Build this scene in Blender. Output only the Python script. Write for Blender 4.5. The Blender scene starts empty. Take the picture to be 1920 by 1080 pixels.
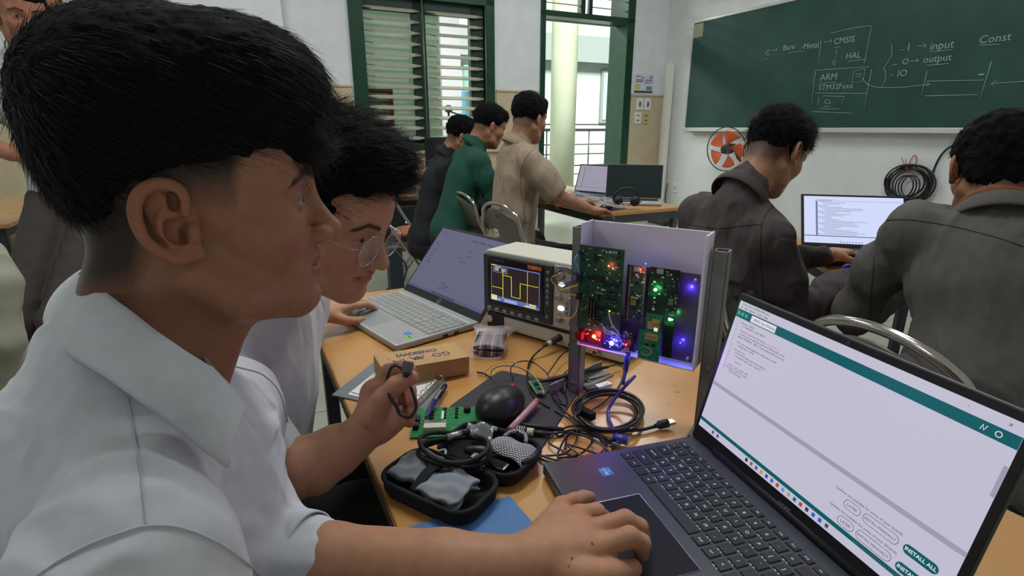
import bpy, math, random
import numpy as np
from mathutils import Vector, Matrix
random.seed(7); RNG = np.random.default_rng(11)
SC = bpy.context.scene
COL = SC.collection
# ------------------------------------------------------------------ camera
F = 1004.0; PITCH = 0.2915; CAMZ = 1.213
CP, SP = math.cos(PITCH), math.sin(PITCH)
cam_data = bpy.data.cameras.new('camera'); cam_data.sensor_width = 36.0
cam_data.lens = 36.0 * F / 1920.0; cam_data.clip_start = 0.02; cam_data.clip_end = 200
cam = bpy.data.objects.new('camera', cam_data); COL.objects.link(cam)
cam.location = (0, 0, CAMZ); cam.rotation_euler = (math.pi/2 - PITCH, 0, 0)
SC.camera = cam
# ------------------------------------------------------------------ exposure, world, lights
SC.view_settings.view_transform = 'Standard'; SC.view_settings.look = 'None'
SC.view_settings.exposure = 0.0; SC.view_settings.gamma = 1.0
SC.view_settings.use_curve_mapping = False
wld = bpy.data.worlds.new('overcast_daylight'); SC.world = wld; wld.use_nodes = True
bg = wld.node_tree.nodes['Background']; bg.inputs[0].default_value = (0.86, 0.94, 1.0, 1); bg.inputs[1].default_value = 0.20
E1 = Vector((0.899, 0.438, 0)); E2 = Vector((-0.438, 0.899, 0))     # window wall direction, direction out of the room
CORNER = Vector((1.987, 7.511, 0)); ROOM_H = 3.7; RZ = math.atan2(0.438, 0.899)
def room(s, t, z):
    """s along the window wall from the corner (negative = towards the left), t into the room (towards camera), z up"""
    return CORNER + E1*s - E2*t + Vector((0, 0, z))
def area(name, loc, rot, sx, sy, energy, col=(1, 1, 1), spread=180):
    l = bpy.data.lights.new(name, 'AREA'); l.shape = 'RECTANGLE'; l.size = sx; l.size_y = sy
    l.energy = energy; l.color = col; l.spread = math.radians(spread)
    o = bpy.data.objects.new(name, l); COL.objects.link(o); o.location = loc; o.rotation_euler = rot; return o
for s_, t_, e_ in ((-2.0, 1.8, 30), (-5.4, 1.9, 30), (-2.0, 4.2, 36), (-4.6, 4.3, 44), (-7.6, 4.4, 24)):
    area('ceiling_tube_lamp', room(s_, t_, 3.6), (0, 0, RZ), 1.25, 0.35, e_, (0.97, 1.0, 0.99))
area('shutter_fill_light', room(-3.2, -1.6, 3.3), (0, 0, RZ), 2.4, 0.4, 160, (0.93, 1.0, 0.95))  # unseen fill light added over the corridor to brighten the shutters from behind
sun = bpy.data.lights.new('hazy_sun', 'SUN'); sun.energy = 8.0; sun.angle = math.radians(20); sun.color = (0.93, 1.0, 0.95)
so = bpy.data.objects.new('hazy_sun', sun); COL.objects.link(so)
so.rotation_euler = Vector((E2.x*0.75+E1.x*0.25, E2.y*0.75+E1.y*0.25, -0.85)).to_track_quat('-Z', 'Y').to_euler()

def WD(px, py, d):
    x = (px-960)/F*d; y = (py-540)/F*d
    return Vector((x, d*CP - y*SP, CAMZ - y*CP - d*SP))
def WZ(px, py, Z=0.75):
    x = (px-960)/F; y = (py-540)/F
    t = (Z-CAMZ)/(-y*CP-SP)
    return Vector((x*t, t*(CP-y*SP), Z))
def WB(px, py, off=0.0):
    """point of the window wall plane (off = distance in front of it)"""
    d = WD(px, py, 1) - Vector((0, 0, CAMZ)); n = E2
    k = ((CORNER-E2*off).dot(n)) / d.dot(n)
    return d*k + Vector((0, 0, CAMZ))
def WR(px, py, off=0.0):
    """point of the blackboard wall plane"""
    d = WD(px, py, 1) - Vector((0, 0, CAMZ)); n = E1
    k = ((CORNER-E1*off).dot(n)) / d.dot(n)
    return d*k + Vector((0, 0, CAMZ))
# ------------------------------------------------------------------ materials
def lin(c):
    out = []
    for v in c[:3]:
        v = v/255.0; out.append(v/12.92 if v <= 0.04045 else ((v+0.055)/1.055)**2.4)
    return (*out, 1.0)
MATS = {}
def M(name, c=(128,128,128), rough=0.6, metal=0.0, var=0.0, vs=30.0, bump=0.0, bs=200.0, emit=None, es=0.0, alpha=1.0, trans=0.0, c2=None,
      sub=0.0, spec=0.5, coat=0.0, vcol=False, sheen=0.0, ior=1.45, det=3.0, glow=0.0):
    if name in MATS: return MATS[name]
    m = bpy.data.materials.new(name); m.use_nodes = True; nt = m.node_tree; N = nt.nodes; L = nt.links
    b = N['Principled BSDF']; b.inputs['Base Color'].default_value = lin(c); b.inputs['Roughness'].default_value = rough
    b.inputs['Metallic'].default_value = metal; b.inputs['Specular IOR Level'].default_value = spec; b.inputs['IOR'].default_value = ior
    b.inputs['Coat Weight'].default_value = coat; b.inputs['Transmission Weight'].default_value = trans; b.inputs['Alpha'].default_value = alpha
    b.inputs['Sheen Weight'].default_value = sheen; b.inputs['Coat Roughness'].default_value = .22 if coat > .5 else .05
    if sub:
        b.inputs['Subsurface Weight'].default_value = sub; b.inputs['Subsurface Radius'].default_value = (0.012, 0.005, 0.003); b.inputs['Subsurface Scale'].default_value = 0.6
    tc = N.new('ShaderNodeTexCoord')
    src = None
    if vcol:
        a = N.new('ShaderNodeAttribute'); a.attribute_name = 'Col'; src = a.outputs['Color']
    if var > 0 or c2 is not None:
        n = N.new('ShaderNodeTexNoise'); n.inputs['Scale'].default_value = vs; n.inputs['Detail'].default_value = det
        L.new(tc.outputs['Object'], n.inputs['Vector'])
        mx = N.new('ShaderNodeMix'); mx.data_type = 'RGBA'
        if vcol:
            mx.blend_type = 'MULTIPLY'; mx.inputs[0].default_value = 1
            rmp = N.new('ShaderNodeMapRange'); rmp.inputs[1].default_value = .3; rmp.inputs[2].default_value = .7
            rmp.inputs[3].default_value = 1-var; rmp.inputs[4].default_value = 1+var
            L.new(n.outputs['Fac'], rmp.inputs[0]); L.new(src, mx.inputs[6]); L.new(rmp.outputs[0], mx.inputs[7])
        else:
            if c2 is None: c2 = tuple(max(0, v*(1-var)) for v in c)
            rmp = N.new('ShaderNodeMapRange'); rmp.inputs[1].default_value = .35; rmp.inputs[2].default_value = .65
            L.new(n.outputs['Fac'], rmp.inputs[0]); L.new(rmp.outputs[0], mx.inputs[0])
            mx.inputs[6].default_value = lin(c); mx.inputs[7].default_value = lin(c2)
        src = mx.outputs[2]
    if src is not None: L.new(src, b.inputs['Base Color'])
    if bump > 0:
        n2 = N.new('ShaderNodeTexNoise'); n2.inputs['Scale'].default_value = bs; n2.inputs['Detail'].default_value = 4
        L.new(tc.outputs['Object'], n2.inputs['Vector'])
        bp = N.new('ShaderNodeBump'); bp.inputs['Strength'].default_value = bump; bp.inputs['Distance'].default_value = 0.002
        L.new(n2.outputs['Fac'], bp.inputs['Height']); L.new(bp.outputs[0], b.inputs['Normal'])
    if glow:
        tl = N.new('ShaderNodeBsdfTranslucent'); tl.inputs[0].default_value = lin(c); ms = N.new('ShaderNodeMixShader'); ms.inputs[0].default_value = glow
        L.new(b.outputs[0], ms.inputs[1]); L.new(tl.outputs[0], ms.inputs[2]); L.new(ms.outputs[0], N['Material Output'].inputs[0])
    if emit is not None:
        b.inputs['Emission Color'].default_value = lin(emit); b.inputs['Emission Strength'].default_value = es
    MATS[name] = m; return m
# ------------------------------------------------------------------ meshes
class MB:
    def __init__(s): s.v = []; s.f = []; s.m = []; s.sm = []
    def add(s, vs, fs, mi=0, smooth=False):
        o = len(s.v); s.v += [tuple(v) for v in vs]
        for f in fs: s.f.append(tuple(i+o for i in f)); s.m.append(mi); s.sm.append(smooth)
        return s
    def box(s, c, d, R=None, mi=0):
        c = Vector(c); h = [x/2 for x in d]; vs = []
        for sx in (-1, 1):
            for sy in (-1, 1):
                for sz in (-1, 1):
                    p = Vector((sx*h[0], sy*h[1], sz*h[2]))
                    if R is not None: p = R @ p
                    vs.append(c+p)
        return s.add(vs, [(0,1,3,2),(4,6,7,5),(0,4,5,1),(2,3,7,6),(0,2,6,4),(1,5,7,3)], mi)
    def b2(s, lo, hi, mi=0):
        return s.box([(a+b)/2 for a, b in zip(lo, hi)], [abs(b-a) for a, b in zip(lo, hi)], None, mi)
    def bar(s, a, b, w, h, mi=0, up=(0,0,1)):
        a = Vector(a); b = Vector(b); d = b-a; L = d.length; d.normalize(); up = Vector(up)
        if abs(d.dot(up)) > .99: up = Vector((1,0,0))
        y = up.cross(d).normalized(); z = d.cross(y)
        R = Matrix((d, y, z)).transposed()
        return s.box((a+b)/2, (L, w, h), R, mi)
    def tube(s, pts, r, n=8, mi=0, closed=False, cap=True):
        P = [Vector(p) for p in pts]; k = len(P)
        rr = r if isinstance(r, (list, tuple)) else [r]*k
        vs = []; prev = None
        for i in range(k):
            if closed: d = P[(i+1) % k]-P[i-1]
            else: d = P[min(i+1, k-1)]-P[max(i-1, 0)]
            if d.length < 1e-9: d = Vector((0,0,1))
            d.normalize()
            if prev is None:
                u = Vector((0,0,1)) if abs(d.z) < .9 else Vector((1,0,0))
                u = (u - d*u.dot(d)).normalized()
            else:
                u = prev - d*prev.dot(d)
                u = u.normalized() if u.length > 1e-6 else d.orthogonal().normalized()
            prev = u; w = d.cross(u)
            for j in range(n):
                a = 2*math.pi*j/n; vs.append(P[i] + (u*math.cos(a)+w*math.sin(a))*rr[i])
        fs = []
        for i in range(k if closed else k-1):
            for j in range(n):
                a = i*n+j; b = i*n+(j+1) % n; c = ((i+1) % k)*n+(j+1) % n; d2 = ((i+1) % k)*n+j
                fs.append((a, b, c, d2))
        s.add(vs, fs, mi, True)
        if cap and not closed:
            o = len(s.v)-len(vs)
            s.f.append(tuple(o+j for j in reversed(range(n)))); s.m.append(mi); s.sm.append(False)
            s.f.append(tuple(o+(k-1)*n+j for j in range(n))); s.m.append(mi); s.sm.append(False)
        return s
    def cyl(s, a, b, r, r2=None, n=20, mi=0): return s.tube([a, b], [r, r if r2 is None else r2], n, mi)
    def ell(s, c, r, n=16, mi=0, R=None):
        c = Vector(c); vs = []; fs = []; m2 = n//2
        for i in range(m2+1):
            t = math.pi*i/m2
            for j in range(n):
                a = 2*math.pi*j/n
                p = Vector((r[0]*math.sin(t)*math.cos(a), r[1]*math.sin(t)*math.sin(a), r[2]*math.cos(t)))
                if R is not None: p = R @ p
                vs.append(c+p)
        for i in range(m2):
            for j in range(n): fs.append((i*n+j, (i+1)*n+j, (i+1)*n+(j+1) % n, i*n+(j+1) % n))
        return s.add(vs, fs, mi, True)
    def prism(s, poly, z0, z1, mi=0, fr=None, smooth=False):
        """poly in local xy, extruded z0..z1; fr = (origin, X, Y, Z)"""
        k = len(poly); o, X, Y, Z = fr if fr else (Vector((0,0,0)), Vector((1,0,0)), Vector((0,1,0)), Vector((0,0,1)))
        vs = [o+X*p[0]+Y*p[1]+Z*z0 for p in poly]+[o+X*p[0]+Y*p[1]+Z*z1 for p in poly]
        s.add(vs, [tuple(reversed(range(k))), tuple(range(k, 2*k))], mi)
        o2 = len(s.v)-2*k
        for i in range(k):
            s.f.append((o2+i, o2+(i+1) % k, o2+k+(i+1) % k, o2+k+i)); s.m.append(mi); s.sm.append(smooth)
        return s
    def grid(s, fn, nu, nv, mi=0, thick=None):
        """surface fn(u,v)->Vector, optional thickness along normals"""
        P = [[Vector(fn(i/nu, j/nv)) for j in range(nv+1)] for i in range(nu+1)]
        vs = [p for r in P for p in r]; w = nv+1
        fs = [(i*w+j, (i+1)*w+j, (i+1)*w+j+1, i*w+j+1) for i in range(nu) for j in range(nv)]
        if thick is None: return s.add(vs, fs, mi, True)
        ns = []
        for i in range(nu+1):
            for j in range(nv+1):
                a = P[min(i+1,nu)][j]-P[max(i-1,0)][j]; b = P[i][min(j+1,nv)]-P[i][max(j-1,0)]
                n = a.cross(b); n = n.normalized() if n.length > 1e-12 else Vector((0,0,1)); ns.append(n)
        n0 = len(vs); vs2 = [v-n*thick for v, n in zip(vs, ns)]
        fs2 = [tuple(reversed([k+n0 for k in f])) for f in fs]
        rim = [i*w for i in range(nu+1)] + [nu*w+j for j in range(1, nv+1)] + [i*w+nv for i in range(nu-1, -1, -1)] + [j for j in range(nv-1, 0, -1)]
        fr = [(rim[i], rim[i]+n0, rim[(i+1) % len(rim)]+n0, rim[(i+1) % len(rim)]) for i in range(len(rim))]
        return s.add(vs+vs2, fs+fs2+fr, mi, True)
    def build(s, name, mat, parent=None, bevel=0, world=False, seg=2, **props):
        me = bpy.data.meshes.new(name); vs = s.v
        if parent is not None and world:
            mi = parent.matrix_basis.inverted()
            if parent.parent is not None: mi = mi @ parent.parent.matrix_basis.inverted()
            vs = [mi @ Vector(v) for v in vs]
        me.from_pydata([tuple(v) for v in vs], [], s.f)
        for m in (mat if isinstance(mat, (list, tuple)) else [mat]): me.materials.append(m)
        me.polygons.foreach_set('material_index', s.m); me.polygons.foreach_set('use_smooth', s.sm)
        me.update()
        o = bpy.data.objects.new(name, me); COL.objects.link(o)
        if parent is not None: o.parent = parent
        if bevel:
            b = o.modifiers.new('edge', 'BEVEL'); b.width = bevel; b.segments = seg; b.limit_method = 'ANGLE'; b.angle_limit = math.radians(40)
        for k, v in props.items(): o[k] = v
        return o
def thing(name, label, cat, loc=(0,0,0), rz=0.0, group=None, rot=None):
    o = bpy.data.objects.new(name, None); COL.objects.link(o); o.empty_display_size = .05
    o.location = loc; o.rotation_euler = rot if rot is not None else (0, 0, rz)
    o['label'] = label; o['category'] = cat
    if group: o['group'] = group
    bpy.context.view_layer.update(); return o
def tag(o, label, cat, group=None):
    o['label'] = label; o['category'] = cat
    if group: o['group'] = group
    return o
def struct(o): o['kind'] = 'structure'; return o
def dup(root, loc=None, rz=None, label=None, group=None, rot=None):
    r = root.copy(); COL.objects.link(r)
    if loc is not None: r.location = loc
    if rz is not None: r.rotation_euler = (0, 0, rz)
    if rot is not None: r.rotation_euler = rot
    if label: r['label'] = label
    if group: r['group'] = group
    for ch in list(root.children):
        c = ch.copy(); COL.objects.link(c); c.parent = r
        for g in list(ch.children):
            d = g.copy(); COL.objects.link(d); d.parent = c
    return r
def wire(pts, n=8, closed=False):
    """Catmull-Rom through pts"""
    P = [Vector(p) for p in pts]; out = []; k = len(P)
    for i in range(k if closed else k-1):
        if closed: p0, p1, p2, p3 = P[i-1], P[i], P[(i+1) % k], P[(i+2) % k]
        else: p0, p1, p2, p3 = P[max(i-1,0)], P[i], P[i+1], P[min(i+2,k-1)]
        for j in range(n):
            t = j/n
            out.append(0.5*((2*p1)+(p2-p0)*t+(2*p0-5*p1+4*p2-p3)*t*t+(3*p1-p0-3*p2+p3)*t*t*t))
    if not closed: out.append(P[-1])
    return out
def text(body, size, name, mat, parent, loc, R, extrude=0.0002, align='CENTER', mirror=False, bold=False):
    """lettering converted to a mesh; R: 3x3 with columns right, up, normal"""
    cu = bpy.data.curves.new(name, 'FONT'); cu.body = body; cu.size = size; cu.extrude = extrude; cu.align_x = align; cu.align_y = 'CENTER'
    if bold: cu.offset = size*0.02
    o = bpy.data.objects.new(name, cu); COL.objects.link(o)
    dg = bpy.context.evaluated_depsgraph_get(); me = bpy.data.meshes.new_from_object(o.evaluated_get(dg))
    bpy.data.objects.remove(o); bpy.data.curves.remove(cu)
    me.materials.clear(); me.materials.append(mat)
    o = bpy.data.objects.new(name, me); COL.objects.link(o)
    o.matrix_basis = Matrix.Translation(Vector(loc)) @ R.to_4x4()
    if parent is not None: o.parent = parent
    return o
def text_into(mb, body, size, loc, R, mi=0, extrude=0.0001, align='CENTER', bold=0.0):
    cu = bpy.data.curves.new('lettering', 'FONT'); cu.body = body; cu.size = size; cu.extrude = extrude; cu.align_x = align; cu.align_y = 'CENTER'
    cu.resolution_u = 2
    if bold: cu.offset = size*bold
    o = bpy.data.objects.new('lettering', cu); COL.objects.link(o)
    dg = bpy.context.evaluated_depsgraph_get(); me = o.evaluated_get(dg).to_mesh()
    T = Matrix.Translation(Vector(loc)) @ R.to_4x4()
    mb.add([T @ v.co for v in me.vertices], [tuple(p.vertices) for p in me.polygons], mi)
    o.evaluated_get(dg).to_mesh_clear(); bpy.data.objects.remove(o); bpy.data.curves.remove(cu)
def basis(x, y, z): return Matrix((Vector(x), Vector(y), Vector(z))).transposed()
# ------------------------------------------------------------------ distance-field bodies
def _noise_tab(seed): return np.random.default_rng(seed).random((32, 32, 32))*2-1
_NT = _noise_tab(3)
def noise3(p, scale):
    q = p*scale; i = np.floor(q).astype(int); f = q-i; f = f*f*(3-2*f); r = 0
    for a in (0, 1):
        wa = f[:, 0] if a else 1-f[:, 0]
        for b in (0, 1):
            wb = f[:, 1] if b else 1-f[:, 1]
            for c in (0, 1):
                wc = f[:, 2] if c else 1-f[:, 2]
                r = r + wa*wb*wc*_NT[(i[:, 0]+a) & 31, (i[:, 1]+b) & 31, (i[:, 2]+c) & 31]
    return r
class SDF:
    def __init__(s, h): s.h = h; s.pr = []; s.T = None
    def pt(s, p):
        p = np.array(p, float)
        return p if s.T is None else s.T[0] @ p + s.T[1]
    def frame(s, R=None, t=None): s.T = None if R is None else (np.array(R, float), np.array(t, float)); return s
    def ell(s, c, r, k=.01, op='u', R=None):
        Rl = np.eye(3) if R is None else np.array(R, float)
        if s.T is not None: Rl = s.T[0] @ Rl
        s.pr.append(('e', s.pt(c), np.array(r, float)*np.ones(3), Rl, k, op)); return s
    def cone(s, a, b, ra, rb=None, k=.01, op='u', flat=None):
        """flat=(axis vector, factor): thickness squeezed along axis"""
        fl = None
        if flat is not None:
            ax = np.array(flat[0], float)
            if s.T is not None: ax = s.T[0] @ ax
            fl = (ax/np.linalg.norm(ax), flat[1])
        s.pr.append(('c', s.pt(a), s.pt(b), ra, ra if rb is None else rb, k, op, fl)); return s
    def chain(s, pts, rs, k=.01, op='u', flat=None):
        for i in range(len(pts)-1): s.cone(pts[i], pts[i+1], rs[i], rs[i+1], k, op, flat)
        return s
    def mesh(s):
        h = s.h; lo = np.full(3, 1e9); hi = -lo; bb = []
        for p in s.pr:
            if p[0] == 'e':
                ext = np.sqrt(((p[3]*p[2])**2).sum(1)); a, b = p[1]-ext, p[1]+ext
            else:
                r = max(p[3], p[4]); a = np.minimum(p[1], p[2])-r; b = np.maximum(p[1], p[2])+r
            bb.append((a, b))
            if p[5 if p[0] == 'e' else 6] == 'u': lo = np.minimum(lo, a); hi = np.maximum(hi, b)
        lo -= 5*h; hi += 5*h; n = np.ceil((hi-lo)/h).astype(int)+1
        ax = [lo[i]+h*np.arange(n[i]) for i in range(3)]
        D = np.full(tuple(n), 0.5, np.float32)
        for p, (a, b) in zip(s.pr, bb):
            k = p[4] if p[0] == 'e' else p[5]; op = p[5] if p[0] == 'e' else p[6]; mg = k+3*h
            i0 = np.clip(((a-mg-lo)/h).astype(int), 0, n); i1 = np.clip(((b+mg-lo)/h).astype(int)+2, 0, n)
            if np.any(i1 <= i0): continue
            sl = tuple(slice(i0[j], i1[j]) for j in range(3))
            X = ax[0][sl[0]].astype(np.float32)[:, None, None]; Y = ax[1][sl[1]].astype(np.float32)[None, :, None]; Z = ax[2][sl[2]].astype(np.float32)[None, None, :]
            if p[0] == 'e':
                c, r, R = p[1], p[2], p[3]; dx, dy, dz = X-np.float32(c[0]), Y-np.float32(c[1]), Z-np.float32(c[2])
                q = [dx*np.float32(R[0, j])+dy*np.float32(R[1, j])+dz*np.float32(R[2, j]) for j in range(3)]
                k0 = sum((q[j]/np.float32(r[j]))**2 for j in range(3)); k0 = np.sqrt(k0)
                k1 = np.sqrt(sum((q[j]/np.float32(r[j]**2))**2 for j in range(3)))+1e-9
                d = k0*(k0-1)/k1
            else:
                A, B, ra, rb, fl = p[1], p[2], p[3], p[4], p[7]
                dx, dy, dz = X-np.float32(A[0]), Y-np.float32(A[1]), Z-np.float32(A[2]); ba = B-A; l2 = float(ba@ba)+1e-12
                t = np.clip((dx*np.float32(ba[0])+dy*np.float32(ba[1])+dz*np.float32(ba[2]))/np.float32(l2), 0, 1)
                ex, ey, ez = dx-t*np.float32(ba[0]), dy-t*np.float32(ba[1]), dz-t*np.float32(ba[2])
                q2 = ex*ex+ey*ey+ez*ez
                if fl is not None:
                    e = ex*np.float32(fl[0][0])+ey*np.float32(fl[0][1])+ez*np.float32(fl[0][2]); q2 = q2+e*e*np.float32(1/fl[1]**2-1)
                    rr = np.float32(ra)+t*np.float32(rb-ra); d = (np.sqrt(q2)-rr)*np.float32(min(1, fl[1]*1.3))
                else:
                    d = np.sqrt(q2)-(np.float32(ra)+t*np.float32(rb-ra))
            g = D[sl]
            if op == 'u':
                if k > 0:
                    e = np.maximum(k-np.abs(g-d), 0)/np.float32(k); D[sl] = np.minimum(g, d)-e*e*np.float32(k*.25)
                else: D[sl] = np.minimum(g, d)
            else:
                d = -d
                if k > 0:
                    e = np.maximum(k-np.abs(g-d), 0)/np.float32(k); D[sl] = np.maximum(g, d)+e*e*np.float32(k*.25)
                else: D[sl] = np.maximum(g, d)
        return nets(D, lo, h)
def nets(D, lo, h):
    S = D < 0
    c = [D[a:D.shape[0]-1+a, b:D.shape[1]-1+b, e:D.shape[2]-1+e] for a in (0,1) for b in (0,1) for e in (0,1)]
    cnt = np.zeros(c[0].shape, np.int8)
    for x in c: cnt += (x < 0)
    act = (cnt > 0) & (cnt < 8); idx = -np.ones(act.shape, np.int32); I = np.argwhere(act); idx[act] = np.arange(len(I))
    V = np.stack([x[act] for x in c], 1).astype(float); cr = np.array([(a, b, e) for a in (0,1) for b in (0,1) for e in (0,1)], float)
    acc = np.zeros((len(I), 3)); w = np.zeros(len(I))
    for a in range(8):
        for b in range(a+1, 8):
            if bin(a ^ b).count('1') != 1: continue
            m = (V[:, a] < 0) != (V[:, b] < 0); t = V[m, a]/(V[m, a]-V[m, b])
            acc[m] += cr[a]+t[:, None]*(cr[b]-cr[a]); w[m] += 1
    P = lo + h*(I+acc/w[:, None]); quads = []
    for axis in range(3):
        s0 = [slice(1, -1)]*3; s1 = [slice(1, -1)]*3; s0[axis] = slice(0, -1); s1[axis] = slice(1, None)
        A, B = S[tuple(s0)], S[tuple(s1)]; ch = A != B; E = np.argwhere(ch)
        if len(E) == 0: continue
        off = np.array([1, 1, 1]); off[axis] = 0; E = E+off; u, v = [(1,2),(2,0),(0,1)][axis]
        du = np.zeros(3, int); du[u] = 1; dv = np.zeros(3, int); dv[v] = 1
        q = [idx[tuple(e.T)] for e in (E-du-dv, E-dv, E, E-du)]; q = np.stack(q, 1); fl = ~A[ch]; q[fl] = q[fl][:, ::-1]
        quads.append(q)
    return P, np.concatenate(quads)
def vnorm(P, Q):
    a = P[Q[:, 2]]-P[Q[:, 0]]; b = P[Q[:, 3]]-P[Q[:, 1]]; n = np.cross(a, b); N = np.zeros_like(P)
    for j in range(4):
        for c in range(3): N[:, c] += np.bincount(Q[:, j], n[:, c], len(P))
    return N/(np.linalg.norm(N, axis=1)[:, None]+1e-12)
def relax(P, Q, it=2, lam=.5):
    for _ in range(it):
        acc = np.zeros_like(P); w = np.bincount(Q.ravel(), minlength=len(P)).astype(float)*2
        for j in range(4):
            for nb in (Q[:, (j+1) % 4], Q[:, (j-1) % 4]):
                for c in range(3): acc[:, c] += np.bincount(Q[:, j], P[nb][:, c], len(P))
        P = P + lam*(acc/w[:, None]-P)
    return P
def npmesh(name, P, Q, mat, parent=None, cols=None, mats=None, mi=None, smooth=True, **props):
    """P: world coordinates"""
    if parent is not None:
        mi4 = np.array(parent.matrix_basis.inverted())
        if parent.parent is not None: mi4 = mi4 @ np.array(parent.parent.matrix_basis.inverted())
        P = P @ mi4[:3, :3].T + mi4[:3, 3]
    me = bpy.data.meshes.new(name); k = Q.shape[1]
    me.vertices.add(len(P)); me.vertices.foreach_set('co', P.astype(np.float32).ravel())
    me.loops.add(Q.size); me.loops.foreach_set('vertex_index', Q.astype(np.int32).ravel())
    me.polygons.add(len(Q)); me.polygons.foreach_set('loop_start', np.arange(0, Q.size, k, dtype=np.int32))
    me.polygons.foreach_set('loop_total', np.full(len(Q), k, np.int32))
    me.polygons.foreach_set('use_smooth', np.full(len(Q), smooth))
    for m in (mats or [mat]): me.materials.append(m)
    if mi is not None: me.polygons.foreach_set('material_index', mi.astype(np.int32))
    me.update(calc_edges=True)
    if cols is not None:
        a = me.color_attributes.new('Col', 'FLOAT_COLOR', 'POINT'); c4 = np.ones((len(P), 4), np.float32); c4[:, :3] = cols; a.data.foreach_set('color', c4.ravel())
    o = bpy.data.objects.new(name, me); COL.objects.link(o)
    if parent is not None: o.parent = parent
    for k2, v in props.items(): o[k2] = v
    return o
def srgb(c): return np.array(lin(c)[:3])
def strands(name, roots, dirs, length, rad, mat, parent, droop=0.3, seg=5, curl=0.3, seed=1):
    """many thin tapering tubes: roots Nx3, dirs Nx3 (world)"""
    r = np.random.default_rng(seed); n = len(roots); L = length*(.6+.8*r.random(n))
    p = roots.copy(); d = dirs/np.linalg.norm(dirs, axis=1)[:, None]; pts = [p.copy()]
    for i in range(seg):
        d = d + r.normal(0, curl/seg, (n, 3)); d[:, 2] -= droop/seg; d /= np.linalg.norm(d, axis=1)[:, None]
        p = p + d*(L/seg)[:, None]; pts.append(p.copy())
    pts = np.stack(pts, 1); t = pts[:, -1]-pts[:, 0]; t /= np.linalg.norm(t, axis=1)[:, None]
    u = np.cross(t, r.normal(size=(n, 3))); u /= np.linalg.norm(u, axis=1)[:, None]; w = np.cross(t, u)
    V = []
    for i in range(seg+1):
        rr = rad*(1-.8*i/seg)
        for a in range(3):
            an = 2*math.pi*a/3; V.append(pts[:, i]+(u*math.cos(an)+w*math.sin(an))*rr)
    V = np.stack(V, 1); base = (np.arange(n)*(seg+1)*3)[:, None]; Qs = []
    for i in range(seg):
        for a in range(3):
            b = (a+1) % 3; Qs.append(base+np.array([i*3+a, i*3+b, (i+1)*3+b, (i+1)*3+a]))
    return V.reshape(-1, 3), np.concatenate(Qs)
# ================================================================== the setting
m_wall = M('white_wall_paint', (224,228,230), .85, var=.03, vs=6, bump=.06, bs=300)
m_wall_r = M('white_board_wall_paint', (216,217,216), .85, var=.03, vs=5, bump=.06, bs=300)
m_tilew = M('cream_wainscot_tile', (208,192,160), .35, var=.06, vs=4)
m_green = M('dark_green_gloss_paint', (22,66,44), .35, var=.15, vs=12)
m_greend = M('dark_green_with_shade', (14,46,32), .45)  # black-green for inner frames, with the frame's shade put into the colour
m_slat = M('louvre_slat_edge', (170,170,150), .35)
m_shut = M('pale_green_panel', (200,214,202), .55, var=.06, vs=8, glow=.3)
m_white = M('white_enamel', (226,228,226), .5)
def brickmat(name, c1, c2, mortar, w, h, ms=.004, rough=.4, sc=1.0, off=0.0):
    m = bpy.data.materials.new(name); m.use_nodes = True; nt = m.node_tree; b = nt.nodes['Principled BSDF']
    t = nt.nodes.new('ShaderNodeTexBrick'); tc = nt.nodes.new('ShaderNodeTexCoord'); nt.links.new(tc.outputs['Object'], t.inputs['Vector'])
    t.inputs['Scale'].default_value = sc; t.inputs['Brick Width'].default_value = w; t.inputs['Row Height'].default_value = h
    t.inputs['Mortar Size'].default_value = ms; t.offset = off; t.inputs['Color1'].default_value = lin(c1); t.inputs['Color2'].default_value = lin(c2)
    t.inputs['Mortar'].default_value = lin(mortar); nt.links.new(t.outputs['Color'], b.inputs['Base Color']); b.inputs['Roughness'].default_value = rough
    MATS[name] = m; return m
m_floor = brickmat('grey_floor_tile', (150,150,138), (156,155,144), (92,92,84), .4, .4, .004, .28)
m_corr = M('corridor_floor', (180,182,170), .5, var=.05, vs=3)
def wobj(name, mb, mat, kind='structure', **k):
    o = mb.build(name, mat, None, **k); o.location = CORNER; o.rotation_euler = (0, 0, RZ)
    if kind: o['kind'] = kind
    return o
# floor, ceiling
fl = MB(); fl.b2((-9.5, -10.5, -.1), (.15, .2, 0)); wobj('floor', fl, m_floor)
ce = MB(); ce.b2((-9.5, -10.5, ROOM_H), (.15, .2, ROOM_H+.15)); wobj('ceiling', ce, M('white_ceiling_paint', (220,222,224), .9))
# window wall with its two openings (local x = s, y = outwards, z)
WS0, WS1, WZ0, WZ1 = -3.99, -2.434, .973, 2.56
DS0, DS1, DZ1 = -1.85, -.537, 2.95
ww = MB()
WT = .2
def slab(s0, s1, z0, z1): ww.b2((s0, 0, z0), (s1, WT, z1))
slab(-9.5, WS0, 0, ROOM_H); slab(WS1, DS0, 0, ROOM_H); slab(DS1, .15, 0, ROOM_H)
slab(WS0, WS1, 0, WZ0); slab(WS0, WS1, WZ1, ROOM_H); slab(DS0, DS1, DZ1, ROOM_H)
wobj('wall_window', ww, m_wall)
wb = MB(); wb.b2((0, -10.5, 0), (.15, 0, ROOM_H)); wobj('wall_board', wb, m_wall_r)
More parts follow.
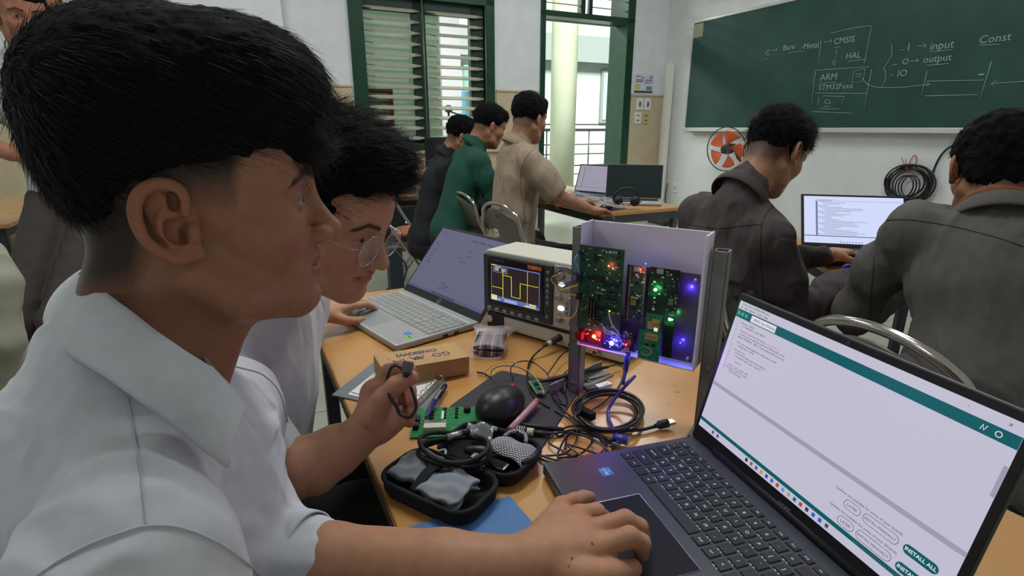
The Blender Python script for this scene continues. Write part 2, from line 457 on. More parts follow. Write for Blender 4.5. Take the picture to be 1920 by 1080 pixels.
# shallow pier left of the window, wainscot tiles and their cap
pier = MB(); pier.b2((-5.6, -.12, 0), (-4.60, 0, ROOM_H)); wobj('wall_pier', pier, m_wall)
def wains(s0, s1, name, t0=0):
    w = MB(); w.b2((s0, t0-.015, .0), (s1, t0, 1.60)); o = wobj(name, w, m_tilew)
    c = MB(); c.b2((s0, t0-.028, 1.60), (s1, t0, 1.622)); c.build('wainscot_cap', m_tilew, o, bevel=.004)
    return o
wains(-9.5, -5.6, 'trim_1'); wains(-5.6, -4.6, 'trim_2', -.12); wains(-4.6, WS0-.02, 'trim_3'); wains(WS1+.02, DS0-.02, 'trim_4'); wains(DS1+.02, 0, 'trim_5')
w = MB(); w.b2((WS0-.02, -.015, 0), (WS1+.02, 0, WZ0-.03)); w.b2((WS0-.04, -.05, WZ0-.03), (WS1+.04, 0, WZ0)); wobj('trim_6', w, m_tilew)
# window_1
win = MB()
fw = .10
win.b2((WS0, -.03, WZ0), (WS0+fw+.04, WT, WZ1)); win.b2((WS1-fw, -.03, WZ0), (WS1, WT, WZ1))
win.b2((WS0, -.03, WZ0), (WS1, WT, WZ0+.07)); win.b2((WS0, -.03, WZ1-fw), (WS1, WT, WZ1))
wo = wobj('window_1', win, m_green, bevel=.006)
fr2 = MB()
fr2.b2((-3.34, .03, WZ0+.05), (-3.20, .10, WZ1-.08)); fr2.b2((-2.70, .03, WZ0+.05), (-2.52, .11, WZ1-.08)); fr2.b2((-3.9, .03, WZ1-.22), (-2.5, .10, WZ1-.09)); fr2.b2((-3.9, .03, WZ0+.06), (-2.5, .10, WZ0+.12))
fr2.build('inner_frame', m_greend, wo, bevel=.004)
br = MB()
for s in (-3.245,): br.tube([(s, -.02, WZ0+.02), (s, -.02, WZ1-.05)], .008, 6)
for s in (-2.54,): br.tube([(s, -.02, WZ0+.02), (s, -.02, WZ1-.05)], .006, 6)
br.build('window_bar', M('grey_green_bar', (110,130,112), .4, .5), wo)
zz = [WZ0+.13+.1045*i for i in range(13)]
for i, z in enumerate(zz):
    for (a, b) in ((-3.86, -3.27), (-3.20, -2.56)):
        s = MB(); 
        s.add([(a, .0, z-.004), (a, .034, z+.010), (a+.10, .034, z+.018), (b-.07, .034, z+.018), (b, .034, z+.010), (b, .0, z-.004), (b-.07, -.005, z-.012), (a+.10, -.005, z-.012)],
              [(0,1,2,7), (7,2,3,6), (6,3,4,5)], 0)
        s.add([(a, .0, z-.010), (a, .034, z+.004), (a+.10, .034, z+.012), (b-.07, .034, z+.012), (b, .034, z+.004), (b, .0, z-.010), (b-.07, -.005, z-.022), (a+.10, -.005, z-.022)],
              [(7,2,1,0), (6,3,2,7), (5,4,3,6)], 0)
        s.add([(a+.10, -.005, z-.012), (b-.07, -.005, z-.012), (b-.07, -.005, z-.022), (a+.10, -.005, z-.022)], [(0,1,2,3)], 0)
        s.build('louvre_slat', m_slat, wo)
sh = MB(); sh.b2((-3.88, .105, WZ0+.06), (-3.30, .115, WZ1-.1)); sh.build('closed_shutter', m_shut, wo)
sh = MB(); sh.b2((-3.20, .105, WZ0+.06), (-3.03, .115, WZ1-.1)); sh.build('open_shutter', m_shut, wo)
nt_ = MB(); nt_.b2((-3.86, .095, 1.16), (-3.57, .104, 1.60)); nt_.build('brown_notice', M('brown_notice_board', (92,62,50), .6), wo)
nt2 = MB(); nt2.b2((-3.84, .088, 1.19), (-3.62, .094, 1.56)); nt2.build('notice_sheet', M('grey_notice_sheet', (120,128,108), .6, var=.3, vs=20), wo)
# door_1 : frame, transom, louvres
dj = MB()
dj.b2((DS0, -.03, 0), (DS0+.06, WT+.02, DZ1)); dj.b2((DS1-.11, -.03, 0), (DS1, WT+.14, DZ1)); dj.b2((DS0, -.03, 2.43), (DS1, WT, 2.49)); dj.b2((DS0, -.03, DZ1-.08), (DS1, WT, DZ1))
do = wobj('door_1', dj, m_green, bevel=.006)
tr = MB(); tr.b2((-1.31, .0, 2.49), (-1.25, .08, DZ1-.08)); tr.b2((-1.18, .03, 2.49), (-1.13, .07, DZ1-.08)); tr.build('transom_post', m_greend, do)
for z in (2.58, 2.68, 2.78):
    for a, b in ((DS0+.08, -1.33), (-1.12, DS1-.14)):
        s = MB(); s.box(((a+b)/2, .04, z), (b-a, .06, .012), Matrix.Rotation(.25, 3, 'X')); s.build('louvre_slat', m_slat, do)
tp = MB(); tp.b2((DS0+.06, .2, 2.42), (DS1-.1, .22, 2.436)); tp.build('head_strip', m_white, do)
# slim white batten standing in the corner
pole = MB(); pole.b2((-.135, -.26, 0), (-.06, -.19, 1.98)); o = wobj('white_batten', pole, M('cream_batten_paint', (226,226,216), .5), None, bevel=.004)
tag(o, 'tall slim white batten standing upright in the corner beside the blackboard wall', 'batten')
# switches, notice on the wainscot
for i, (s, z, lab) in enumerate([(-.385, 1.50, 'white switch plate, upper one nearer the green door frame'), (-.255, 1.50, 'white switch plate, upper one nearer the corner batten'),
                        (-.40, 1.33, 'white socket plate, lower one nearer the green door frame'), (-.27, 1.33, 'yellowed socket plate, lower one nearer the corner batten')]):
    b = MB(); b.b2((s-.052, -.027, z-.072), (s+.052, -.015, z+.072)); o = wobj('switch_plate', b, m_white if i < 3 else M('yellowed_plastic', (190,180,130), .5), None, bevel=.004)
    tag(o, lab, 'switch', 'wall plates beside the door')
    k = MB()
    if i < 2: k.b2((s-.008, -.034, z-.03), (s+.012, -.027, z+.03))
    else:
        for dz in (-.03, .03): k.b2((s-.02, -.030, z+dz-.006), (s+.02, -.027, z+dz+.006))
    k.build('rocker', M('dark_switch', (60,56,56), .5), o)
pm = MB(); pm.b2((-.475, -.004, 1.635), (-.17, 0, 1.865))
pst = wobj('notice_poster', pm, M('poster_paper', (210,210,224), .6), None); tag(pst, 'small white and violet notice poster taped above the cream tiles by the door', 'poster')
q = MB(); q.b2((-.47, -.006, 1.64), (-.175, -.004, 1.665)); q.build('blue_band', M('poster_blue', (60,70,130), .6), pst)
q = MB(); q.b2((-.46, -.006, 1.68), (-.38, -.004, 1.75)); q.build('yellow_picture', M('poster_yellow', (200,196,110), .6), pst)
q = MB(); q.b2((-.28, -.006, 1.675), (-.19, -.004, 1.72)); q.build('green_picture', M('poster_green', (110,160,90), .6), pst)
q = MB()
for (s, z, w_) in ((-.45, 1.835, .07), (-.37, 1.82, .05), (-.45, 1.79, .12), (-.30, 1.79, .11), (-.45, 1.77, .10)): q.b2((s, -.006, z), (s+w_, -.004, z+.009))
q.tube([(-.21+.018*math.cos(a), -.005, 1.83+.018*math.sin(a)) for a in [i*.7 for i in range(9)]], .004, 5, closed=True)
RB = basis((1,0,0), (0,0,1), (0,-1,0)); text_into(q, 'NGHI I.T', .035, (-.24, -.006, 1.765), RB)
q.build('lettering', M('poster_ink', (80,60,120), .6), pst)
# wall socket on the board wall and dark cable box on the floor
def robj(name, mb, mat, kind=None, **k): return wobj(name, mb, mat, kind, **k)
q = MB(); q.b2((-.012, -.43, .39), (0, -.36, .51)); o = robj('wall_socket', q, m_white, bevel=.003); tag(o, 'small white socket plate low on the blackboard wall near the corner', 'socket')
q2 = MB(); q2.b2((-.014, -.41, .43), (-.012, -.38, .44)); q2.b2((-.014, -.41, .46), (-.012, -.38, .47)); q2.build('socket_hole', M('dark_switch'), o)
q = MB(); q.b2((-.35, -.62, 0), (-.12, -.3, .06)); o = robj('power_strip', q, M('black_plastic', (26,26,30), .45), bevel=.01); tag(o, 'low black power strip lying on the floor under the blackboard wall', 'power strip')
q2 = MB(); q2.tube(wire([(-.2, -.35, .05), (-.06, -.3, .1), (-.03, -.25, .35), (-.05, -.3, .5)], 6), .006, 6); q2.build('flex', M('black_plastic'), o)
# ------------------------------------------------------------------ blackboard
BS0, BS1, BZ0, BZ1 = .48, 4.6, 1.18, 2.40
m_board = M('green_chalkboard', (20,58,52), .55, var=.22, vs=3.5, c2=(27,68,58), bump=.02)
m_alu = M('pale_aluminium', (196,196,190), .4, .3)
m_chalk = M('chalk', (132,160,148), .95)
bb = MB(); bb.b2((-.03, -BS1, BZ0+.03), (-.012, -BS0, BZ1)); board = robj('blackboard', bb, m_board)
tag(board, 'large dark green blackboard with chalk diagrams in a pale frame', 'blackboard')
f = MB(); f.b2((-.04, -BS0-.03, BZ0), (0, -BS0, BZ1+.03)); f.b2((-.04, -BS1, BZ1), (0, -BS0, BZ1+.03)); f.b2((-.045, -BS1, BZ0), (0, -BS0, BZ0+.03)); f.b2((-.04, -BS1, BZ0), (0, -BS1+.03, BZ1+.03))
f.build('board_frame', m_alu, board, bevel=.004)
f = MB(); f.b2((-.10, -BS1+.2, BZ0-.012), (0, -BS0-.1, BZ0)); f.build('chalk_ledge', m_alu, board, bevel=.003)
f = MB(); f.b2((-.033, -BS0-.18, BZ1-.16), (-.03, -BS0-.01, BZ1-.01)); f.build('paper_patch', M('aged_paper', (150,146,124), .8), board)
ck = MB(); cx = -.0335
def cl(*p, r=.0030): ck.tube([(cx, -a, b) for a, b in p], r, 4)
def cs(*p, r=.0030): ck.tube(wire([(cx, -a, b) for a, b in p], 5), r, 4)
cl((2.201,2.01),(2.213,1.797)); cs((2.28,2.045),(2.45,2.06),(2.649,2.055),(2.657,2.0),(2.654,1.74))
cl((2.34,1.92),(2.40,1.92)); cl((2.375,1.90),(2.372,1.77)); cs((2.35,1.81),(2.372,1.765),(2.39,1.80))
cl((2.50,1.785),(2.66,1.79)); cl((2.204,1.736),(2.70,1.722)); cl((2.19,1.735),(2.205,1.42)); cl((2.726,1.70),(2.724,1.36)); cl((2.22,1.53),(2.72,1.50))
cl((2.214,1.361),(2.62,1.335)); cl((2.27,1.49),(2.27,1.41)); cl((2.31,1.50),(2.52,1.485),(2.51,1.42)); cl((2.29,1.385),(2.50,1.375)); cl((2.33,1.405),(2.40,1.402))
cl((2.57,1.70),(2.57,1.60),(2.67,1.60),(2.67,1.71),(2.57,1.70)); cl((2.59,1.67),(2.65,1.67)); cl((2.59,1.645),(2.65,1.65))
cs((2.66,1.63),(2.75,1.56),(2.95,1.535),(3.15,1.54),(3.22,1.545)); cl((3.19,1.56),(3.22,1.545),(3.19,1.53))
cs((2.86,1.88),(2.875,1.80),(2.85,1.73),(2.83,1.70),(2.85,1.67),(2.86,1.60),(2.84,1.55))
cl((2.93,1.83),(2.965,1.83)); cl((2.90,1.72),(2.93,1.72)); cl((2.89,1.64),(2.92,1.64))
cl((3.07,1.845),(3.13,1.84)); cl((3.11,1.86),(3.13,1.84),(3.11,1.82)); cl((3.03,1.735),(3.10,1.735)); cl((3.08,1.75),(3.10,1.735),(3.08,1.72))
cl((3.17,1.79),(3.33,1.79)); cl((3.17,1.69),(3.32,1.69)); cl((3.50,1.80),(3.63,1.79))
cl((3.173,1.461),(3.178,1.65)); cl((3.60,1.68),(3.585,1.41)); cl((3.19,1.57),(3.58,1.55)); cl((3.196,1.457),(3.564,1.449)); cl((3.63,1.522),(3.95,1.528)); cl((3.66,1.545),(3.63,1.522),(3.66,1.50)); cl((3.54,1.59),(3.575,1.59), r=.007)
cl((1.66,1.975),(1.73,1.973)); cl((1.71,1.99),(1.73,1.973),(1.71,1.955)); cl((1.57,1.90),(1.62,1.90)); cl((1.86,1.93),(2.03,1.925)); cl((2.23,1.98),(2.31,1.98)); cl((2.29,2.0),(2.31,1.98),(2.29,1.96)); cl((3.33,2.13),(3.37,2.16),r=.007)
cl((2.0,1.965),(2.02,1.963)); cl((2.25,1.615),(2.42,1.615))
RRm = basis((0,-1,0), (0,0,1), (-1,0,0))
def ct(b, s, z, size): text_into(ck, b, size*.88, (cx, -s, z), RRm, 0, .0005, 'LEFT', 0.0)
ct('C', 1.585, 1.955, .09); ct('Bare', 1.79, 1.98, .085); ct('Metal', 2.02, 1.965, .085); ct('CMSIS', 2.33, 1.97, .085); ct('HAL', 2.47, 1.83, .085)
ct('ARM', 2.25, 1.665, .095); ct('STM32Fxxx', 2.25, 1.575, .08); ct('I', 2.99, 1.845, .09); ct('O', 2.97, 1.735, .075); ct('IO', 2.95, 1.645, .085)
ct('input', 3.16, 1.83, .095); ct('output', 3.13, 1.735, .085); ct('Const', 3.49, 1.835, .09); ct('Cs', 2.33, 1.445, .07)
ck.build('chalk_writing', m_chalk, board)
# ------------------------------------------------------------------ outside the door
o = MB(); o.b2((-14, .2, -.15), (9, 4.6, -.02)); wobj('floor_corridor', o, m_corr)
m_ext = M('pale_mint_render', (214,228,216), .9, var=.03, vs=2)
o = MB(); o.b2((-22, 9.5, -4), (14, 9.8, 9)); wobj('wall_opposite', o, m_ext)
o = MB(); o.b2((-22, 9.2, 3.15), (14, 9.5, 3.9)); wobj('trim_7', o, M('grey_beam_paint', (168,178,172), .9))
o = MB(); o.b2((-16, 4.15, 0), (6, 4.3, .16)); wobj('trim_8', o, M('kerb_paint', (196,204,190), .8))
# round column
def dir_s(px, t):
    """s coordinate at distance t outside the wall seen at pixel column px"""
    d = WD(px, 239, 1); d.z = 0
    k = (CORNER.dot(E2)+t)/d.dot(E2); p = d*k; return (p-CORNER).dot(E1)
colm = MB(); s1 = dir_s(1055, 3.4); colm.tube([(s1, 3.4, -.02), (s1, 3.4, 6)], .245, 40)
wobj('column', colm, M('cream_column_paint', (206,210,184), .8, var=.04, vs=3), 'structure')
colm = MB(); s1 = dir_s(842, 3.4); colm.b2((s1-.17, 3.2, -.02), (s1+.17, 3.6, 5)); o = wobj('column', colm, M('grey_pillar_paint', (150,148,150), .8), 'structure')
rl = MB(); RLT = 4.22
for z, r in ((1.16, .03), (1.27, .014), (.86, .012), (.66, .012), (.42, .015), (.24, .012)): rl.tube([(-14, RLT, z), (6, RLT, z)], r, 8)
for s in np.arange(-13, 6, 1.05): rl.tube([(s, RLT, .1), (s, RLT, 1.16)], .016, 8)
o = wobj('corridor_railing', rl, M('brown_grey_rail', (92,88,84), .4, .4), None); tag(o, 'grey metal railing along the corridor outside the open doorway', 'railing')
s1 = dir_s(1128, 9.3); s2 = dir_s(1143, 9.3)
q = MB(); q.b2((s1, 9.42, 1.35), (s2+.25, 9.5, 3.0)); o = wobj('window_2', q, M('grey_frame_paint', (150,160,150), .6)); 
q = MB(); q.b2((s1+.08, 9.40, 1.45), (s2+.15, 9.42, 2.9)); q.build('pane', M('pale_glass', (190,205,200), .3), o)
# distant façade seen through the louvres
for px, w_, c, z0, z1 in ((858, .5, (90,150,180), .6, 2.2), (880, .3, (150,180,170), .3, 2.9), (828, .25, (120,140,140), .7, 2.0)):
    s1 = dir_s(px, 9.0); q = MB(); q.b2((s1, 9.3, z0), (s1+w_, 9.5, z1)); wobj('window_3', q, M('facade_%d' % px, c, .5))
lampo = MB(); s1 = dir_s(842, 2.2); lampo.tube([(s1, 2.2, 0), (s1, 2.2, 1.45)], .018, 8); lampo.ell((s1, 2.2, 1.48), (.07, .07, .06), 10); lampo.tube([(s1, 2.2, 1.45), (s1+.22, 2.2, 1.38)], .012, 6)
for a in (0, 2.1, 4.2): lampo.tube([(s1, 2.2, .5), (s1+.25*math.cos(a), 2.2+.25*math.sin(a), 0)], .012, 6)
o = wobj('camera_tripod', lampo, M('black_plastic'), None); tag(o, 'dark tripod with a head standing outside, seen through the louvres', 'tripod')
# ================================================================== the work table
m_wood = M('orange_laminate', (202,148,84), .32, var=.10, vs=5, c2=(186,132,70), coat=.9, bump=.02, bs=60)
m_edge = M('dark_table_edge', (96,72,44), .6)
m_steel = M('dark_steel_paint', (50,58,66), .5, .3)
m_black = M('black_plastic')
TA = Vector((-.45, .893, 0)); TN = Vector((.893, .45, 0)); TO = Vector((-.322, .90, 0)); TRZ = math.atan2(.45, .893)
def desk(name, label, origin, rz, w, l, h=.75, th=.022, mat=None, leg=.035, shelf=False, group=None, legmat=None):
    """local x across, y along"""
    t = thing(name, label, 'table', origin, rz, group)
    q = MB(); q.b2((0, 0, h-th), (w, l, h)); q.build('table_top', mat or m_wood, t, bevel=.003)
    q = MB(); q.b2((.03, .03, h-th-.05), (w-.03, .06, h-th)); q.b2((.03, l-.06, h-th-.05), (w-.03, l-.03, h-th)); q.b2((.03, .03, h-th-.05), (.06, l-.03, h-th)); q.b2((w-.06, .03, h-th-.05), (w-.03, l-.03, h-th))
    q.build('apron', legmat or m_steel, t)
    for x in (.045, w-.045):
        for y in (.045, l-.045):
            q = MB(); q.b2((x-leg/2, y-leg/2, 0), (x+leg/2, y+leg/2, h-th)); q.build('leg', legmat or m_steel, t, bevel=.003)
    q = MB(); q.b2((.05, .05, .12), (.08, l-.05, .15)); q.b2((w-.08, .05, .12), (w-.05, l-.05, .15)); q.build('foot_rail', legmat or m_steel, t)
    if shelf:
        q = MB(); q.b2((.05, .05, h-.20), (w-.05, l-.05, h-.18)); q.build('under_shelf', mat or m_wood, t)
    return t
o_ = TO - TA*1.02
tbl = desk('work_table', 'long orange laminate table crowded with laptops, cables and circuit boards', (o_.x, o_.y, 0), TRZ, .70, 1.60)
q = MB(); q.b2((-.002, 0, .727), (0, 1.60, .748)); q.build('edge_band', m_edge, tbl)
mw = M('worn_table_spot', (150,92,40), .6)
q = MB()
for px, py, r in ((604, 640, .004), (1118, 800, .003), (645, 623, .0025), (560, 700, .003), (1270, 735, .004)):
    p = WZ(px, py, .7502)
    q.prism([(r*(1+.5*math.sin(k*2.3))*math.cos(k*.8), r*.6*math.sin(k*.8)) for k in range(8)], 0, .0002, 0, (p, Vector((1,0,0)), Vector((0,1,0)), Vector((0,0,1))))
q.build('worn_spot', mw, tbl, world=True)
mt = M('clear_tape_scrap', (214,206,196), .12, spec=.8, alpha=.35)
q = MB(); r_ = random.Random(5)
for i in range(16):
    p = WZ(1205+r_.random()*70, 705+r_.random()*60, .7503); a = r_.random()*6; L = .006+.012*r_.random()
    q.box(p, (L, .0012, .0003), Matrix.Rotation(a, 3, 'Z') @ Matrix.Rotation(.15, 3, 'Y'))
q.build('tape_residue', mt, tbl, world=True)
# ------------------------------------------------------------------ screens
def em(name, c, s=1.0): 
    return M('glow_'+name, (8,8,10), .25, emit=c, es=s)
def rects(mb, L, z, W, H, mi=0, th=.0002):
    """rectangles as fractions x0,y0,x1,y1 with y measured from the top; thin plates above the screen plane"""
    for x0, y0, x1, y1 in L:
        mb.b2((x0*W, H-y1*H, z), (x1*W, H-y0*H, z+th), mi)
def laptop(name, label, loc, rz, W, D, T, open_deg, mats, sw=.344, sh=.194, chin=.02, inset=.0, hinge_y=None):
    body, deck, lidm, bezel = mats
    t = thing(name, label, 'laptop', loc, rz)
    b = MB(); b.b2((0, 0, .002), (W, D, T)); b.build('base', body, t, bevel=.004)
    for x in (.03, W-.03):
        q = MB(); q.b2((x-.02, .02, 0), (x+.02, .03, .003)); q.b2((x-.02, D-.03, 0), (x+.02, D-.02, .003)); q.build('rubber_foot', m_black, t)
    lid = bpy.data.objects.new('lid', None); COL.objects.link(lid); lid.parent = t
    lid.location = (0, hinge_y if hinge_y is not None else D-.004, T-.002); lid.rotation_euler = (math.radians(open_deg), 0, 0)
    # lid local: x right, y up the screen, z towards the viewer (normal)
    hgt = chin+sh+.010
    q = MB(); q.b2((inset, 0, -.007), (W-inset, hgt, 0)); q.build('lid_shell', lidm, lid, bevel=.003)
    q = MB(); q.b2((inset+.002, .004, 0), (W-inset-.002, hgt-.002, .0012)); q.build('screen_bezel', bezel, lid)
    return t, lid, ((W-sw)/2, chin, .0013), hgt
def flat_lid(lid): return lid
def place(o, lid, org): o.parent = lid; o.location = org
def keyboard(name, parent, x0, y0, rows, pitch, keyh, z, mat, legend=None, lm=None, gap=.003, leg_size=.006, tray=None):
    """rows from the bottom up: list of lists (width in units, legend); recessed-look keycaps standing on the deck"""
    q = MB(); ql = MB()
    for r, row in enumerate(rows):
        x = x0
        kh = keyh[r] if isinstance(keyh, list) else keyh
        y = y0+sum((keyh[j] if isinstance(keyh, list) else keyh) for j in range(r))
        for wd, lg in row:
            w_ = wd*pitch
            if lg is not None:
                a, b, c, d = x+gap/2, x+w_-gap/2, y+gap/2, y+kh-gap/2; i = .0012
                q.add([(a,c,z),(b,c,z),(b,d,z),(a,d,z),(a+i,c+i,z+.0014),(b-i,c+i,z+.0014),(b-i,d-i,z+.0014),(a+i,d-i,z+.0014)],
                      [(4,5,6,7),(0,1,5,4),(1,2,6,5),(2,3,7,6),(3,0,4,7)])
                if legend is not None and lg:
                    sz = leg_size if len(lg) == 1 else leg_size*.62
                    text_into(ql, lg, sz, ((a+b)/2, (c+d)/2, z+.0015), Matrix.Identity(3), 0, .00005)
                    if len(lg) == 1: ql.b2(((a+b)/2-.004, c-.0012, z+.0004), ((a+b)/2-.001, c-.0004, z+.0006)); ql.b2(((a+b)/2+.001, c-.0012, z+.0004), ((a+b)/2+.003, c-.0004, z+.0006))
            x += w_
    k = q.build(name, mat, parent)
    if legend is not None: ql.build('key_lettering', lm, k)
    return k
K = lambda s: [(1, c) for c in s]
# ================================================================== the near dark laptop
m_dk = M('dark_slate_plastic', (58,60,70), .42, var=.06, vs=60, bump=.03, bs=900)
m_bz = M('matt_black_bezel', (20,20,24), .5)
m_key = M('black_keycap', (24,26,30), .45)
nrz = math.radians(-73.2); c_, s_ = math.cos(nrz), math.sin(nrz)
bu, bv = -.052, -.1455
nloc = Vector((.196 + c_*bu - s_*bv, .630 + s_*bu + c_*bv, .75))
lapn, lid, org, lh = laptop('laptop', 'dark grey laptop open on a white code editor, the one nearest the camera', nloc, nrz, .360, .254, .021, 104-28+28, (m_dk, m_dk, M('black_lid', (26,26,30), .4), m_bz), chin=.024)
lid.location.y = .254-.016; lid.rotation_euler = (math.radians(76), 0, 0)
rows = [[(1,'fn'),(1,'ctrl'),(1,''),(1,'alt'),(5,''),(1,'alt gr'),(1,'ctrl'),(1,'<'),(1,'v'),(1,'>'),(.25,None),(1.2,'0'),(1,'.')],
        [(2.05,'shift')]+K('ZXCVBNM,./')+[(1.95,'shift'),(.25,None)]+K('123')+[],
        [(1.55,'caps lock')]+K("ASDFGHJKL;'")+[(2.45,'enter'),(.25,None)]+K('456'),
        [(1.3,'tab')]+K('QWERTYUIOP[]')+[(1.7,'\\'),(.25,None)]+K('789'),
        [(.8,'~')]+K('1234567890-=')+[(2.2,'back'),(.25,None)]+[(1,'num'),(1,'/'),(1,'*')],
        [(1,'esc')]+[(1.0,'F%d' % i) for i in range(1,13)]+[(1,'ins'),(1,'del')]+[(.25,None),(1,'home'),(1,'end'),(1,'pg')]]
m_leg = em('key_legend', (190,215,215), .85)
keyboard('keyboard', lapn, .012, .254-.016-.128+.0, rows, .0186, [.019,.019,.019,.019,.019,.013], .0212, m_key, True, m_leg)
q = MB(); q.b2((.098, .018, .0211), (.098+.127, .018+.076, .0214)); q.build('touchpad', M('black_touchpad', (16,16,20), .5, spec=.2), lapn)
q = MB(); q.tube([(.098,.018,.0214),(.225,.018,.0214),(.225,.094,.0214),(.098,.094,.0214)], .0005, 4, closed=True); q.build('touchpad_rim', M('bright_rim', (190,180,210), .3, .8), lapn)
q = MB(); q.b2((.036, .066, .021), (.053, .083, .0213)); st = q.build('blue_sticker', M('blue_sticker', (40,120,190), .4), lapn)
q = MB(); text_into(q, 'CORE', .0062, (.0445, .0735, .0214), Matrix.Identity(3)); text_into(q, 'intel', .004, (.0445, .079, .0214), Matrix.Identity(3)); text_into(q, 'i5', .003, (.041, .0685, .0214), Matrix.Identity(3)); q.build('sticker_lettering', M('white_print', (225,232,238), .5), st)
q = MB(); q.cyl((.05, .254-.010, .024), (.31, .254-.010, .024), .008); q.build('hinge_bar', m_bz, lapn)
q = MB(); q.b2((-.002, .15, .006), (.0, .165, .014)); q.b2((-.002, .175, .006), (0, .19, .014)); q.build('side_port', m_black, lapn)
W, H = .344, .194
m_scr = em('white_page', (214,210,232), .78)
scr = MB(); scr.b2((0, 0, 0), (W, H, .0004)); so_ = scr.build('screen', m_scr, lid); so_.location = org
teal = em('teal', (14,112,122), .60); ink = em('ink', (90,90,104), .7); grey = em('pale_grey', (176,174,196), .75); white = em('white', (232,230,244), .85)
q = MB(); rects(q, [(0,.058,1,.118)], .0005, W, H); rects(q, [(0,.925,1,.95)], .0005, W, H); q.build('teal_bar', teal, so_)
q = MB(); rects(q, [(.085,.066,.215,.112)], .0008, W, H); q.build('tab', white, so_)
q = MB(); RI = Matrix.Identity(3)
def st_(b, fx, fy, size, al='LEFT', bold=0.0): text_into(q, b, size, (fx*W, H-fy*H, .0012), RI, 0, .00005, al, bold)
st_('ESP32 Dev Module', .10, .09, .0050); st_('sketch_dec | Arduino IDE 2.3.2', .018, .016, .0040); st_('File   Edit   Sketch   Tools   Help', .01, .042, .0040)
st_('#include <WiFi.h>', .045, .145, .0034)
code = [(.055,.165,'//  LoRaWAN_OTAA  ESP32'), (.05,.20,'// Sends the data from the sensor --------------------'), (.05,.222,'// board uses the uplink port and the // ISR function timer'), (.05,.244,'#define INTERVAL  1000  // 6 kb sending 64bit and to the'),
        (.05,.285,'// The loop runs the application mode status by wifi'), (.06,.305,'  configuration = setup'), (.05,.34,'void  task  1() {'), (.058,.36,'  if (the send is taken (ms) return false() }'), (.058,.382,'  // increments of the state  return 0;'), (.07,.42,'  return 0;'),
        (.05,.46,'// Each read the ADC (50)'), (.04,.48,'void next 3 { start (id, count);'), (.05,.50,'  // wakes the board')]
for x, y, b in code: st_(b, x, y, .0036)
for i in range(19): st_(str(i+1), .025, .145+.0195*i, .0032)
st_('-', .87, .025, .006); st_('x', .965, .025, .006)
st_('ESP32 Dev Module on COM5', .745, .938, .0042)
q.build('code_lettering', ink, so_)
q = MB(); rects(q, [(0,.63,1,.655)], .0005, W, H); rects(q, [(.99,.2,1,.35)], .0005, W, H); rects(q, [(0,.655,.98,.657)], .0005, W, H); q.build('console_divider', grey, so_)
def pill(mb, x0, y0, x1, y1, z=.0008):
    a, b, c, d = x0*W, x1*W, H-y1*H, H-y0*H; r = (d-c)/2; pts = []
    for i in range(9): an = -math.pi/2+math.pi*i/8; pts.append((b-r+r*math.cos(an), c+r+r*math.sin(an)))
    for i in range(9): an = math.pi/2+math.pi*i/8; pts.append((a+r+r*math.cos(an), c+r+r*math.sin(an)))
    mb.prism(pts, z, z+.0002); return pts
for k_, (yy, kx) in enumerate(((.765, .0), (.865, 0))):
    bt = MB(); pill(bt, .87, yy, .965, yy+.05); bo = bt.build('install_button', teal, so_)
    q = MB(); text_into(q, 'INSTALL ALL', .0052, (.9175*W, H-(yy+.025)*H, .0012), RI, 0, .00005, 'CENTER', .02); q.build('button_lettering', white, so_)
    q = MB(); pp = pill(MB(), .745, yy, .855, yy+.05); q.tube([(a, b, .0008) for a, b in pp], .0003, 4, closed=True); pp = pill(MB(), .68, yy, .735, yy+.05); q.tube([(a, b, .0008) for a, b in pp], .0003, 4, closed=True)
    q.build('outline_button', ink, so_)
    q = MB(); text_into(q, 'INSTALL MANUALLY', .0037, (.80*W, H-(yy+.025)*H, .0012), RI, 0, .00005); text_into(q, 'LATER', .0042, (.7075*W, H-(yy+.025)*H, .0012), RI, 0, .00005); text_into(q, 'Updates are available for some of your %s' % ('boards' if k_ == 0 else 'libraries'), .0040, (.64*W, H-(yy-.022)*H, .0012), RI, 0, .00005, 'LEFT')
    q.build('notice_lettering', ink, so_)
cols_ = [(60,110,200), (90,95,110), (40,50,60), (200,90,60), (50,120,190), (230,170,60), (60,90,190), (70,120,200), (210,80,60), (110,170,220), (190,180,160), (40,110,150), (210,70,50), (70,70,80), (40,120,210), (60,100,220), (90,95,105)]
xs = [.085, .115]+[.285+.0262*i for i in range(15)]
for i, (x, c) in enumerate(zip(xs, cols_)):
    q = MB(); rects(q, [(x, .962, x+.012, .985)], .0006, W, H); q.build('taskbar_icon', em('icon_%d' % i, c, .7), so_)
for x in (.015, .036, .057):
    q = MB(); q.prism([((x)*W+.0028*math.cos(a*.628), H-.088*H+.0028*math.sin(a*.628)) for a in range(10)], .0008, .001); q.build('round_button', em('teal_light', (90,170,176), .7), so_)
q = MB(); q.tube([((.955)*W+.0025*math.cos(a*.7), H-.088*H+.0025*math.sin(a*.7), .0009) for a in range(9)], .0004, 4, closed=True); q.tube([(.915*W, H-.10*H, .0009), (.918*W, H-.075*H, .0009), (.923*W, H-.10*H, .0009), (.928*W, H-.075*H, .0009)], .0004, 4); q.build('toolbar_icon', white, so_)
q = MB(); text_into(q, 'acer', .011, (.18, .013, .0014), RI, 0, .0002); q.build('maker_mark', M('silver_print', (150,150,156), .4, .5), lid)
q = MB(); q.cyl((.18, lh-.006, .001), (.18, lh-.006, .002), .003, n=14); q.build('webcam', M('webcam_glass', (60,50,90), .2), lid)
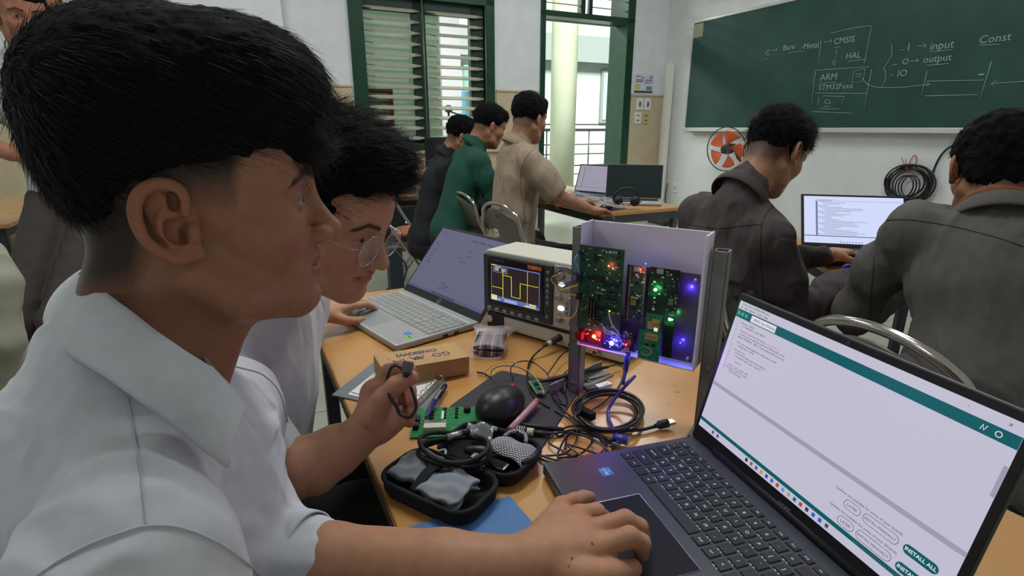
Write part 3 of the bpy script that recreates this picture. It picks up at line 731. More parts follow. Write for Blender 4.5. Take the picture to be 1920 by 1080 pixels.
# ================================================================== the silver laptop
m_sil = M('silver_laptop_metal', (166,166,166), .42, .3)
m_silk = M('silver_keycap', (146,147,144), .5)
hrz = math.radians(-49.3)
lapu, lid, org, lh = laptop('laptop', 'silver laptop with a grey web page on its screen beside the oscilloscope', (-.4816, 1.3305, .75), hrz, .358, .225, .017, 49, (m_sil, m_sil, M('dark_silver_lid', (80,82,92), .4, .4), m_bz), chin=.022, sw=.344)
lid.rotation_euler = (math.radians(49), 0, 0)
rows = [[(1,'fn'),(1.1,''),(1,''),(1,''),(5.1,''),(1,''),(1,''),(1,''),(1,''),(1,''),(.1,None)]+K('0.')+[],
        [(2.2,'')]+[(1,'')]*10+[(2,''),(.1,None)]+[(1,'')]*4,
        [(1.7,'')]+[(1,'')]*11+[(1.5,''),(.1,None)]+[(1,'')]*4,
        [(1.5,'')]+[(1,'')]*12+[(.7,''),(.1,None)]+[(1,'')]*4,
        [(1,'')]*14+[(.3,None)]+[(1,'')]*4, [(.93,'')]*16+[(.1,None)]+[(.8,'')]*4]
rows[0] = [(1,''),(1.1,''),(1,''),(1,''),(5.1,''),(1,''),(1,''),(1,''),(1,''),(1,''),(.1,None)]+[(1,'')]*4
q = MB(); q.b2((.010, .086, .0169), (.352, .194, .0171)); q.build('key_tray', M('key_tray_grey', (112,112,108), .6), lapu)
keyboard('keyboard', lapu, .012, .088, rows, .01835, [.0185,.0185,.0185,.0185,.0185,.012], .0171, m_silk, gap=.0018)
q = MB(); q.b2((.095, .010, .0171), (.215, .080, .0173)); q.build('touchpad', M('grey_touchpad', (150,152,154), .35, .2), lapu)
q = MB(); q.b2((.008, .198, .017), (.350, .203, .0176)); q.build('vent_strip', M('bright_silver', (214,216,218), .3, .5), lapu)
q = MB(); q.b2((.305, .048, .017), (.323, .062, .0173)); st = q.build('blue_sticker', M('blue_sticker'), lapu)
q = MB(); text_into(q, 'intel', .006, (.314, .055, .0174), RI); q.build('sticker_lettering', M('white_print'), st)
q = MB(); q.b2((.326, .040, .017), (.345, .054, .0173)); st = q.build('green_sticker', M('green_sticker', (120,200,60), .4), lapu)
q = MB(); q.b2((.329, .044, .0173), (.342, .050, .0174)); q.build('sticker_mark', M('dark_green_print', (60,130,40), .5), st)
q = MB(); q.b2((.352, .12, .004), (.3585, .134, .010)); q.b2((.352, .15, .004), (.3585, .164, .010)); q.build('side_port', m_black, lapu)
scr = MB(); scr.b2((0, 0, 0), (W, H, .0004)); so_ = scr.build('screen', em('grey_page', (118,120,150), .62), lid); so_.location = org
q = MB(); rects(q, [(0,.955,1,1)], .0005, W, H); q.build('taskbar', em('grey_taskbar', (104,108,150), .6), so_)
ink2 = em('ink_dim', (50,52,72), .5)
q = MB()
for y in (.09,): text_into(q, 'GOWIN  OneKiwi  Programmer', .0085, (.62*W, H-y*H, .0008), RI, 0, .00005)
for x0, y in ((.03,.06), (.05,.09), (.04,.26), (.06,.29), (.04,.36), (.03,.42), (.05,.47), (.03,.52), (.04,.56), (.06,.58)): text_into(q, 'menu item', .005, (x0*W, H-y*H, .0008), RI, 0, .00005, 'LEFT')
for x0, y, b in ((.48,.26,'step 1  open'), (.50,.33,'board file'), (.44,.38,'kit'), (.46,.42,'select and run'), (.40,.80,'Driver'), (.43,.84,'download page'), (.40,.88,'version notes')): text_into(q, b, .0055, (x0*W, H-y*H, .0008), RI, 0, .00005, 'LEFT')
q.build('page_lettering', ink2, so_)
q = MB(); rects(q, [(.36+.022*i,.965,.36+.022*i+.011,.99) for i in range(14)], .0008, W, H); q.build('taskbar_icons', ink2, so_)
q = MB(); text_into(q, 'hp', .010, (.179, .011, .0014), RI, 0, .0002); q.tube([(.179+.0072*math.cos(a*.5), .011+.0072*math.sin(a*.5), .0014) for a in range(13)], .0006, 5, closed=True); q.build('maker_mark', M('silver_print'), lid)
# ================================================================== instruments and small things on the table
def frame_on(px0, py0, px1, py1):
    a = WZ(px0, py0); b = WZ(px1, py1); d = b-a; return a, math.atan2(d.y, d.x)
m_beige = M('instrument_beige', (196,192,180), .5)
m_panel = M('panel_light_grey', (178,178,172), .5)
m_bez = M('scope_dark_bezel', (54,56,60), .45)
m_btn = M('grey_rubber_button', (128,130,132), .5)
m_metal = M('bright_metal', (190,188,180), .3, .9)
a, grz = frame_on(945, 622, 1167, 687)
# signal generator underneath; local x along the front, y backwards, z up
gen = thing('signal_generator', 'flat beige bench generator lying under the oscilloscope', 'instrument', a, grz)
q = MB(); q.b2((-.045, 0, .006), (.309, .22, .040)); q.build('casing', m_beige, gen, bevel=.004)
q = MB(); q.b2((.235, -.0015, .026), (.305, 0, .032)); q.build('front_stripe', M('black_plastic'), gen)
def bnc(parent, x, z, y=0):
    q = MB(); q.cyl((x, y, z), (x, y-.012, z), .0065, n=16); q.cyl((x, y-.001, z), (x, y-.003, z), .009, n=16); o = q.build('socket', m_metal, parent)
    q = MB(); q.cyl((x, y-.012, z), (x, y-.0125, z), .0045, n=12); q.build('socket_core', m_bez, o)
bnc(gen, .19, .020); bnc(gen, .25, .018)
for x in (-.03, .295):
    q = MB(); q.b2((x-.01, .01, 0), (x+.01, .03, .007)); q.b2((x-.01, .19, 0), (x+.01, .21, .007)); q.build('rubber_foot', M('black_plastic'), gen)
# oscilloscope
osc = thing('oscilloscope', 'beige oscilloscope with a dark bezel and a yellow square wave on its screen', 'oscilloscope', a+Vector((0,0,.040)), grz)
X0, XM, X1, Z0, Z1 = -.057, .140, .238, .004, .152
q = MB(); q.prism([(X0, Z0+.01), (X0+.004, Z0), (X1, Z0), (X1, Z1-.004), (X1-.006, Z1), (X0+.006, Z1), (X0, Z1-.006)], 0, .115, 0, (Vector((0,0,0)), Vector((1,0,0)), Vector((0,0,1)), Vector((0,1,0)))); q.build('casing', m_beige, osc, bevel=.003)
q = MB(); q.b2((X0+.002, -.008, Z0+.006), (XM, 0, Z1-.008)); bz = q.build('bezel', m_bez, osc, bevel=.003)
q = MB(); q.b2((XM, -.004, Z0+.004), (X1-.002, 0, Z1-.006)); pan = q.build('control_panel', m_panel, osc, bevel=.002)
q = MB(); q.b2((X0+.018, -.0095, .028), (.118, -.008, .138)); q.build('screen_surround', M('glossy_black', (10,10,14), .15), osc)
q = MB(); q.b2((.075, -.0098, .128), (.112, -.0095, .137)); q.build('orange_badge', M('orange_badge', (206,100,34), .4), osc)
SX0, SX1, SZ0, SZ1 = -.029, .109, .038, .124; SWd, SHt = SX1-SX0, SZ1-SZ0
q = MB(); q.b2((SX0, -.0102, SZ0), (SX1, -.0096, SZ1)); sc = q.build('screen', em('scope_dark', (46,36,40), .6), osc)
def sr(L, name, mat, y=-.0104):
    q = MB()
    for x0, y0, x1, y1 in L: q.b2((SX0+x0*SWd, y, SZ1-y1*SHt), (SX0+x1*SWd, y-.0002, SZ1-y0*SHt))
    return q.build(name, mat, sc)
yl = em('trace_yellow', (238,222,60), .95); bl = em('scope_blue', (96,116,190), .8); pw = em('scope_pale', (205,214,240), .85)
sr([(0,.93,1,1),(0,.0,1,.035),(.0,.03,.012,.93),(.985,.03,1,.93),(.15,.87,.95,.93)], 'blue_band', bl)
sr([(.28,.90,.55,.99)], 'soft_key_box', em('soft_key', (160,180,225), .8), -.0107); sr([(.0,.85,.13,.985)], 'channel_box', em('channel_box', (236,226,190), .9), -.0107)
sr([(.25,.13,.26,.90),(.25,.25,.44,.262),(.43,.25,.44,.80),(.43,.79,.62,.802),(.61,.38,.62,.80),(.61,.38,.97,.392),(.02,.62,.25,.632),(.755,.03,.762,.93)], 'yellow_trace', yl, -.0107)
sr([(.05,.07,.34,.075),(.05,.20,.34,.205),(.05,.07,.055,.205),(.335,.07,.34,.205)]+[(.08+.14*(i % 2), .09+.03*(i//2), .17+.14*(i % 2), .105+.03*(i//2)) for i in range(6)], 'readout', pw, -.0107)
sr([(.04,.87,.11,.90),(.10,.045,.22,.06),(.02,.01,.12,.03),(.80,.88,.93,.92),(.70,.945,.93,.975)], 'readout', yl, -.0109)
q = MB(); text_into(q, '2.00V', .006, (SX0+.16*SWd, -.0112, SZ1-.955*SHt), basis((1,0,0),(0,0,1),(0,-1,0))); text_into(q, '6.47787kHz', .005, (SX0+.80*SWd, -.0112, SZ1-.96*SHt), basis((1,0,0),(0,0,1),(0,-1,0))); q.build('screen_lettering', pw, sc)
q = MB(); RF = basis((1,0,0),(0,0,1),(0,-1,0)); text_into(q, 'GDS-1102', .006, (-.005, -.0099, .133), RF); q.build('model_lettering', M('grey_print', (110,110,112), .5), osc)
q = MB(); text_into(q, 'GW', .007, (.093, -.0101, .1325), RF, bold=.03); q.build('badge_lettering', M('pale_orange_print', (240,170,110), .5), osc)
for i in range(7):
    q = MB(); x = -.036+.0228*i; q.ell((x, -.009, .016), (.0075, .003, .0042), 14); q.build('soft_button', m_btn, osc)
for i in range(7):
    q = MB(); z = [.128, .112, .099, .086, .073, .060, .028][i]; q.ell((.1285, -.009, z), (.0042 if 0 < i < 6 else .0032, .003, .0055 if 0 < i < 6 else .0038), 14); q.build('side_button', m_btn, osc)
def knob(x, z, r, mat=m_panel):
    q = MB(); q.tube([(x, -.004, z), (x, -.014, z), (x, -.016, z)], [r, r*.92, r*.7], 20); q.build('knob', mat, osc)
for x, z, r in ((.158, .124, .0105), (.196, .126, .009), (.156, .078, .007), (.186, .078, .007), (.16, .030, .007), (.193, .030, .008), (.222, .078, .007), (.224, .030, .008)): knob(x, z, r, M('knob_grey', (138,138,136), .5))
lit = em('lit_button', (255,252,225), 2.2)
for z in (.105, .054):
    q = MB(); q.ell((.161, -.005, z), (.0085, .003, .0055), 16); q.build('lit_button', lit, osc)
for x, z in ((.176, .101), (.205, .101), (.19, .108), (.19, .094), (.19, .101)):
    q = MB(); q.b2((x-.005, -.0065, z-.0032), (x+.005, -.004, z+.0032)); q.build('push_button', M('pale_button', (198,198,194), .5), osc, bevel=.001)
q = MB(); q.b2((.170, -.0045, .089), (.212, -.004, .1135)); q.build('button_field', M('field_grey', (140,140,138), .6), osc)
for x, z, c in ((.175, .066, (170,110,120)), (.175, .056, (170,110,120)), (.175, .045, (110,110,170))):
    q = MB(); q.cyl((x, -.004, z), (x, -.007, z), .0038, n=14); q.build('round_key', M('key_%d' % c[2], c, .5), osc)
for x, z in ((.188, .058), (.188, .045)):
    q = MB(); q.b2((x-.004, -.006, z-.004), (x+.004, -.004, z+.004)); q.build('square_key', M('pale_button'), osc, bevel=.001)
q = MB()
for x, z, b in ((.158,.140,'VARIABLE'), (.165,.090,'MEASURE'), (.157,.040,'SCALE'), (.19,.040,'SCALE')): text_into(q, b, .0035, (x, -.0043, z), RF)
q.build('panel_lettering', M('dark_print', (60,60,62), .6), osc)
q = MB(); q.b2((X0+.008, -.004, -.036), (.0, .02, .004)); q.build('corner_block', M('black_plastic'), osc, bevel=.003)
q = MB(); q.cyl((-.040, -.006, -.014), (-.040, -.003, -.014), .0085, n=18); q.build('power_button', M('cream_button', (190,190,172), .4), osc)
q = MB(); q.b2((.0, -.002, -.001), (.22, .02, .004)); q.build('lower_edge', M('black_plastic'), osc)
# ------------------------------------------------------------------ steel frame with the board of circuits
a, frz = frame_on(1097, 738, 1307, 798)
m_post = M('galvanised_steel', (138,140,138), .55, .25, var=.12, vs=30)
fr = thing('board_stand', 'two galvanised steel posts standing on the table holding the circuit board tray', 'frame', a, frz)
for x, top, nm in ((-.019, .305, 'post'), (.208, .292, 'post')):
    q = MB(); q.b2((x-.011, -.012, .003), (x-.008, .012, top)); q.b2((x+.008, -.012, .003), (x+.011, .012, top)); q.b2((x-.011, .009, .003), (x+.011, .012, top)); q.b2((x-.011, -.012, .003), (x+.011, -.009, top))
    p_ = q.build(nm, m_post, fr, bevel=.0008)
    q = MB()
    for z in (.02, .065, .11): q.cyl((x, -.012, z), (x, -.0135, z), .0035, n=10)
    q.build('bolt', m_metal, p_)
# crossing foot angle under the thinner post
f0 = WZ(1042, 748) - a; f1 = WZ(1139, 700) - a
R_ = Matrix.Rotation(-frz, 3, 'Z'); f0 = R_ @ f0; f1 = R_ @ f1
q = MB(); q.bar(f0+Vector((0,0,.0015)), f1+Vector((0,0,.0015)), .03, .003); dd = (f1-f0).normalized(); pn = Vector((-dd.y, dd.x, 0)); q.bar(f0+pn*.015+Vector((0,0,.011)), f1+pn*.015+Vector((0,0,.011)), .003, .022)
ft = q.build('foot_angle', m_post, fr)
q = MB()
for k in (.35, .6): c = f0.lerp(f1, k); q.cyl(c+Vector((0,0,.002)), c+Vector((0,0,.007)), .005, n=6)
q.build('bolt', m_metal, ft)
q = MB(); q.b2((.195, -.04, 0), (.222, .05, .003)); q.build('foot_plate', m_post, fr)
# tray: folded white sheet with circuit boards; local z measured from table
m_tray = M('white_acrylic', (226,216,232), .45)
tr = thing('display_tray', 'white folded acrylic tray fixed between the steel posts carrying lit circuit boards', 'tray', a+Vector((0,0,.108)), frz)
tz0, tz1 = .0, .205
def prof(x): return tz0 + 0*(x)
q = MB()
q.b2((-.003, .010, tz0), (.192, .013, tz1+.002)); q.b2((-.006, -.030, tz0), (-.003, .013, tz1+.003)); q.b2((.189, -.030, tz0), (.192, .013, tz1+.003)); q.b2((-.006, -.030, tz0-.003), (.192, .013, tz0))
q.build('sheet', m_tray, tr, bevel=.001)
q = MB(); q.b2((.070, -.014, .004), (.184, -.011, .146)); q.b2((-.002, -.014, .004), (.070, -.011, .06)); q.build('backing_plate', M('smoked_acrylic', (86,62,66), .25), tr)
for x, z in ((.178, .012), (.178, .138), (.14, .010)):
    q = MB(); q.cyl((x, -.022, z), (x, -.011, z), .0024, n=8); q.build('screw', m_metal, tr)
def pcb(label, x0, z0, x1, z1, y, col, name='circuit_board', grp='circuit boards on the tray'):
    t = thing(name, label, 'circuit board', a+Vector((0,0,.108)), frz, grp)
    q = MB(); q.b2((x0, y, z0), (x1, y+.0016, z1)); q.build('board', M('pcb_%d_%d_%d' % col, col, .4, var=.25, vs=160), t)
    return t
def chip(t, x, z, w, h, y, mat, d=.002, name='chip'):
    q = MB(); q.b2((x, y-d, z), (x+w, y, z+h)); return q.build(name, mat, t)
m_chip = M('black_chip', (22,22,26), .4); m_gold = M('gold_pad', (196,172,104), .4, .4); m_wht = M('silk_white', (206,214,206), .6)
m_pin = M('pin_metal', (210,190,150), .3, .8)
def led(t, x, z, y, col, s, r=.0022, pw_=0.0, rgb=(1,1,1)):
    q = MB(); q.ell((x, y-.003, z), (r, r*.8, r), 12); o = q.build('led', em('led_%d_%d_%d_%d' % (*col, int(s)), col, s), t)
    if pw_:
        l = bpy.data.lights.new('led_light', 'POINT'); l.energy = pw_; l.color = rgb; l.shadow_soft_size = .003
        lo = bpy.data.objects.new('led_light', l); COL.objects.link(lo); lo.parent = t; lo.location = (x, y-.008, z)
rr = random.Random(3)
def scatter(t, x0, z0, x1, z1, y, n, seed):
    r2 = random.Random(seed)
    q1, q2, q3 = MB(), MB(), MB()
    for i in range(n):
        x = x0+(x1-x0)*r2.random(); z = z0+(z1-z0)*r2.random(); w = .001+.003*r2.random(); h = .001+.002*r2.random()
        (q1, q2, q3)[r2.choice([0,0,1,2])].b2((x, y-.0012, z), (x+w, y, z+h))
    for q, nm, m in ((q1, 'small_parts', m_chip), (q2, 'solder_pads', m_pin), (q3, 'silk_print', m_wht)):
        if q.v: q.build(nm, m, t)['kind'] = 'stuff'
# large green board
b1 = pcb('large green circuit board, top one on the tray, with red and yellow-green lamps', -.004, .032, .072, .174, -.036, (28,84,58))
scatter(b1, 0, .04, .068, .17, -.036, 130, 1)
for (x, z, w, h) in ((.022,.152,.008,.008), (.012,.118,.03,.008), (.040,.112,.026,.006), (.052,.072,.012,.005), (.030,.070,.014,.006)): chip(b1, x, z, w, h, -.036, m_chip)
for (x, z, w, h) in ((.016,.060,.003,.028), (.021,.052,.003,.034), (.026,.052,.003,.030), (.027,.084,.008,.012), (.024,.050,.016,.003), (.024,.055,.014,.002), (.046,.100,.018,.003), (.045,.088,.02,.003)):
    o = chip(b1, x, z, w, h, -.036, m_chip, .005, 'pin_header')
    q = MB(); n_ = int(max(w, h)/.0025)
    for i in range(n_):
        f_ = (i+.5)/n_; xx, zz_ = (x+w*f_, z+h/2) if w > h else (x+w/2, z+h*f_); q.b2((xx-.0005, -.0415, zz_-.0005), (xx+.0005, -.041, zz_+.0005))
    q.build('pins', m_pin, o)
q = MB(); text_into(q, 'Tang  DOCK', .0050, (.048, -.0364, .168), RF, bold=.02); text_into(q, 'GOWIN', .004, (.034, -.0364, .098), RF); q.build('board_lettering', m_wht, b1)
led(b1, .049, .146, -.036, (255,70,40), 9, .0018, .01, (1,.2,.1)); led(b1, .054, .072, -.036, (210,255,60), 5, .0013)
q = MB(); q.b2((-.006, -.040, .112), (.002, -.030, .128)); q.b2((-.006, -.040, .082), (.002, -.030, .092)); q.b2((-.004, -.042, .158), (.003, -.034, .164)); q.build('side_connector', M('black_plastic'), b1)
# narrow board
b2 = pcb('narrow grey circuit board with one small red lamp, between the green boards', .080, .058, .107, .150, -.030, (60,72,78))
scatter(b2, .083, .062, .104, .146, -.030, 60, 2); chip(b2, .084, .084, .014, .014, -.030, m_chip, .003); chip(b2, .086, .087, .009, .009, -.0332, M('amber_chip', (150,110,40), .4), .001)
chip(b2, .088, .142, .010, .007, -.030, m_metal, .003, 'port'); chip(b2, .086, .098, .012, .003, -.030, m_metal, .004, 'shield')
q = MB()
for i in range(26):
    for x in (.081, .1045): q.b2((x, -.0312, .060+.0034*i), (x+.0015, -.030, .0615+.0034*i))
q.build('edge_pins', m_pin, b2); led(b2, .099, .146, -.030, (255,60,50), 7, .0015, .006, (1,.15,.1))
# dark board top right with green lamp
b3 = pcb('dark circuit board with a bright green lamp near the top of the tray', .112, .080, .158, .152, -.030, (22,30,34))
scatter(b3, .114, .084, .156, .148, -.030, 60, 3); chip(b3, .124, .144, .010, .007, -.030, m_metal, .004, 'port'); chip(b3, .140, .106, .008, .011, -.030, m_chip); chip(b3, .145, .098, .007, .010, -.030, M('grey_can', (120,120,118), .4, .6), .003, 'can')
led(b3, .124, .118, -.030, (90,255,110), 14, .0026, .02, (.1,1,.2)); led(b3, .132, .122, -.030, (60,70,255), 5, .0011)
q = MB()
for i in range(5): q.b2((.113+.003*i, -.0315, .107), (.1135+.003*i, -.030, .112))
q.build('lit_pins', em('green_pins', (40,160,60), .5), b3)
b4 = pcb('small green module with a cream patch standing under the green lamp', .114, .050, .137, .079, -.036, (46,120,84)); chip(b4, .117, .055, .018, .012, -.036, m_gold, .001, 'patch'); chip(b4, .124, .060, .011, .012, -.0362, m_gold, .0008, 'patch'); chip(b4, .128, .053, .0055, .0055, -.037, em('tiny_label', (225,235,230), .9), .0008, 'white_label')
b5 = pcb('bright green antenna card with a looping cream track at the foot of the tray', .106, .004, .140, .052, -.040, (34,138,96))
q = MB(); q.tube(wire([(.112,-.0403,.016),(.114,-.0403,.012),(.120,-.0403,.0115),(.126,-.0403,.014),(.127,-.0403,.022),(.122,-.0403,.025),(.114,-.0403,.026)], 5), .0009, 5); q.tube([(.117,-.0403,.026),(.118,-.0403,.031)], .0009, 5); q.build('track', m_gold, b5)
chip(b5, .116, .038, .020, .011, -.0402, m_gold, .0005, 'patch'); q = MB()
for i in range(3): q.tube([(.121+.005*i+.0018*math.cos(k), -.041, .0435+.0018*math.sin(k)) for k in range(7)], .0004, 4, closed=True)
q.build('coil_mark', M('grey_print'), b5); chip(b5, .117, .028, .004, .003, -.0402, m_chip); chip(b5, .128, .029, .004, .003, -.0402, m_chip)
b6 = pcb('dark green ribbed module behind the antenna card', .140, .010, .156, .070, -.028, (20,58,46))
q = MB()
for i in range(15): q.b2((.1405, -.030, .012+.0036*i), (.1555, -.028, .0135+.0036*i))
q.build('header_row', m_chip, b6)
led(b6, .149, .0745, -.028, (100,255,130), 14, .0024, .02, (.1,1,.25)); led(b6, .1525, .0745, -.028, (100,255,130), 10, .0016)
b7 = pcb('small black module with a red lamp where the blue cable plugs in', .076, .010, .100, .042, -.034, (30,26,34))
scatter(b7, .078, .012, .098, .040, -.034, 26, 5); chip(b7, .094, .013, .005, .024, -.034, m_chip, .006, 'relay'); led(b7, .0845, .020, -.034, (255,60,60), 7, .0018, .006, (1,.1,.1)); chip(b7, .082, .008, .008, .006, -.034, m_metal, .004, 'port')
b8 = pcb('small module glowing red at the foot of the tray', -.004, .006, .040, .036, -.032, (58,18,24)); scatter(b8, 0, .008, .038, .034, -.032, 24, 6); chip(b8, -.004, .012, .012, .012, -.032, M('red_terminal', (130,24,34), .4), .010, 'terminal')
led(b8, .0285, .022, -.034, (255,90,50), 22, .0034, .10, (1,.06,.03))
b9 = pcb('small module glowing blue at the foot of the tray', .042, .004, .074, .034, -.032, (24,22,60)); scatter(b9, .044, .006, .072, .032, -.032, 20, 7)
led(b9, .060, .017, -.034, (150,160,255), 24, .0038, .16, (.05,.05,1))
for (x, y, z, p_, c) in ((.172, -.012, .125, .05, (.05,.04,1)), (.165, -.018, .035, .05, (.05,.04,1)), (.115, -.02, .003, .05, (.08,.05,1)), (.10, -.016, .152, .004, (.05,.05,1))):
    q = MB(); q.ell((x, y, z), (.0012, .0012, .0012), 8); o = q.build('led', em('led_blue_small', (60,60,255), 12), b9)
    l = bpy.data.lights.new('led_light', 'POINT'); l.energy = p_; l.color = c; l.shadow_soft_size = .002; lo = bpy.data.objects.new('led_light', l); COL.objects.link(lo); lo.parent = b9; lo.location = (x, y-.006, z)
T0 = a+Vector((0,0,.108)); TR = Matrix.Rotation(frz, 3, 'Z')
def T(x, y, z): return T0 + TR @ Vector((x, y, z))
def cable(name, label, pts, r, mat, n=8, closed=False, cat='cable', group=None, seg=8):
    P = wire(pts, n, closed); q = MB(); q.tube(P, r, seg, closed=closed); base = min(P, key=lambda p: p.z)
    t = thing(name, label, cat, (P[0].x, P[0].y, min(p.z for p in P)), 0, group)
    q.build('flex', mat, t, world=True); return t
c = cable('jumper_wire', 'white jumper wire looping over the large green board', [T(.054,-.042,.070), T(.064,-.050,.055), T(.076,-.048,.040), T(.060,-.055,.044), T(.050,-.052,.050), T(.058,-.056,.040), T(.072,-.054,.042)], .0008, M('white_wire', (205,196,214), .5))
c = cable('jumper_wire', 'white jumper wire curling down beside the blue lamp', [T(.060,-.045,.040), T(.070,-.052,.042), T(.082,-.05,.030), T(.078,-.05,.018), T(.068,-.05,.026), T(.064,-.048,.036)], .0008, M('white_wire'))
m_bw = M('blue_wire', (40,90,150), .5); m_ow = M('orange_wire', (180,110,60), .5); m_yw = M('yellow_wire', (200,170,90), .5); m_gw = M('green_wire', (60,110,60), .5); m_pw = M('violet_wire', (70,60,140), .5)
side = [('blue', m_bw, .124, 0), ('green', m_gw, .118, .3), ('violet', m_pw, .121, .6), ('orange', m_ow, .115, .9)]
for nm, mm, z, ph in side:
    c = cable('jumper_wire', '%s jumper wire arching from the side of the large board towards the oscilloscope' % nm, [T(-.004,-.036,z), T(-.022,-.05,z+.012), T(-.042,-.045,z+.004-ph*.006), T(-.046,-.035,z-.018), T(-.034,-.036,z-.022-ph*.004), T(-.02,-.04,z-.014), T(-.005,-.036,z-.008)], .0009, mm)
c = cable('jumper_wire', 'pale blue jumper wire bowed along the edge of the large board', [T(-.003,-.040,.160), T(-.006,-.050,.150), T(.001,-.050,.138), T(-.002,-.040,.126)], .0014, M('sky_wire', (60,140,180), .5))
c = cable('jumper_wire', 'yellow jumper wire in a wide loop beside the large board', [T(-.004,-.038,.088), T(-.018,-.050,.090), T(-.036,-.05,.076), T(-.040,-.05,.058), T(-.026,-.05,.048), T(-.008,-.05,.052), T(-.001,-.045,.066), T(-.003,-.038,.082)], .0009, m_yw)
c = cable('jumper_wire', 'yellow jumper wire making a small loop above the wide one', [T(-.004,-.038,.106), T(-.024,-.050,.100), T(-.044,-.05,.106), T(-.046,-.05,.116), T(-.038,-.046,.120)], .0009, m_yw)
# blue usb cable from the tray to the laptop
m_blue = M('blue_cable', (52,58,150), .3, coat=.4)
port = WZ(1178, 826, .764)
c = cable('usb_cable', 'translucent blue USB cable running from the tray into the dark laptop', [T(.088,-.036,-.022), T(.088,-.045,-.045), WZ(1190,706,.81), WZ(1160,738,.775), WZ(1140,772,.757), WZ(1148,800,.757), port+Vector((-.012,.008,0))], .0027, m_blue)
q = MB(); q.tube([T(.088,-.036,.006), T(.088,-.036,-.008), T(.088,-.036,-.014), T(.088,-.038,-.026)], [.0045,.0052,.0045,.003], 10); q.build('plug', m_blue, c, world=True)
q = MB(); q.tube([port+Vector((-.020,.012,0)), port+Vector((-.012,.006,0)), port], [.003,.007,.0075], 10); q.build('plug', m_blue, c, world=True)
# ------------------------------------------------------------------ cardboard box
p = [WZ(714.8,657,.79), WZ(717.8,698.5,.79), WZ(879.3,666.7,.79), WZ(855.6,631.9,.79)]
bx_o = Vector((p[1].x, p[1].y, .757)); d = p[2]-p[1]; brz = math.atan2(d.y, d.x); BW, BD, BH = d.length, .080, .036
bxt = thing('cardboard_box', 'kraft cardboard box printed GOWIN ONEKIWI lying across the notebook', 'box', bx_o, brz); bxt.rotation_euler = (0.0, .030, brz); bpy.context.view_layer.update()
m_card = M('kraft_card', (184,148,100), .75, var=.05, vs=40); m_cardd = M('kraft_card_side', (172,136,90), .8, var=.05, vs=40)
q = MB(); q.b2((.004, 0, 0), (BW-.004, BD, BH-.001)); q.build('tray', m_cardd, bxt, bevel=.001)
q = MB(); q.b2((.003, -.0012, BH-.002), (BW-.003, BD, BH+.0005)); q.build('lid', m_card, bxt, bevel=.0008)
for x in (0, BW-.006):
    q = MB(); q.b2((x, -.0008, .001), (x+.006, BD, BH)); q.build('end_flap', m_card, bxt, bevel=.0015)
m_ink = M('navy_print', (52,52,96), .6)
RUD = basis((-1,0,0), (0,-1,0), (0,0,1))
q = MB(); text_into(q, 'GO', .024, (BW*.72, BD*.40, BH+.0007), RUD, 0, .0001, 'CENTER', .012); text_into(q, 'IN', .024, (BW*.22, BD*.36, BH+.0007), RUD, 0, .0001, 'CENTER', .012); text_into(q, 'ONEKIWI', .019, (BW*.47, BD*.70, BH+.0007), RUD, 0, .0001, 'CENTER', .03)
text_into(q, 'tm', .005, (BW*.13, BD*.58, BH+.0007), RUD)
for i in range(3):
    for j in range(3-abs(i-1)): q.box((BW*.44+.0055*(i-1)+.0*j, BD*.38+.0055*(j-(2-abs(i-1))/2), BH+.0008), (.0045,.0045,.0003), Matrix.Rotation(.78,3,'Z'))
for s in (-1, 1): q.bar((BW*.44+s*.006, BD*.28, BH+.0008), (BW*.44+s*.014, BD*.50, BH+.0008), .0022, .0003)
q.build('printed_lettering', m_ink, bxt)
# ------------------------------------------------------------------ ring notebook
n1 = WZ(622,742,.7505); n2 = WZ(722,664,.7505); n3 = WZ(838,712,.7505); n4 = WZ(790,779,.7505)
nb = thing('ring_notebook', 'open grey ring notebook with white pages under the cardboard box', 'notebook', (n1.x, n1.y, .75))
def quadprism(mb, P, z0, z1, mi=0): mb.prism([(v.x, v.y) for v in P], z0, z1, mi)
q = MB(); quadprism(q, [n1, n4, n3, n2], .7502, .7525); q.build('cover', M('slate_cover', (112,118,124), .6), nb, world=True)
def lerp4(u, v): return (n1.lerp(n4, u)).lerp(n2.lerp(n3, u), v)
q = MB(); quadprism(q, [lerp4(.17,.10), lerp4(.86,.06), lerp4(.92,.95), lerp4(.17,.95)], .7525, .7555); q.build('pages', M('white_paper', (222,222,216), .8), nb, world=True)
q = MB(); quadprism(q, [lerp4(.15,.06), lerp4(.5,.05), lerp4(.5,.9), lerp4(.16,.9)], .7525, .7535); q.build('lower_sheet', M('white_paper'), nb, world=True)
q = MB(); A_, B_ = lerp4(.90,.02), lerp4(.97,.98); q.bar(A_+Vector((0,0,.0048)), B_+Vector((0,0,.0048)), .007, .003); q.build('ring_bar', m_metal, nb, world=True)
for i in range(6):
    c0 = A_.lerp(B_, .1+.16*i); dr = (n1-n4).normalized(); q = MB(); q.tube([c0+dr*(.004-.008*math.cos(t_))+Vector((0,0,.0055+.009*math.sin(t_))) for t_ in [k*math.pi/8 for k in range(9)]], .0011, 6); q.build('ring', m_metal, nb, world=True)
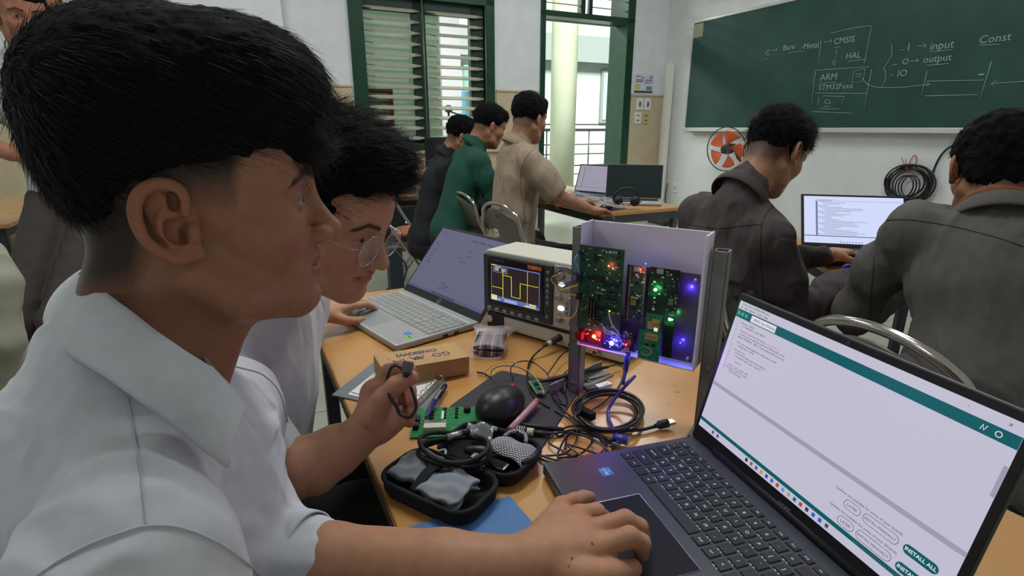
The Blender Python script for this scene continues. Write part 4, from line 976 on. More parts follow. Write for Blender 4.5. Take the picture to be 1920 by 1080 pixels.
# pen
pa, pb = WZ(797,784,.762), WZ(836,722,.760)
pen = thing('ballpoint_pen', 'blue ballpoint pen with a silver clip lying on the notebook rings', 'pen', (pa.x, pa.y, .757)); 
q = MB(); q.tube([pa, pa.lerp(pb,.04), pa.lerp(pb,.12), pa.lerp(pb,.55)], [.001,.002,.0045,.005], 12); q.build('barrel', M('blue_pen', (28,34,110), .25), pen, world=True)
q = MB(); q.tube([pa.lerp(pb,.55), pa.lerp(pb,.95), pb], [.005,.0048,.003], 12); q.build('cap', M('dark_blue_pen', (18,20,48), .25), pen, world=True)
q = MB(); q.bar(pa.lerp(pb,.45)+Vector((0,0,.0055)), pa.lerp(pb,.75)+Vector((0,0,.0055)), .004, .0015); q.build('clip', m_metal, pen, world=True)
# ------------------------------------------------------------------ green training board with digits
dv1, dv3 = WZ(768,822,.752), WZ(884,762,.752); dv2 = WZ(786,766,.752)
drz = math.radians(4); dev = thing('training_board', 'bright green training board with a four digit display, partly under the case', 'circuit board', (dv1.x, dv1.y, .752), drz)
DWd = .118; DHt = .090
q = MB(); q.b2((0,0,0), (DWd, DHt, .0016)); q.build('board', M('pcb_bright', (24,128,70), .35, var=.15, vs=120), dev)
q = MB(); q.b2((.020,.016,.0016), (.055,.030,.008)); dg_ = q.build('digit_display', M('cream_display', (196,196,180), .5), dev)
q = MB(); q.b2((.020,.0305,.004), (.055,.0385,.0082)); q.build('display_face', M('grey_display', (120,120,112), .4), dev)
q = MB(); text_into(q, '8888', .010, (.0375,.0345,.0084), RI); q.build('digits', M('dark_print'), dev)
for i in range(4):
    for j in range(3):
        q = MB(); x, y = .028+.020*j, .052+.009*i; q.b2((x,y,.0016), (x+.005,y+.005,.005)); q.build('push_switch', m_chip, dev)
q = MB(); q.cyl((.088,.074,.0016), (.088,.074,.010), .006, n=18); q.build('buzzer', m_chip, dev)
q = MB(); q.b2((.003,.02,.0016), (.012,.032,.010)); q.b2((.003,.04,.0016), (.012,.055,.009)); q.build('terminal', m_chip, dev)
q = MB(); q.b2((.046,.046,.0016), (.050,.070,.006)); q.build('white_header', m_wht, dev)
q = MB()
r2 = random.Random(9)
for i in range(70): x, y = .01+.1*r2.random(), .01+.075*r2.random(); q.b2((x,y,.0016), (x+.0015,y+.003,.0025))
q.build('small_parts', m_pin, dev)['kind'] = 'stuff'
# ------------------------------------------------------------------ mouse mat and mouse
m1, m2, m3, m4 = WZ(938,696,.7505), WZ(1090,728,.7505), WZ(1006,856,.7505), WZ(838,768,.7505)
q = MB(); P = [m1, m4, m3, m2]; pts = []
for i in range(4):
    a_, b_, c2_ = P[i-1], P[i], P[(i+1) % 4]; u = (a_-b_).normalized(); v = (c2_-b_).normalized()
    for k in range(5):
        t_ = k/4; pts.append(b_+u*.012*(1-t_)**2+v*.012*t_**2)
q.prism([(v.x-m1.x, v.y-m1.y) for v in pts], 0, .003); mat_ = q.build('mouse_mat', M('charcoal_mat', (56,56,60), .85, bump=.1, bs=900), None); mat_.location = (m1.x, m1.y, .7502)
tag(mat_, 'dark grey cloth mouse mat under the black mouse', 'mouse mat')
mc = WZ(940,782,.753); mrz = math.radians(58)
ms = thing('computer_mouse', 'black computer mouse with a red wheel on the dark mat', 'mouse', (mc.x, mc.y+.010, .7535), mrz)
s = SDF(.0016); s.ell((0,0,.012), (.052,.034,.030), .01); s.ell((-.012,0,.010), (.036,.035,.033), .01); s.ell((0,0,-.022), (.08,.06,.022), .004, 's')
P_, Q_ = s.mesh(); P_ = relax(P_, Q_, 2); P_[:, 2] -= P_[:, 2].min()
mm_ = np.array(ms.matrix_basis); npmesh('mouse_shell', P_ @ mm_[:3, :3].T+mm_[:3, 3], Q_, M('mouse_black', (22,24,28), .38), ms)
q = MB(); q.tube([(.036,-.003,.033), (.036,.003,.033)], .006, 14); q.build('wheel', M('red_wheel', (200,40,40), .4), ms)
q = MB(); q.tube([(.046,0,.022), (.030,0,.040), (.012,0,.0445)], .0009, 5); q.build('button_seam', m_bez, ms)
# pink marker
pa, pb = WZ(1008,750,.766), WZ(956,806,.766)
mk = thing('marker_pen', 'pale pink marker pen with a red end lying beside the mouse', 'pen', (pa.x, pa.y, .7535))
q = MB(); q.tube([pa.lerp(pb,.08), pb], .0052, 14); q.build('barrel', M('pink_marker', (196,150,156), .3, coat=.3), mk, world=True)
q = MB(); q.tube([pa, pa.lerp(pb,.03), pa.lerp(pb,.1)], [.003,.005,.0054], 12); q.build('cap', M('red_cap', (200,84,70), .4), mk, world=True)
# small green adapter with its leads
pa, pb = WZ(1000,712,.762), WZ(1020,742,.762); d = pb-pa
ad = thing('serial_adapter', 'tiny green circuit board with yellow and teal leads beside the mouse', 'circuit board', (pa.x, pa.y, .755), math.atan2(d.y, d.x))
q = MB(); q.b2((0,-.009,.004), (.052,.009,.0056)); q.build('board', M('pcb_teal', (44,112,92), .4), ad)
q = MB(); q.b2((.012,-.004,.0056), (.022,.004,.008)); q.b2((.030,-.003,.0056), (.038,.003,.007)); q.build('chip', m_chip, ad)
q = MB(); q.b2((.046,-.005,.0056), (.056,.005,.009)); q.build('port', m_metal, ad)
q = MB(); q.tube([(0,-.0095,.006), (.052,-.0095,.006)], .0008, 5); q.build('yellow_edge', m_yw, ad)
cable('jumper_wire', 'long yellow jumper wire arching over the desk from the tiny green board', [WZ(1020,740,.765), WZ(1012,718,.775), WZ(985,690,.79), WZ(955,678,.79), WZ(925,685,.78), WZ(905,702,.76), WZ(898,706,.752)], .0008, m_yw)
cable('jumper_wire', 'teal jumper wire arching behind the mouse from the tiny green board', [WZ(1000,706,.765), WZ(975,690,.780), WZ(945,686,.782), WZ(925,692,.775), WZ(921,704,.765), WZ(930,718,.757)], .0010, M('teal_wire', (40,96,104), .5))
cable('test_clip_lead', 'short black clip lead ending beside the cardboard box', [WZ(895,698,.753), WZ(903,699,.755), WZ(912,703,.755), WZ(924,710,.753)], .0018, M('black_plastic'))
# ------------------------------------------------------------------ black cables
m_cab = M('black_cable', (20,20,24), .35, coat=.2)
def Z(px, py, h=.002): return WZ(px, py, .75+h+.001)
# probe 1 from the generator socket
c = cable('oscilloscope_probe', 'black probe cable leaving the plug at the front of the generator', [Z(1046,634,.024), Z(1020,650,.02), Z(1000,668,.006), Z(990,690,.005), Z(990,715,.005), Z(1000,742,.004), Z(1030,765,.004)], .0022, m_cab)
q = MB(); pp0, pp1 = Z(1057,629,.024), Z(1018,650,.020); q.tube([pp0, pp0.lerp(pp1,.2), pp0.lerp(pp1,.21), pp0.lerp(pp1,.62), pp0.lerp(pp1,.63), pp1], [.0085,.0085,.0075,.0065,.0045,.0028], 14); q.build('plug', M('black_plastic'), c, world=True)
q = MB(); q.tube([pp0.lerp(pp1,.64), pp0.lerp(pp1,.80)], .0056, 14); q.build('white_ring', M('cream_ring', (196,200,176), .5), c, world=True)
# probe body lying across in front of the post
pa, pb = WZ(1012,716,.775), WZ(1140,688,.768)
c = cable('oscilloscope_probe', 'black probe with finger guard lying across the foot of the thinner post', [pb, Z(1160,684,.012), Z(1170,696,.006), Z(1160,725,.004), Z(1135,752,.004), Z(1100,775,.005)], .0016, m_cab)
q = MB(); q.tube([pa, pa.lerp(pb,.15), pa.lerp(pb,.35), pa.lerp(pb,.36), pa.lerp(pb,.38), pa.lerp(pb,.5), pa.lerp(pb,.52), pa.lerp(pb,.54), pb], [.002,.0045,.005,.0075,.005,.0055,.009,.0055,.0026], 12); q.build('probe_body', M('black_plastic'), c, world=True)
# two thin leads looping up behind
cable('thin_black_lead', 'thin black lead curving from the generator down behind the thinner post', [Z(1095,655,.02), Z(1060,660,.02), Z(1035,690,.015), Z(1028,706,.010), Z(1045,722,.006), Z(1062,745,.004), Z(1060,758,.004), Z(1040,752,.004)], .0014, m_cab)
cable('thin_black_lead', 'thin black lead looping behind the mouse and over the tiny green board', [Z(962,712,.006), Z(958,690,.02), Z(975,678,.028), Z(1000,680,.024), Z(1025,700,.014), Z(1035,725,.008), Z(1048,745,.006), Z(1062,762,.004)], .0013, m_cab)
cable('thin_black_lead', 'thin black lead making a small upright loop by the foot angle', [Z(1060,735,.006), Z(1058,705,.02), Z(1066,694,.024), Z(1076,700,.02), Z(1080,725,.008), Z(1085,750,.006), Z(1080,780,.004)], .0013, m_cab)
# big coil, one long cable
def ring(cx, cy, rx, ry, a0, a1, n, h, drift=(0,0), rot=0.0):
    o = []
    for i in range(n+1):
        t_ = i/n; an = math.radians(a0+(a1-a0)*t_); x = rx*math.cos(an); y = ry*math.sin(an); cr, sr_ = math.cos(rot), math.sin(rot)
        o.append(Z(cx+x*cr-y*sr_+drift[0]*t_, cy+x*sr_+y*cr+drift[1]*t_, h+.002*math.sin(an*3)))
    return o
co = []
for k, (rx, ry, dx, dy) in enumerate([(62,36,0,0), (56,32,-4,2), (66,38,-2,-1), (58,34,2,3)]):
    co += ring(1142+dx, 770+dy, rx, ry, 180, 520, 14, .003+.0045*k)
co += [Z(1088,785,.004), Z(1110,800,.004), Z(1150,806,.004), Z(1200,806,.005), Z(1232,798,.006)]
c = cable('usb_cable', 'thick black USB cable in a neat round coil, plug towards the steel post', co, .0030, m_cab, n=4)
pa, pb = Z(1228,799,.007), Z(1252,793,.009); q = MB(); q.tube([pa, pa.lerp(pb,.15), pa.lerp(pb,.3), pb], [.0035,.0035,.0068,.0068], 10); q.build('plug', M('black_plastic'), c, world=True)
q = MB(); q.bar(pb, pb+(pb-pa)*.5, .011, .0045); q.build('plug_shell', m_metal, c, world=True)
q = MB(); cc = Z(1100,775,.010); q.box(cc, (.03,.012,.012), Matrix.Rotation(-.9,3,'Z')); q.build('velcro_tie', M('black_fabric', (18,18,20), .9), c, world=True)
# loose loops in front
lo = []
for k, (cx, cy, rx, ry, rt) in enumerate([(1090,835,48,24,.2), (1070,828,42,28,-.3), (1105,842,52,18,.5)]):
    lo += ring(cx, cy, rx, ry, 200, 500, 12, .003+.003*k, rot=rt)
cable('probe_lead', 'thin black probe lead lying in loose loops in front of the round coil', [Z(985,802,.005), Z(1030,806,.005)]+lo+[Z(1140,860,.004), Z(1100,870,.003), Z(1040,862,.003), Z(1006,850,.003)], .0016, m_cab, n=4)
cable('probe_lead', 'thin black lead trailing from the mat in a flat curve beside the dark laptop', [Z(1040,770,.004), Z(1072,790,.008), Z(1082,820,.006), Z(1060,850,.004), Z(1012,856,.003), Z(1040,868,.003), Z(1090,862,.005), Z(1130,846,.008), Z(1128,820,.01), Z(1100,804,.006), Z(1066,816,.004), Z(1060,842,.004)], .0015, m_cab)
c = cable('usb_cable', 'thin black USB cable ending in a small silver plug beside the dark laptop', [Z(1035,742,.006), Z(1060,772,.006), Z(1095,800,.006), Z(1125,815,.006), Z(1140,824,.006)], .0019, m_cab)
pa, pb = Z(1134,821,.006), Z(1150,829,.006); q = MB(); q.tube([pa, pb], [.0035,.005], 10); q.build('plug', M('black_plastic'), c, world=True); q = MB(); q.bar(pb, pb+(pb-pa)*.7, .009, .004); q.build('plug_shell', m_metal, c, world=True)
c = cable('oscilloscope_probe', 'black probe with a printed collar and cream ring lying beside the case', [Z(985,808,.006), Z(1040,812,.006), Z(1075,806,.008), Z(1110,812,.006), Z(1150,838,.004), Z(1130,858,.004)], .0018, m_cab)
pa, pb = Z(966,806,.008), Z(1010,812,.008); q = MB(); q.tube([pa, pa.lerp(pb,.5)], .0072, 14); q.build('collar', M('black_plastic'), c, world=True)
q = MB(); q.tube([pa.lerp(pb,.5), pa.lerp(pb,.8)], .0062, 14); q.build('cream_ring', M('cream_ring'), c, world=True)
q = MB(); q.tube([pa.lerp(pb,.8), pb.lerp(pa,-.4)], [.005,.003], 12); q.build('strain_relief', M('black_plastic'), c, world=True)
for k in range(4):
    q = MB(); q.tube([pa.lerp(pb,.08+.1*k)+Vector((0,0,0)), pa.lerp(pb,.11+.1*k)], .00735, 14); q.build('white_mark', m_wht, c, world=True)
pa, pb = Z(978,796,.010), Z(1058,806,.008); c = thing('trimmer_tool', 'slim black trimming tool pointing over the mouse mat', 'tool', (pa.x, pa.y, .7535)); q = MB(); q.tube([pa, pa.lerp(pb,.05), pa.lerp(pb,.5), pb], [.002,.0035,.004,.0035], 10); q.build('handle_shaft', M('black_plastic'), c, world=True)
# usb stick by the foot
pa, pb = WZ(1118,726,.758), WZ(1128,723,.758); c = thing('usb_stick', 'grey USB stick with a white end on the foot angle', 'usb stick', (pa.x, pa.y, .753))
q = MB(); q.bar(WZ(1098,730,.758), pa, .016, .007); q.build('body', M('grey_stick', (84,86,88), .4), c, world=True); q = MB(); q.bar(pa, WZ(1144,719,.758), .013, .005); q.build('white_end', em('white_end', (215,214,210), .7) if False else M('white_print'), c, world=True)
q = MB(); p_ = WZ(1134,721,.761); q.box(p_, (.002,.002,.0004)); q.box(p_+Vector((.005,.003,0)), (.002,.002,.0004)); q.build('contact_hole', m_chip, c, world=True)
c = thing('cable_tie', 'thin white cable tie standing up beside the foot angle', 'cable tie', WZ(1070,735,.753)); q = MB(); q.tube([WZ(1070,733,.753), WZ(1072,712,.775)], .0009, 6); q.build('strap', m_wht, c, world=True)
# ------------------------------------------------------------------ bag with a rainbow ribbon cable
p1, p2 = WZ(888,668,.752), WZ(940,670,.752); d = p2-p1
bg_ = thing('ribbon_cable_bag', 'clear plastic bag holding a folded rainbow ribbon cable', 'bag', (p1.x, p1.y, .751), math.atan2(d.y, d.x))
cb = [(78,60,52), (150,72,50), (180,96,50), (60,90,140), (190,190,200), (52,56,66), (120,80,60), (70,110,160)]
for i in range(20):
    x = .001+.0031*i; q = MB(); q.tube(wire([(x,.002,.012), (x,.000,.004), (x,.006,.0025), (x,.05,.006), (x,.082,.012), (x,.086,.020), (x,.078,.026), (x,.05,.027), (x,.015,.024), (x,.003,.016)], 4), .00155, 6); q.build('ribbon_strand', M('strand_%d' % (i % 8), cb[(i*3) % 8], .4), bg_)
m_bag = M('clear_plastic_film', (235,230,235), .10, alpha=.30, spec=1.0)
def bagf(u, v):
    t_ = 2*math.pi*u; w_ = .035+.014*(v > .70)*(v-.70)*5; x = .030+(w_+.004*math.sin(7*v+t_))*math.cos(t_); zt = .018*(1-max(0, (v-.72))*2.6)
    return Vector((x, -.012+.150*v+.004*math.sin(t_*3), max(.0006, .016+zt*math.sin(t_)*1.0+.0015*math.sin(9*v+5*t_))))
q = MB(); q.grid(bagf, 36, 22); q.build('film', m_bag, bg_)
q = MB(); q.box((.030,.060,.0295), (.062,.0022,.0008), Matrix.Rotation(.12,3,'Z')); q.build('white_tie', m_wht, bg_)
# ------------------------------------------------------------------ blue folder
f1, f2, f3 = WZ(757,995,.7505), WZ(955,933,.7505), WZ(1046,1036,.7505); f4 = f1+(f3-f2)
q = MB(); q.prism([(v.x-f1.x, v.y-f1.y) for v in (f1, f4, f3, f2)], 0, .004); fo = q.build('folder', M('blue_folder', (70,118,172), .5, var=.04, vs=30), None, bevel=.0012); fo.location = (f1.x, f1.y, .7503)
tag(fo, 'plain blue folder lying on the table edge under the forearm', 'folder')
# ------------------------------------------------------------------ black zip case, opened flat
m_case = M('black_case_fabric', (24,24,27), .9, bump=.2, bs=800)
def rr_pts(w, h, r, n=6):
    o = []
    for cx, cy, a0 in ((w-r, r, -90), (w-r, h-r, 0), (r, h-r, 90), (r, r, 180)):
        for k in range(n+1): an = math.radians(a0+90*k/n); o.append((cx+r*math.cos(an), cy+r*math.sin(an)))
    return o
def shell(t, w, h, dp, name='shell'):
    q = MB(); o = rr_pts(w, h, .028); i1 = [(.004+(x)*(w-.008)/w, .004+y*(h-.008)/h) for x, y in o]; k = len(o)
    base = [(w/2+(x-w/2)*.93, h/2+(y-h/2)*.93) for x, y in o]
    rings = [[(x, y, 0) for x, y in base], [(x, y, .008) for x, y in o], [(x, y, dp) for x, y in o], [(x, y, dp+.001) for x, y in i1], [(x, y, .008) for x, y in i1], [(w/2+(x-w/2)*.9, h/2+(y-h/2)*.9, .004) for x, y in i1]]
    vs = [p for r_ in rings for p in r_]; fs = []
    for a_ in range(len(rings)-1):
        for j in range(k): fs.append((a_*k+j, a_*k+(j+1) % k, (a_+1)*k+(j+1) % k, (a_+1)*k+j))
    fs.append(tuple(reversed(range(k)))); fs.append(tuple((len(rings)-1)*k+j for j in range(k)))
    q.add(vs, fs, 0, False); o = q.build(name, m_case, t, bevel=.0)
    q = MB(); q.tube([(x, y, dp) for x, y in [((a1+b1)/2, (a2+b2)/2) for (a1, a2), (b1, b2) in zip(o_, i1)]] if False else [(x, y, dp) for x, y in rr_pts(w, h, .028)], .0028, 8, closed=True); q.build('zip_edge', m_case, o)
    return o
crz = math.radians(-32)
case = thing('cable_case', 'black zip case opened flat and full of adapters and grey cloth', 'case', (-.095, .597, .7505), crz)
def half(name, cx, cy, w, h, dp):
    q = MB(); o = rr_pts(w, h, .026); o = [(x-w/2+cx, y-h/2+cy) for x, y in o]; k = len(o)
    sc_ = lambda f: [(cx+(x-cx)*f, cy+(y-cy)*f) for x, y in o]
    rings = [[(x, y, 0) for x, y in sc_(.93)], [(x, y, .008) for x, y in o], [(x, y, dp) for x, y in o], [(x, y, dp+.001) for x, y in sc_(.95)], [(x, y, .008) for x, y in sc_(.94)], [(x, y, .004) for x, y in sc_(.88)]]
    vs = [p for r_ in rings for p in r_]; fs = []
    for a_ in range(len(rings)-1):
        for j in range(k): fs.append((a_*k+j, a_*k+(j+1) % k, (a_+1)*k+(j+1) % k, (a_+1)*k+j))
    fs.append(tuple(reversed(range(k)))); fs.append(tuple((len(rings)-1)*k+j for j in range(k)))
    q.add(vs, fs, 0, False); ob = q.build(name, m_case, case)
    q = MB(); q.tube([(x, y, dp) for x, y in o], .0030, 8, closed=True); q.build('zip_edge', m_case, ob)
    return ob
half('lower_half', 0, 0, .146, .086, .024); half('upper_half', .012, .098, .136, .094, .021)
q = MB(); q.b2((-.05,.040,.004), (.06,.056,.016)); q.build('hinge_strip', m_case, case)
def inside(name, label, cat, x, y, z, rz=0.0):
    p_ = Vector((x, y, 0)); p_.rotate(Matrix.Rotation(crz, 3, 'Z')); return thing(name, label, cat, (-.095+p_.x, .597+p_.y, .7505+z), crz+rz)
m_cloth = M('grey_microfibre', (128,134,142), .9, var=.06, vs=40, bump=.2, bs=500, sheen=.3)
def clothroll(label, x, y, w, d_, rz):
    t = inside('folded_cloth', label, 'cloth', x, y, .0105, rz)
    for k, (a_, hh) in enumerate(((0, .014), (.012, .007))):
        q = MB(); q.grid(lambda u, v: Vector(((u-.5)*w+.003*math.sin(6*v+k), (v-.5)*d_*(1-.12*k), .008*0+hh+.005*math.cos((u-.5)*2.6)+.004*math.cos((v-.5)*3)+.0022*math.sin(9*u+5*v+k*2)+.0012*math.sin(17*v-6*u))), 26, 20, 0, .004+.0*k); q.build('fold', m_cloth, t)
    return t
clothroll('pale grey cloth rolled at the outer end of the zip case', -.042, .004, .050, .062, .06)
clothroll('grey cloth folded in the middle of the zip case past its strap', .020, -.006, .058, .060, -.05)
q = MB(); q.grid(lambda u, v: Vector((-.012+.014*(u-.5), -.036+.072*v, .024+.012*math.sin(v*math.pi))), 3, 14, 0, .0015); q.build('elastic_strap', m_case, case)
# mesh pouch and adapters in the other half
m_mesh = M('white_mesh_fabric', (186,188,192), .7)
nt = m_mesh.node_tree; b_ = nt.nodes['Principled BSDF']; tc = nt.nodes.new('ShaderNodeTexCoord'); ck_ = nt.nodes.new('ShaderNodeTexBrick'); ck_.inputs['Scale'].default_value = 1; ck_.inputs['Brick Width'].default_value = .0052; ck_.inputs['Row Height'].default_value = .0026; ck_.inputs['Mortar Size'].default_value = .0006; ck_.inputs['Color1'].default_value = lin((206,208,212)); ck_.inputs['Color2'].default_value = lin((186,188,194)); ck_.inputs['Mortar'].default_value = lin((46,46,52))
nt.links.new(tc.outputs['Object'], ck_.inputs['Vector']); nt.links.new(ck_.outputs['Color'], b_.inputs['Base Color'])
t = inside('mesh_pouch', 'white and black checked pouch lying in the farther half of the zip case', 'pouch', .045, .108, .010, -.1)
q = MB(); q.grid(lambda u, v: Vector(((u-.5)*.070, (v-.5)*.044+.006*math.sin(3*u), .010+.010*math.sin(math.pi*v)*(.6+.4*math.sin(math.pi*u))+.002*math.sin(11*u))), 24, 14, 0, .004); q.build('pouch_body', m_mesh, t)
q = MB(); q.tube(wire([(-.03,.018,.014), (-.022,.034,.018), (-.004,.036,.018), (.008,.022,.016)], 6), .0028, 8); q.build('pouch_strap', m_mesh, t)
q = MB(); q.tube([(.033,-.018,.012), (.037,.004,.014), (.032,.020,.012)], .005, 8); q.build('dark_end', M('black_plastic'), t)
t = inside('power_adapter', 'glossy black adapter with a white label at the rim of the zip case', 'adapter', .030, .070, .006, .02)
q = MB(); q.b2((-.030,-.010,0), (.030,.010,.016)); q.build('body', M('glossy_black'), t, bevel=.003)
q = MB(); q.b2((-.024,-.0105,.006), (0,-.0098,.014)); q.b2((-.026,-.006,.016), (-.004,.005,.0163)); q.build('label_sticker', m_wht, t)
q = MB(); text_into(q, 'ASUS', .007, (-.015,0,.0165), RI); q.build('label_lettering', M('dark_print'), t)
t = inside('plastic_bag', 'crumpled clear bag holding a small grey part in the zip case', 'bag', -.018, .118, .008, .3)
q = MB(); q.grid(lambda u, v: Vector(((u-.5)*.044, (v-.5)*.036, .016+.008*math.sin(5*u+3*v)*math.cos(7*v-2*u)+.010*math.sin(math.pi*v))), 12, 10); q.build('film', M('silvery_film', (200,204,208), .15, .3, alpha=.45, spec=1.0), t)
q = MB(); q.tube([(-.010,-.008,.006), (.012,-.004,.006)], .007, 12); q.build('grey_part', M('grey_stick'), t)
q = MB(); q.cyl((.016,-.012,.010), (.021,-.012,.010), .008, n=16); q.build('pale_disc', M('cream_ring'), t)
t = inside('dark_plug', 'dark rounded plug beside the checked pouch in the zip case', 'plug', .0, .088, .008, .5)
q = MB(); q.ell((0,0,.008), (.022,.009,.008), 14); q.cyl((.020,0,.008), (.034,0,.010), .004); q.build('body', M('navy_plastic', (40,40,56), .4), t)
t = inside('metal_hook', 'small white curved hook under the cable ring in the zip case', 'hook', -.035, .045, .022, 0)
q = MB(); q.tube(wire([(-.006,-.008,0), (-.006,.004,.001), (0,.010,.002), (.006,.004,.001), (.007,-.008,0)], 5), .0018, 8); q.build('hook_body', m_wht, t)
# the ring of thick cable over both halves
cc = WZ(852,846,.785); pts = []
for k, (ra, rb, h_) in enumerate(((.050,.034,0), (.046,.030,.005), (.048,.036,.010))):
    for i in range(14):
        an = math.radians(70+360*i/14); pts.append(cc+Vector((ra*math.cos(an+.1*k), rb*math.sin(an), h_+.004*math.sin(an*2+k))))
c = cable('charging_cable', 'thick black charging cable coiled in a ring across the opened zip case', pts, .0033, M('braided_cable', (22,24,26), .7), n=4)
pa, pb = WZ(838,820,.800), WZ(866,812,.800); q = MB(); q.tube([pa, pb], .0046, 10); q.build('silver_plug', m_metal, c, world=True)
q = MB(); q.tube([pb, pb+(pb-pa)*.5], .0048, 10); q.build('plug_grip', M('black_plastic'), c, world=True)
cable('charging_cable', 'thinner black cable tail hanging over the near rim of the zip case', [WZ(806,850,.79), WZ(798,862,.784), WZ(810,878,.780), WZ(832,884,.780), WZ(850,878,.79)], .0024, M('braided_cable'))
# ================================================================== people: builders
SKIN = (166,118,92)
m_skin = M('skin', SKIN, .52, spec=.32, vcol=True, var=.06, vs=90, bump=.10, bs=700, sub=.08)
m_hair = M('black_hair', (9,8,9), .9, var=.2, vs=60, spec=.15)
m_strand = M('hair_strand', (18,16,17), .5, spec=.35)
m_eyew = M('eye_white', (128,118,114), .3); m_iris = M('dark_iris', (38,22,18), .08); 
def hframe(yaw, pitch, roll=0.0):
    y_, p_, r_ = math.radians(yaw), math.radians(pitch), math.radians(roll)
    x = np.array([math.sin(y_)*math.cos(p_), math.cos(y_)*math.cos(p_), -math.sin(p_)]); y = np.array([-math.cos(y_), math.sin(y_), 0.0]); z = np.cross(x, y)
    y2 = y*math.cos(r_)+z*math.sin(r_); z2 = -y*math.sin(r_)+z*math.cos(r_)
    return np.stack([x, y2, z2], 1)
EAR = [(10,8),(10.5,17),(9,25),(3,30),(-4,31.5),(-11,29.5),(-17.5,24),(-21,14.5),(-21,4),(-18,-8),(-12.5,-17),(-5,-23.5),(3,-28)]
def add_head(s, R, c, open_mouth=0.0, nose=1.0, wide=1.0, ears=True, detail=True, tilt=10, earsides=(-1, 1)):
    s.frame(R, c); W_ = wide
    s.ell((.004,0,.045), (.098,.077*W_,.086), 0)
    s.ell((.050,0,.048), (.052,.064*W_,.058), .02); s.ell((.052,0,-.018), (.048,.060*W_,.068), .02)
    for y in (-1, 1):
        s.ell((.058,y*.043*W_,-.012), (.028,.024,.024), .02)
        s.cone((.000,y*.056*W_,-.040), (.030,y*.046*W_,-.072), .017, .016, .025); s.cone((.030,y*.046*W_,-.072), (.078,y*.014,-.092), .016, .014, .022)
    s.ell((.060,0,-.075), (.040,.036,.024), .02); s.ell((.085,0,-.088), (.017,.019,.016), .015)
    s.ell((.078,0,-.052), (.026,.030,.026), .02)
    for y in (-1, 1): s.cone((.094,y*.010,.032), (.082,y*.046,.034), .010, .009, .012)
    if not detail:
        s.cone((.098,0,.022), (.113,0,-.016), .008, .012, .012); s.ell((.108,0,-.022), (.013,.016,.009), .01); s.ell((.100,0,-.050), (.009,.022,.010), .008)
        if ears:
            for y in earsides: s.ell((-.008,y*.080*W_,.0), (.019,.009,.031), .006, R=Matrix.Rotation(y*-.35,3,'Z') @ Matrix.Rotation(-.2,3,'Y')); s.ell((-.004,y*.092*W_,-.002), (.009,.009,.016), .004, 's')
        s.frame(); return
    for y in (-1, 1):
        s.ell((.106,y*.031,.012), (.018,.018,.013), .012, 's')
        s.ell((.083,y*.031,.0125), (.0145,.0165,.0140), .003)          # lids
        s.chain([(.0970,y*.0185,.0108), (.0978,y*.031,.0130), (.0915,y*.0450,.0118)], [.0018,.0031,.0018], .0012, 's')
    # nose
    s.cone((.099,0,.024), (.112,0,-.010), .0075, .0085, .012); s.cone((.112,0,-.010), (.1195*nose,0,-.0205), .0085, .0105, .008)
    s.ell((.118*nose,0,-.0215), (.0115,.0115,.0100), .006)
    for y in (-1, 1):
        s.ell((.108,y*.0135,-.0255), (.0125,.0075,.0090), .006); s.ell((.1125,y*.0068,-.0335), (.0065,.0038,.0055), .003, 's')
        s.cone((.100,y*.0245,-.022), (.090,y*.033,-.048), .0018, .001, .008, 's')
    # lips
    s.cone((.0985,-.010,-.0455), (.0985,.010,-.0455), .0075, .0075, .006); s.cone((.0965,-.008,-.0595-open_mouth), (.0965,.008,-.0595-open_mouth), .0072, .0072, .006)
    for y in (-1, 1): s.cone((.0985,y*.010,-.0460), (.087,y*.026,-.0515), .0070, .003, .006); s.cone((.0965,y*.008,-.0590-open_mouth), (.086,y*.024,-.0530), .0068, .003, .006)
    s.ell((.103,0,-.0523-open_mouth*.5), (.017,.023,.0011+open_mouth*.45), .0035, 's'); s.ell((.106,0,-.0405), (.004,.0028,.0060), .005, 's')
    s.ell((.104,0,-.0715-open_mouth), (.007,.014,.0030), .012, 's')
    if ears:
        for y in earsides:
            a = math.radians(tilt); ca, sa = math.cos(a), math.sin(a)
            def E(u, v, w):
                u, v = u*.001, v*.001; uu = u*ca-v*sa; vv = u*sa+v*ca
                return (-.006+uu, y*(.071*W_+.006+w*.001+max(0, -u)*.42), .004+vv)
            pts = [np.array(p_) for p_ in wire([E(u, v, 3.0) for u, v in EAR], 4)]; rs = list(np.interp(np.linspace(0, 12, len(pts)), range(13), [.0030,.0034,.0038,.0040,.0040,.0041,.0042,.0043,.0042,.0040,.0040,.0045,.0055]))
            s.cone(E(6,14,-4), E(8,-10,-5), .013, .012, .004, flat=((0,1,0),.5))
            s.cone(E(-6,14,-2.5), E(-4,-8,-2.5), .0155, .0145, .003, flat=((0,1,0),.28))
            s.chain(pts, rs, .0025)
            s.cone(E(8,-24,1), E(15,-24,0), .0085, .0075, .005, flat=((0,1,0),.55))
            s.chain([E(2,22,.5), E(-4,11,1.5), E(-7.5,3,2), E(-7,-7,2), E(-1.5,-14.5,2), E(7,-17.5,1.5)], [.0022,.0028,.0030,.0030,.0032,.0035], .0025)
            s.ell(E(4,-5,3), (.0098,.0068,.0118), .002, 's', R=Matrix.Rotation(y*.0,3,'Z')); s.ell(E(3,17.5,3.5), (.0046,.0052,.0080), .002, 's'); s.ell(E(8,-9,0), (.0050,.009,.0075), .002, 's')
            s.chain([E(-3,24,4), E(-12,16,4), E(-13.5,5,4), E(-12,-7,4), E(-5,-17.5,4)], [.0018,.0024,.0024,.0022,.0016], .002, 's')
            s.cone(E(15,-4,1.5), E(15,-11,2), .0045, .0050, .004); s.cone(E(-7,6,1), E(3,5,0), .0018, .0022, .003)
    s.frame()
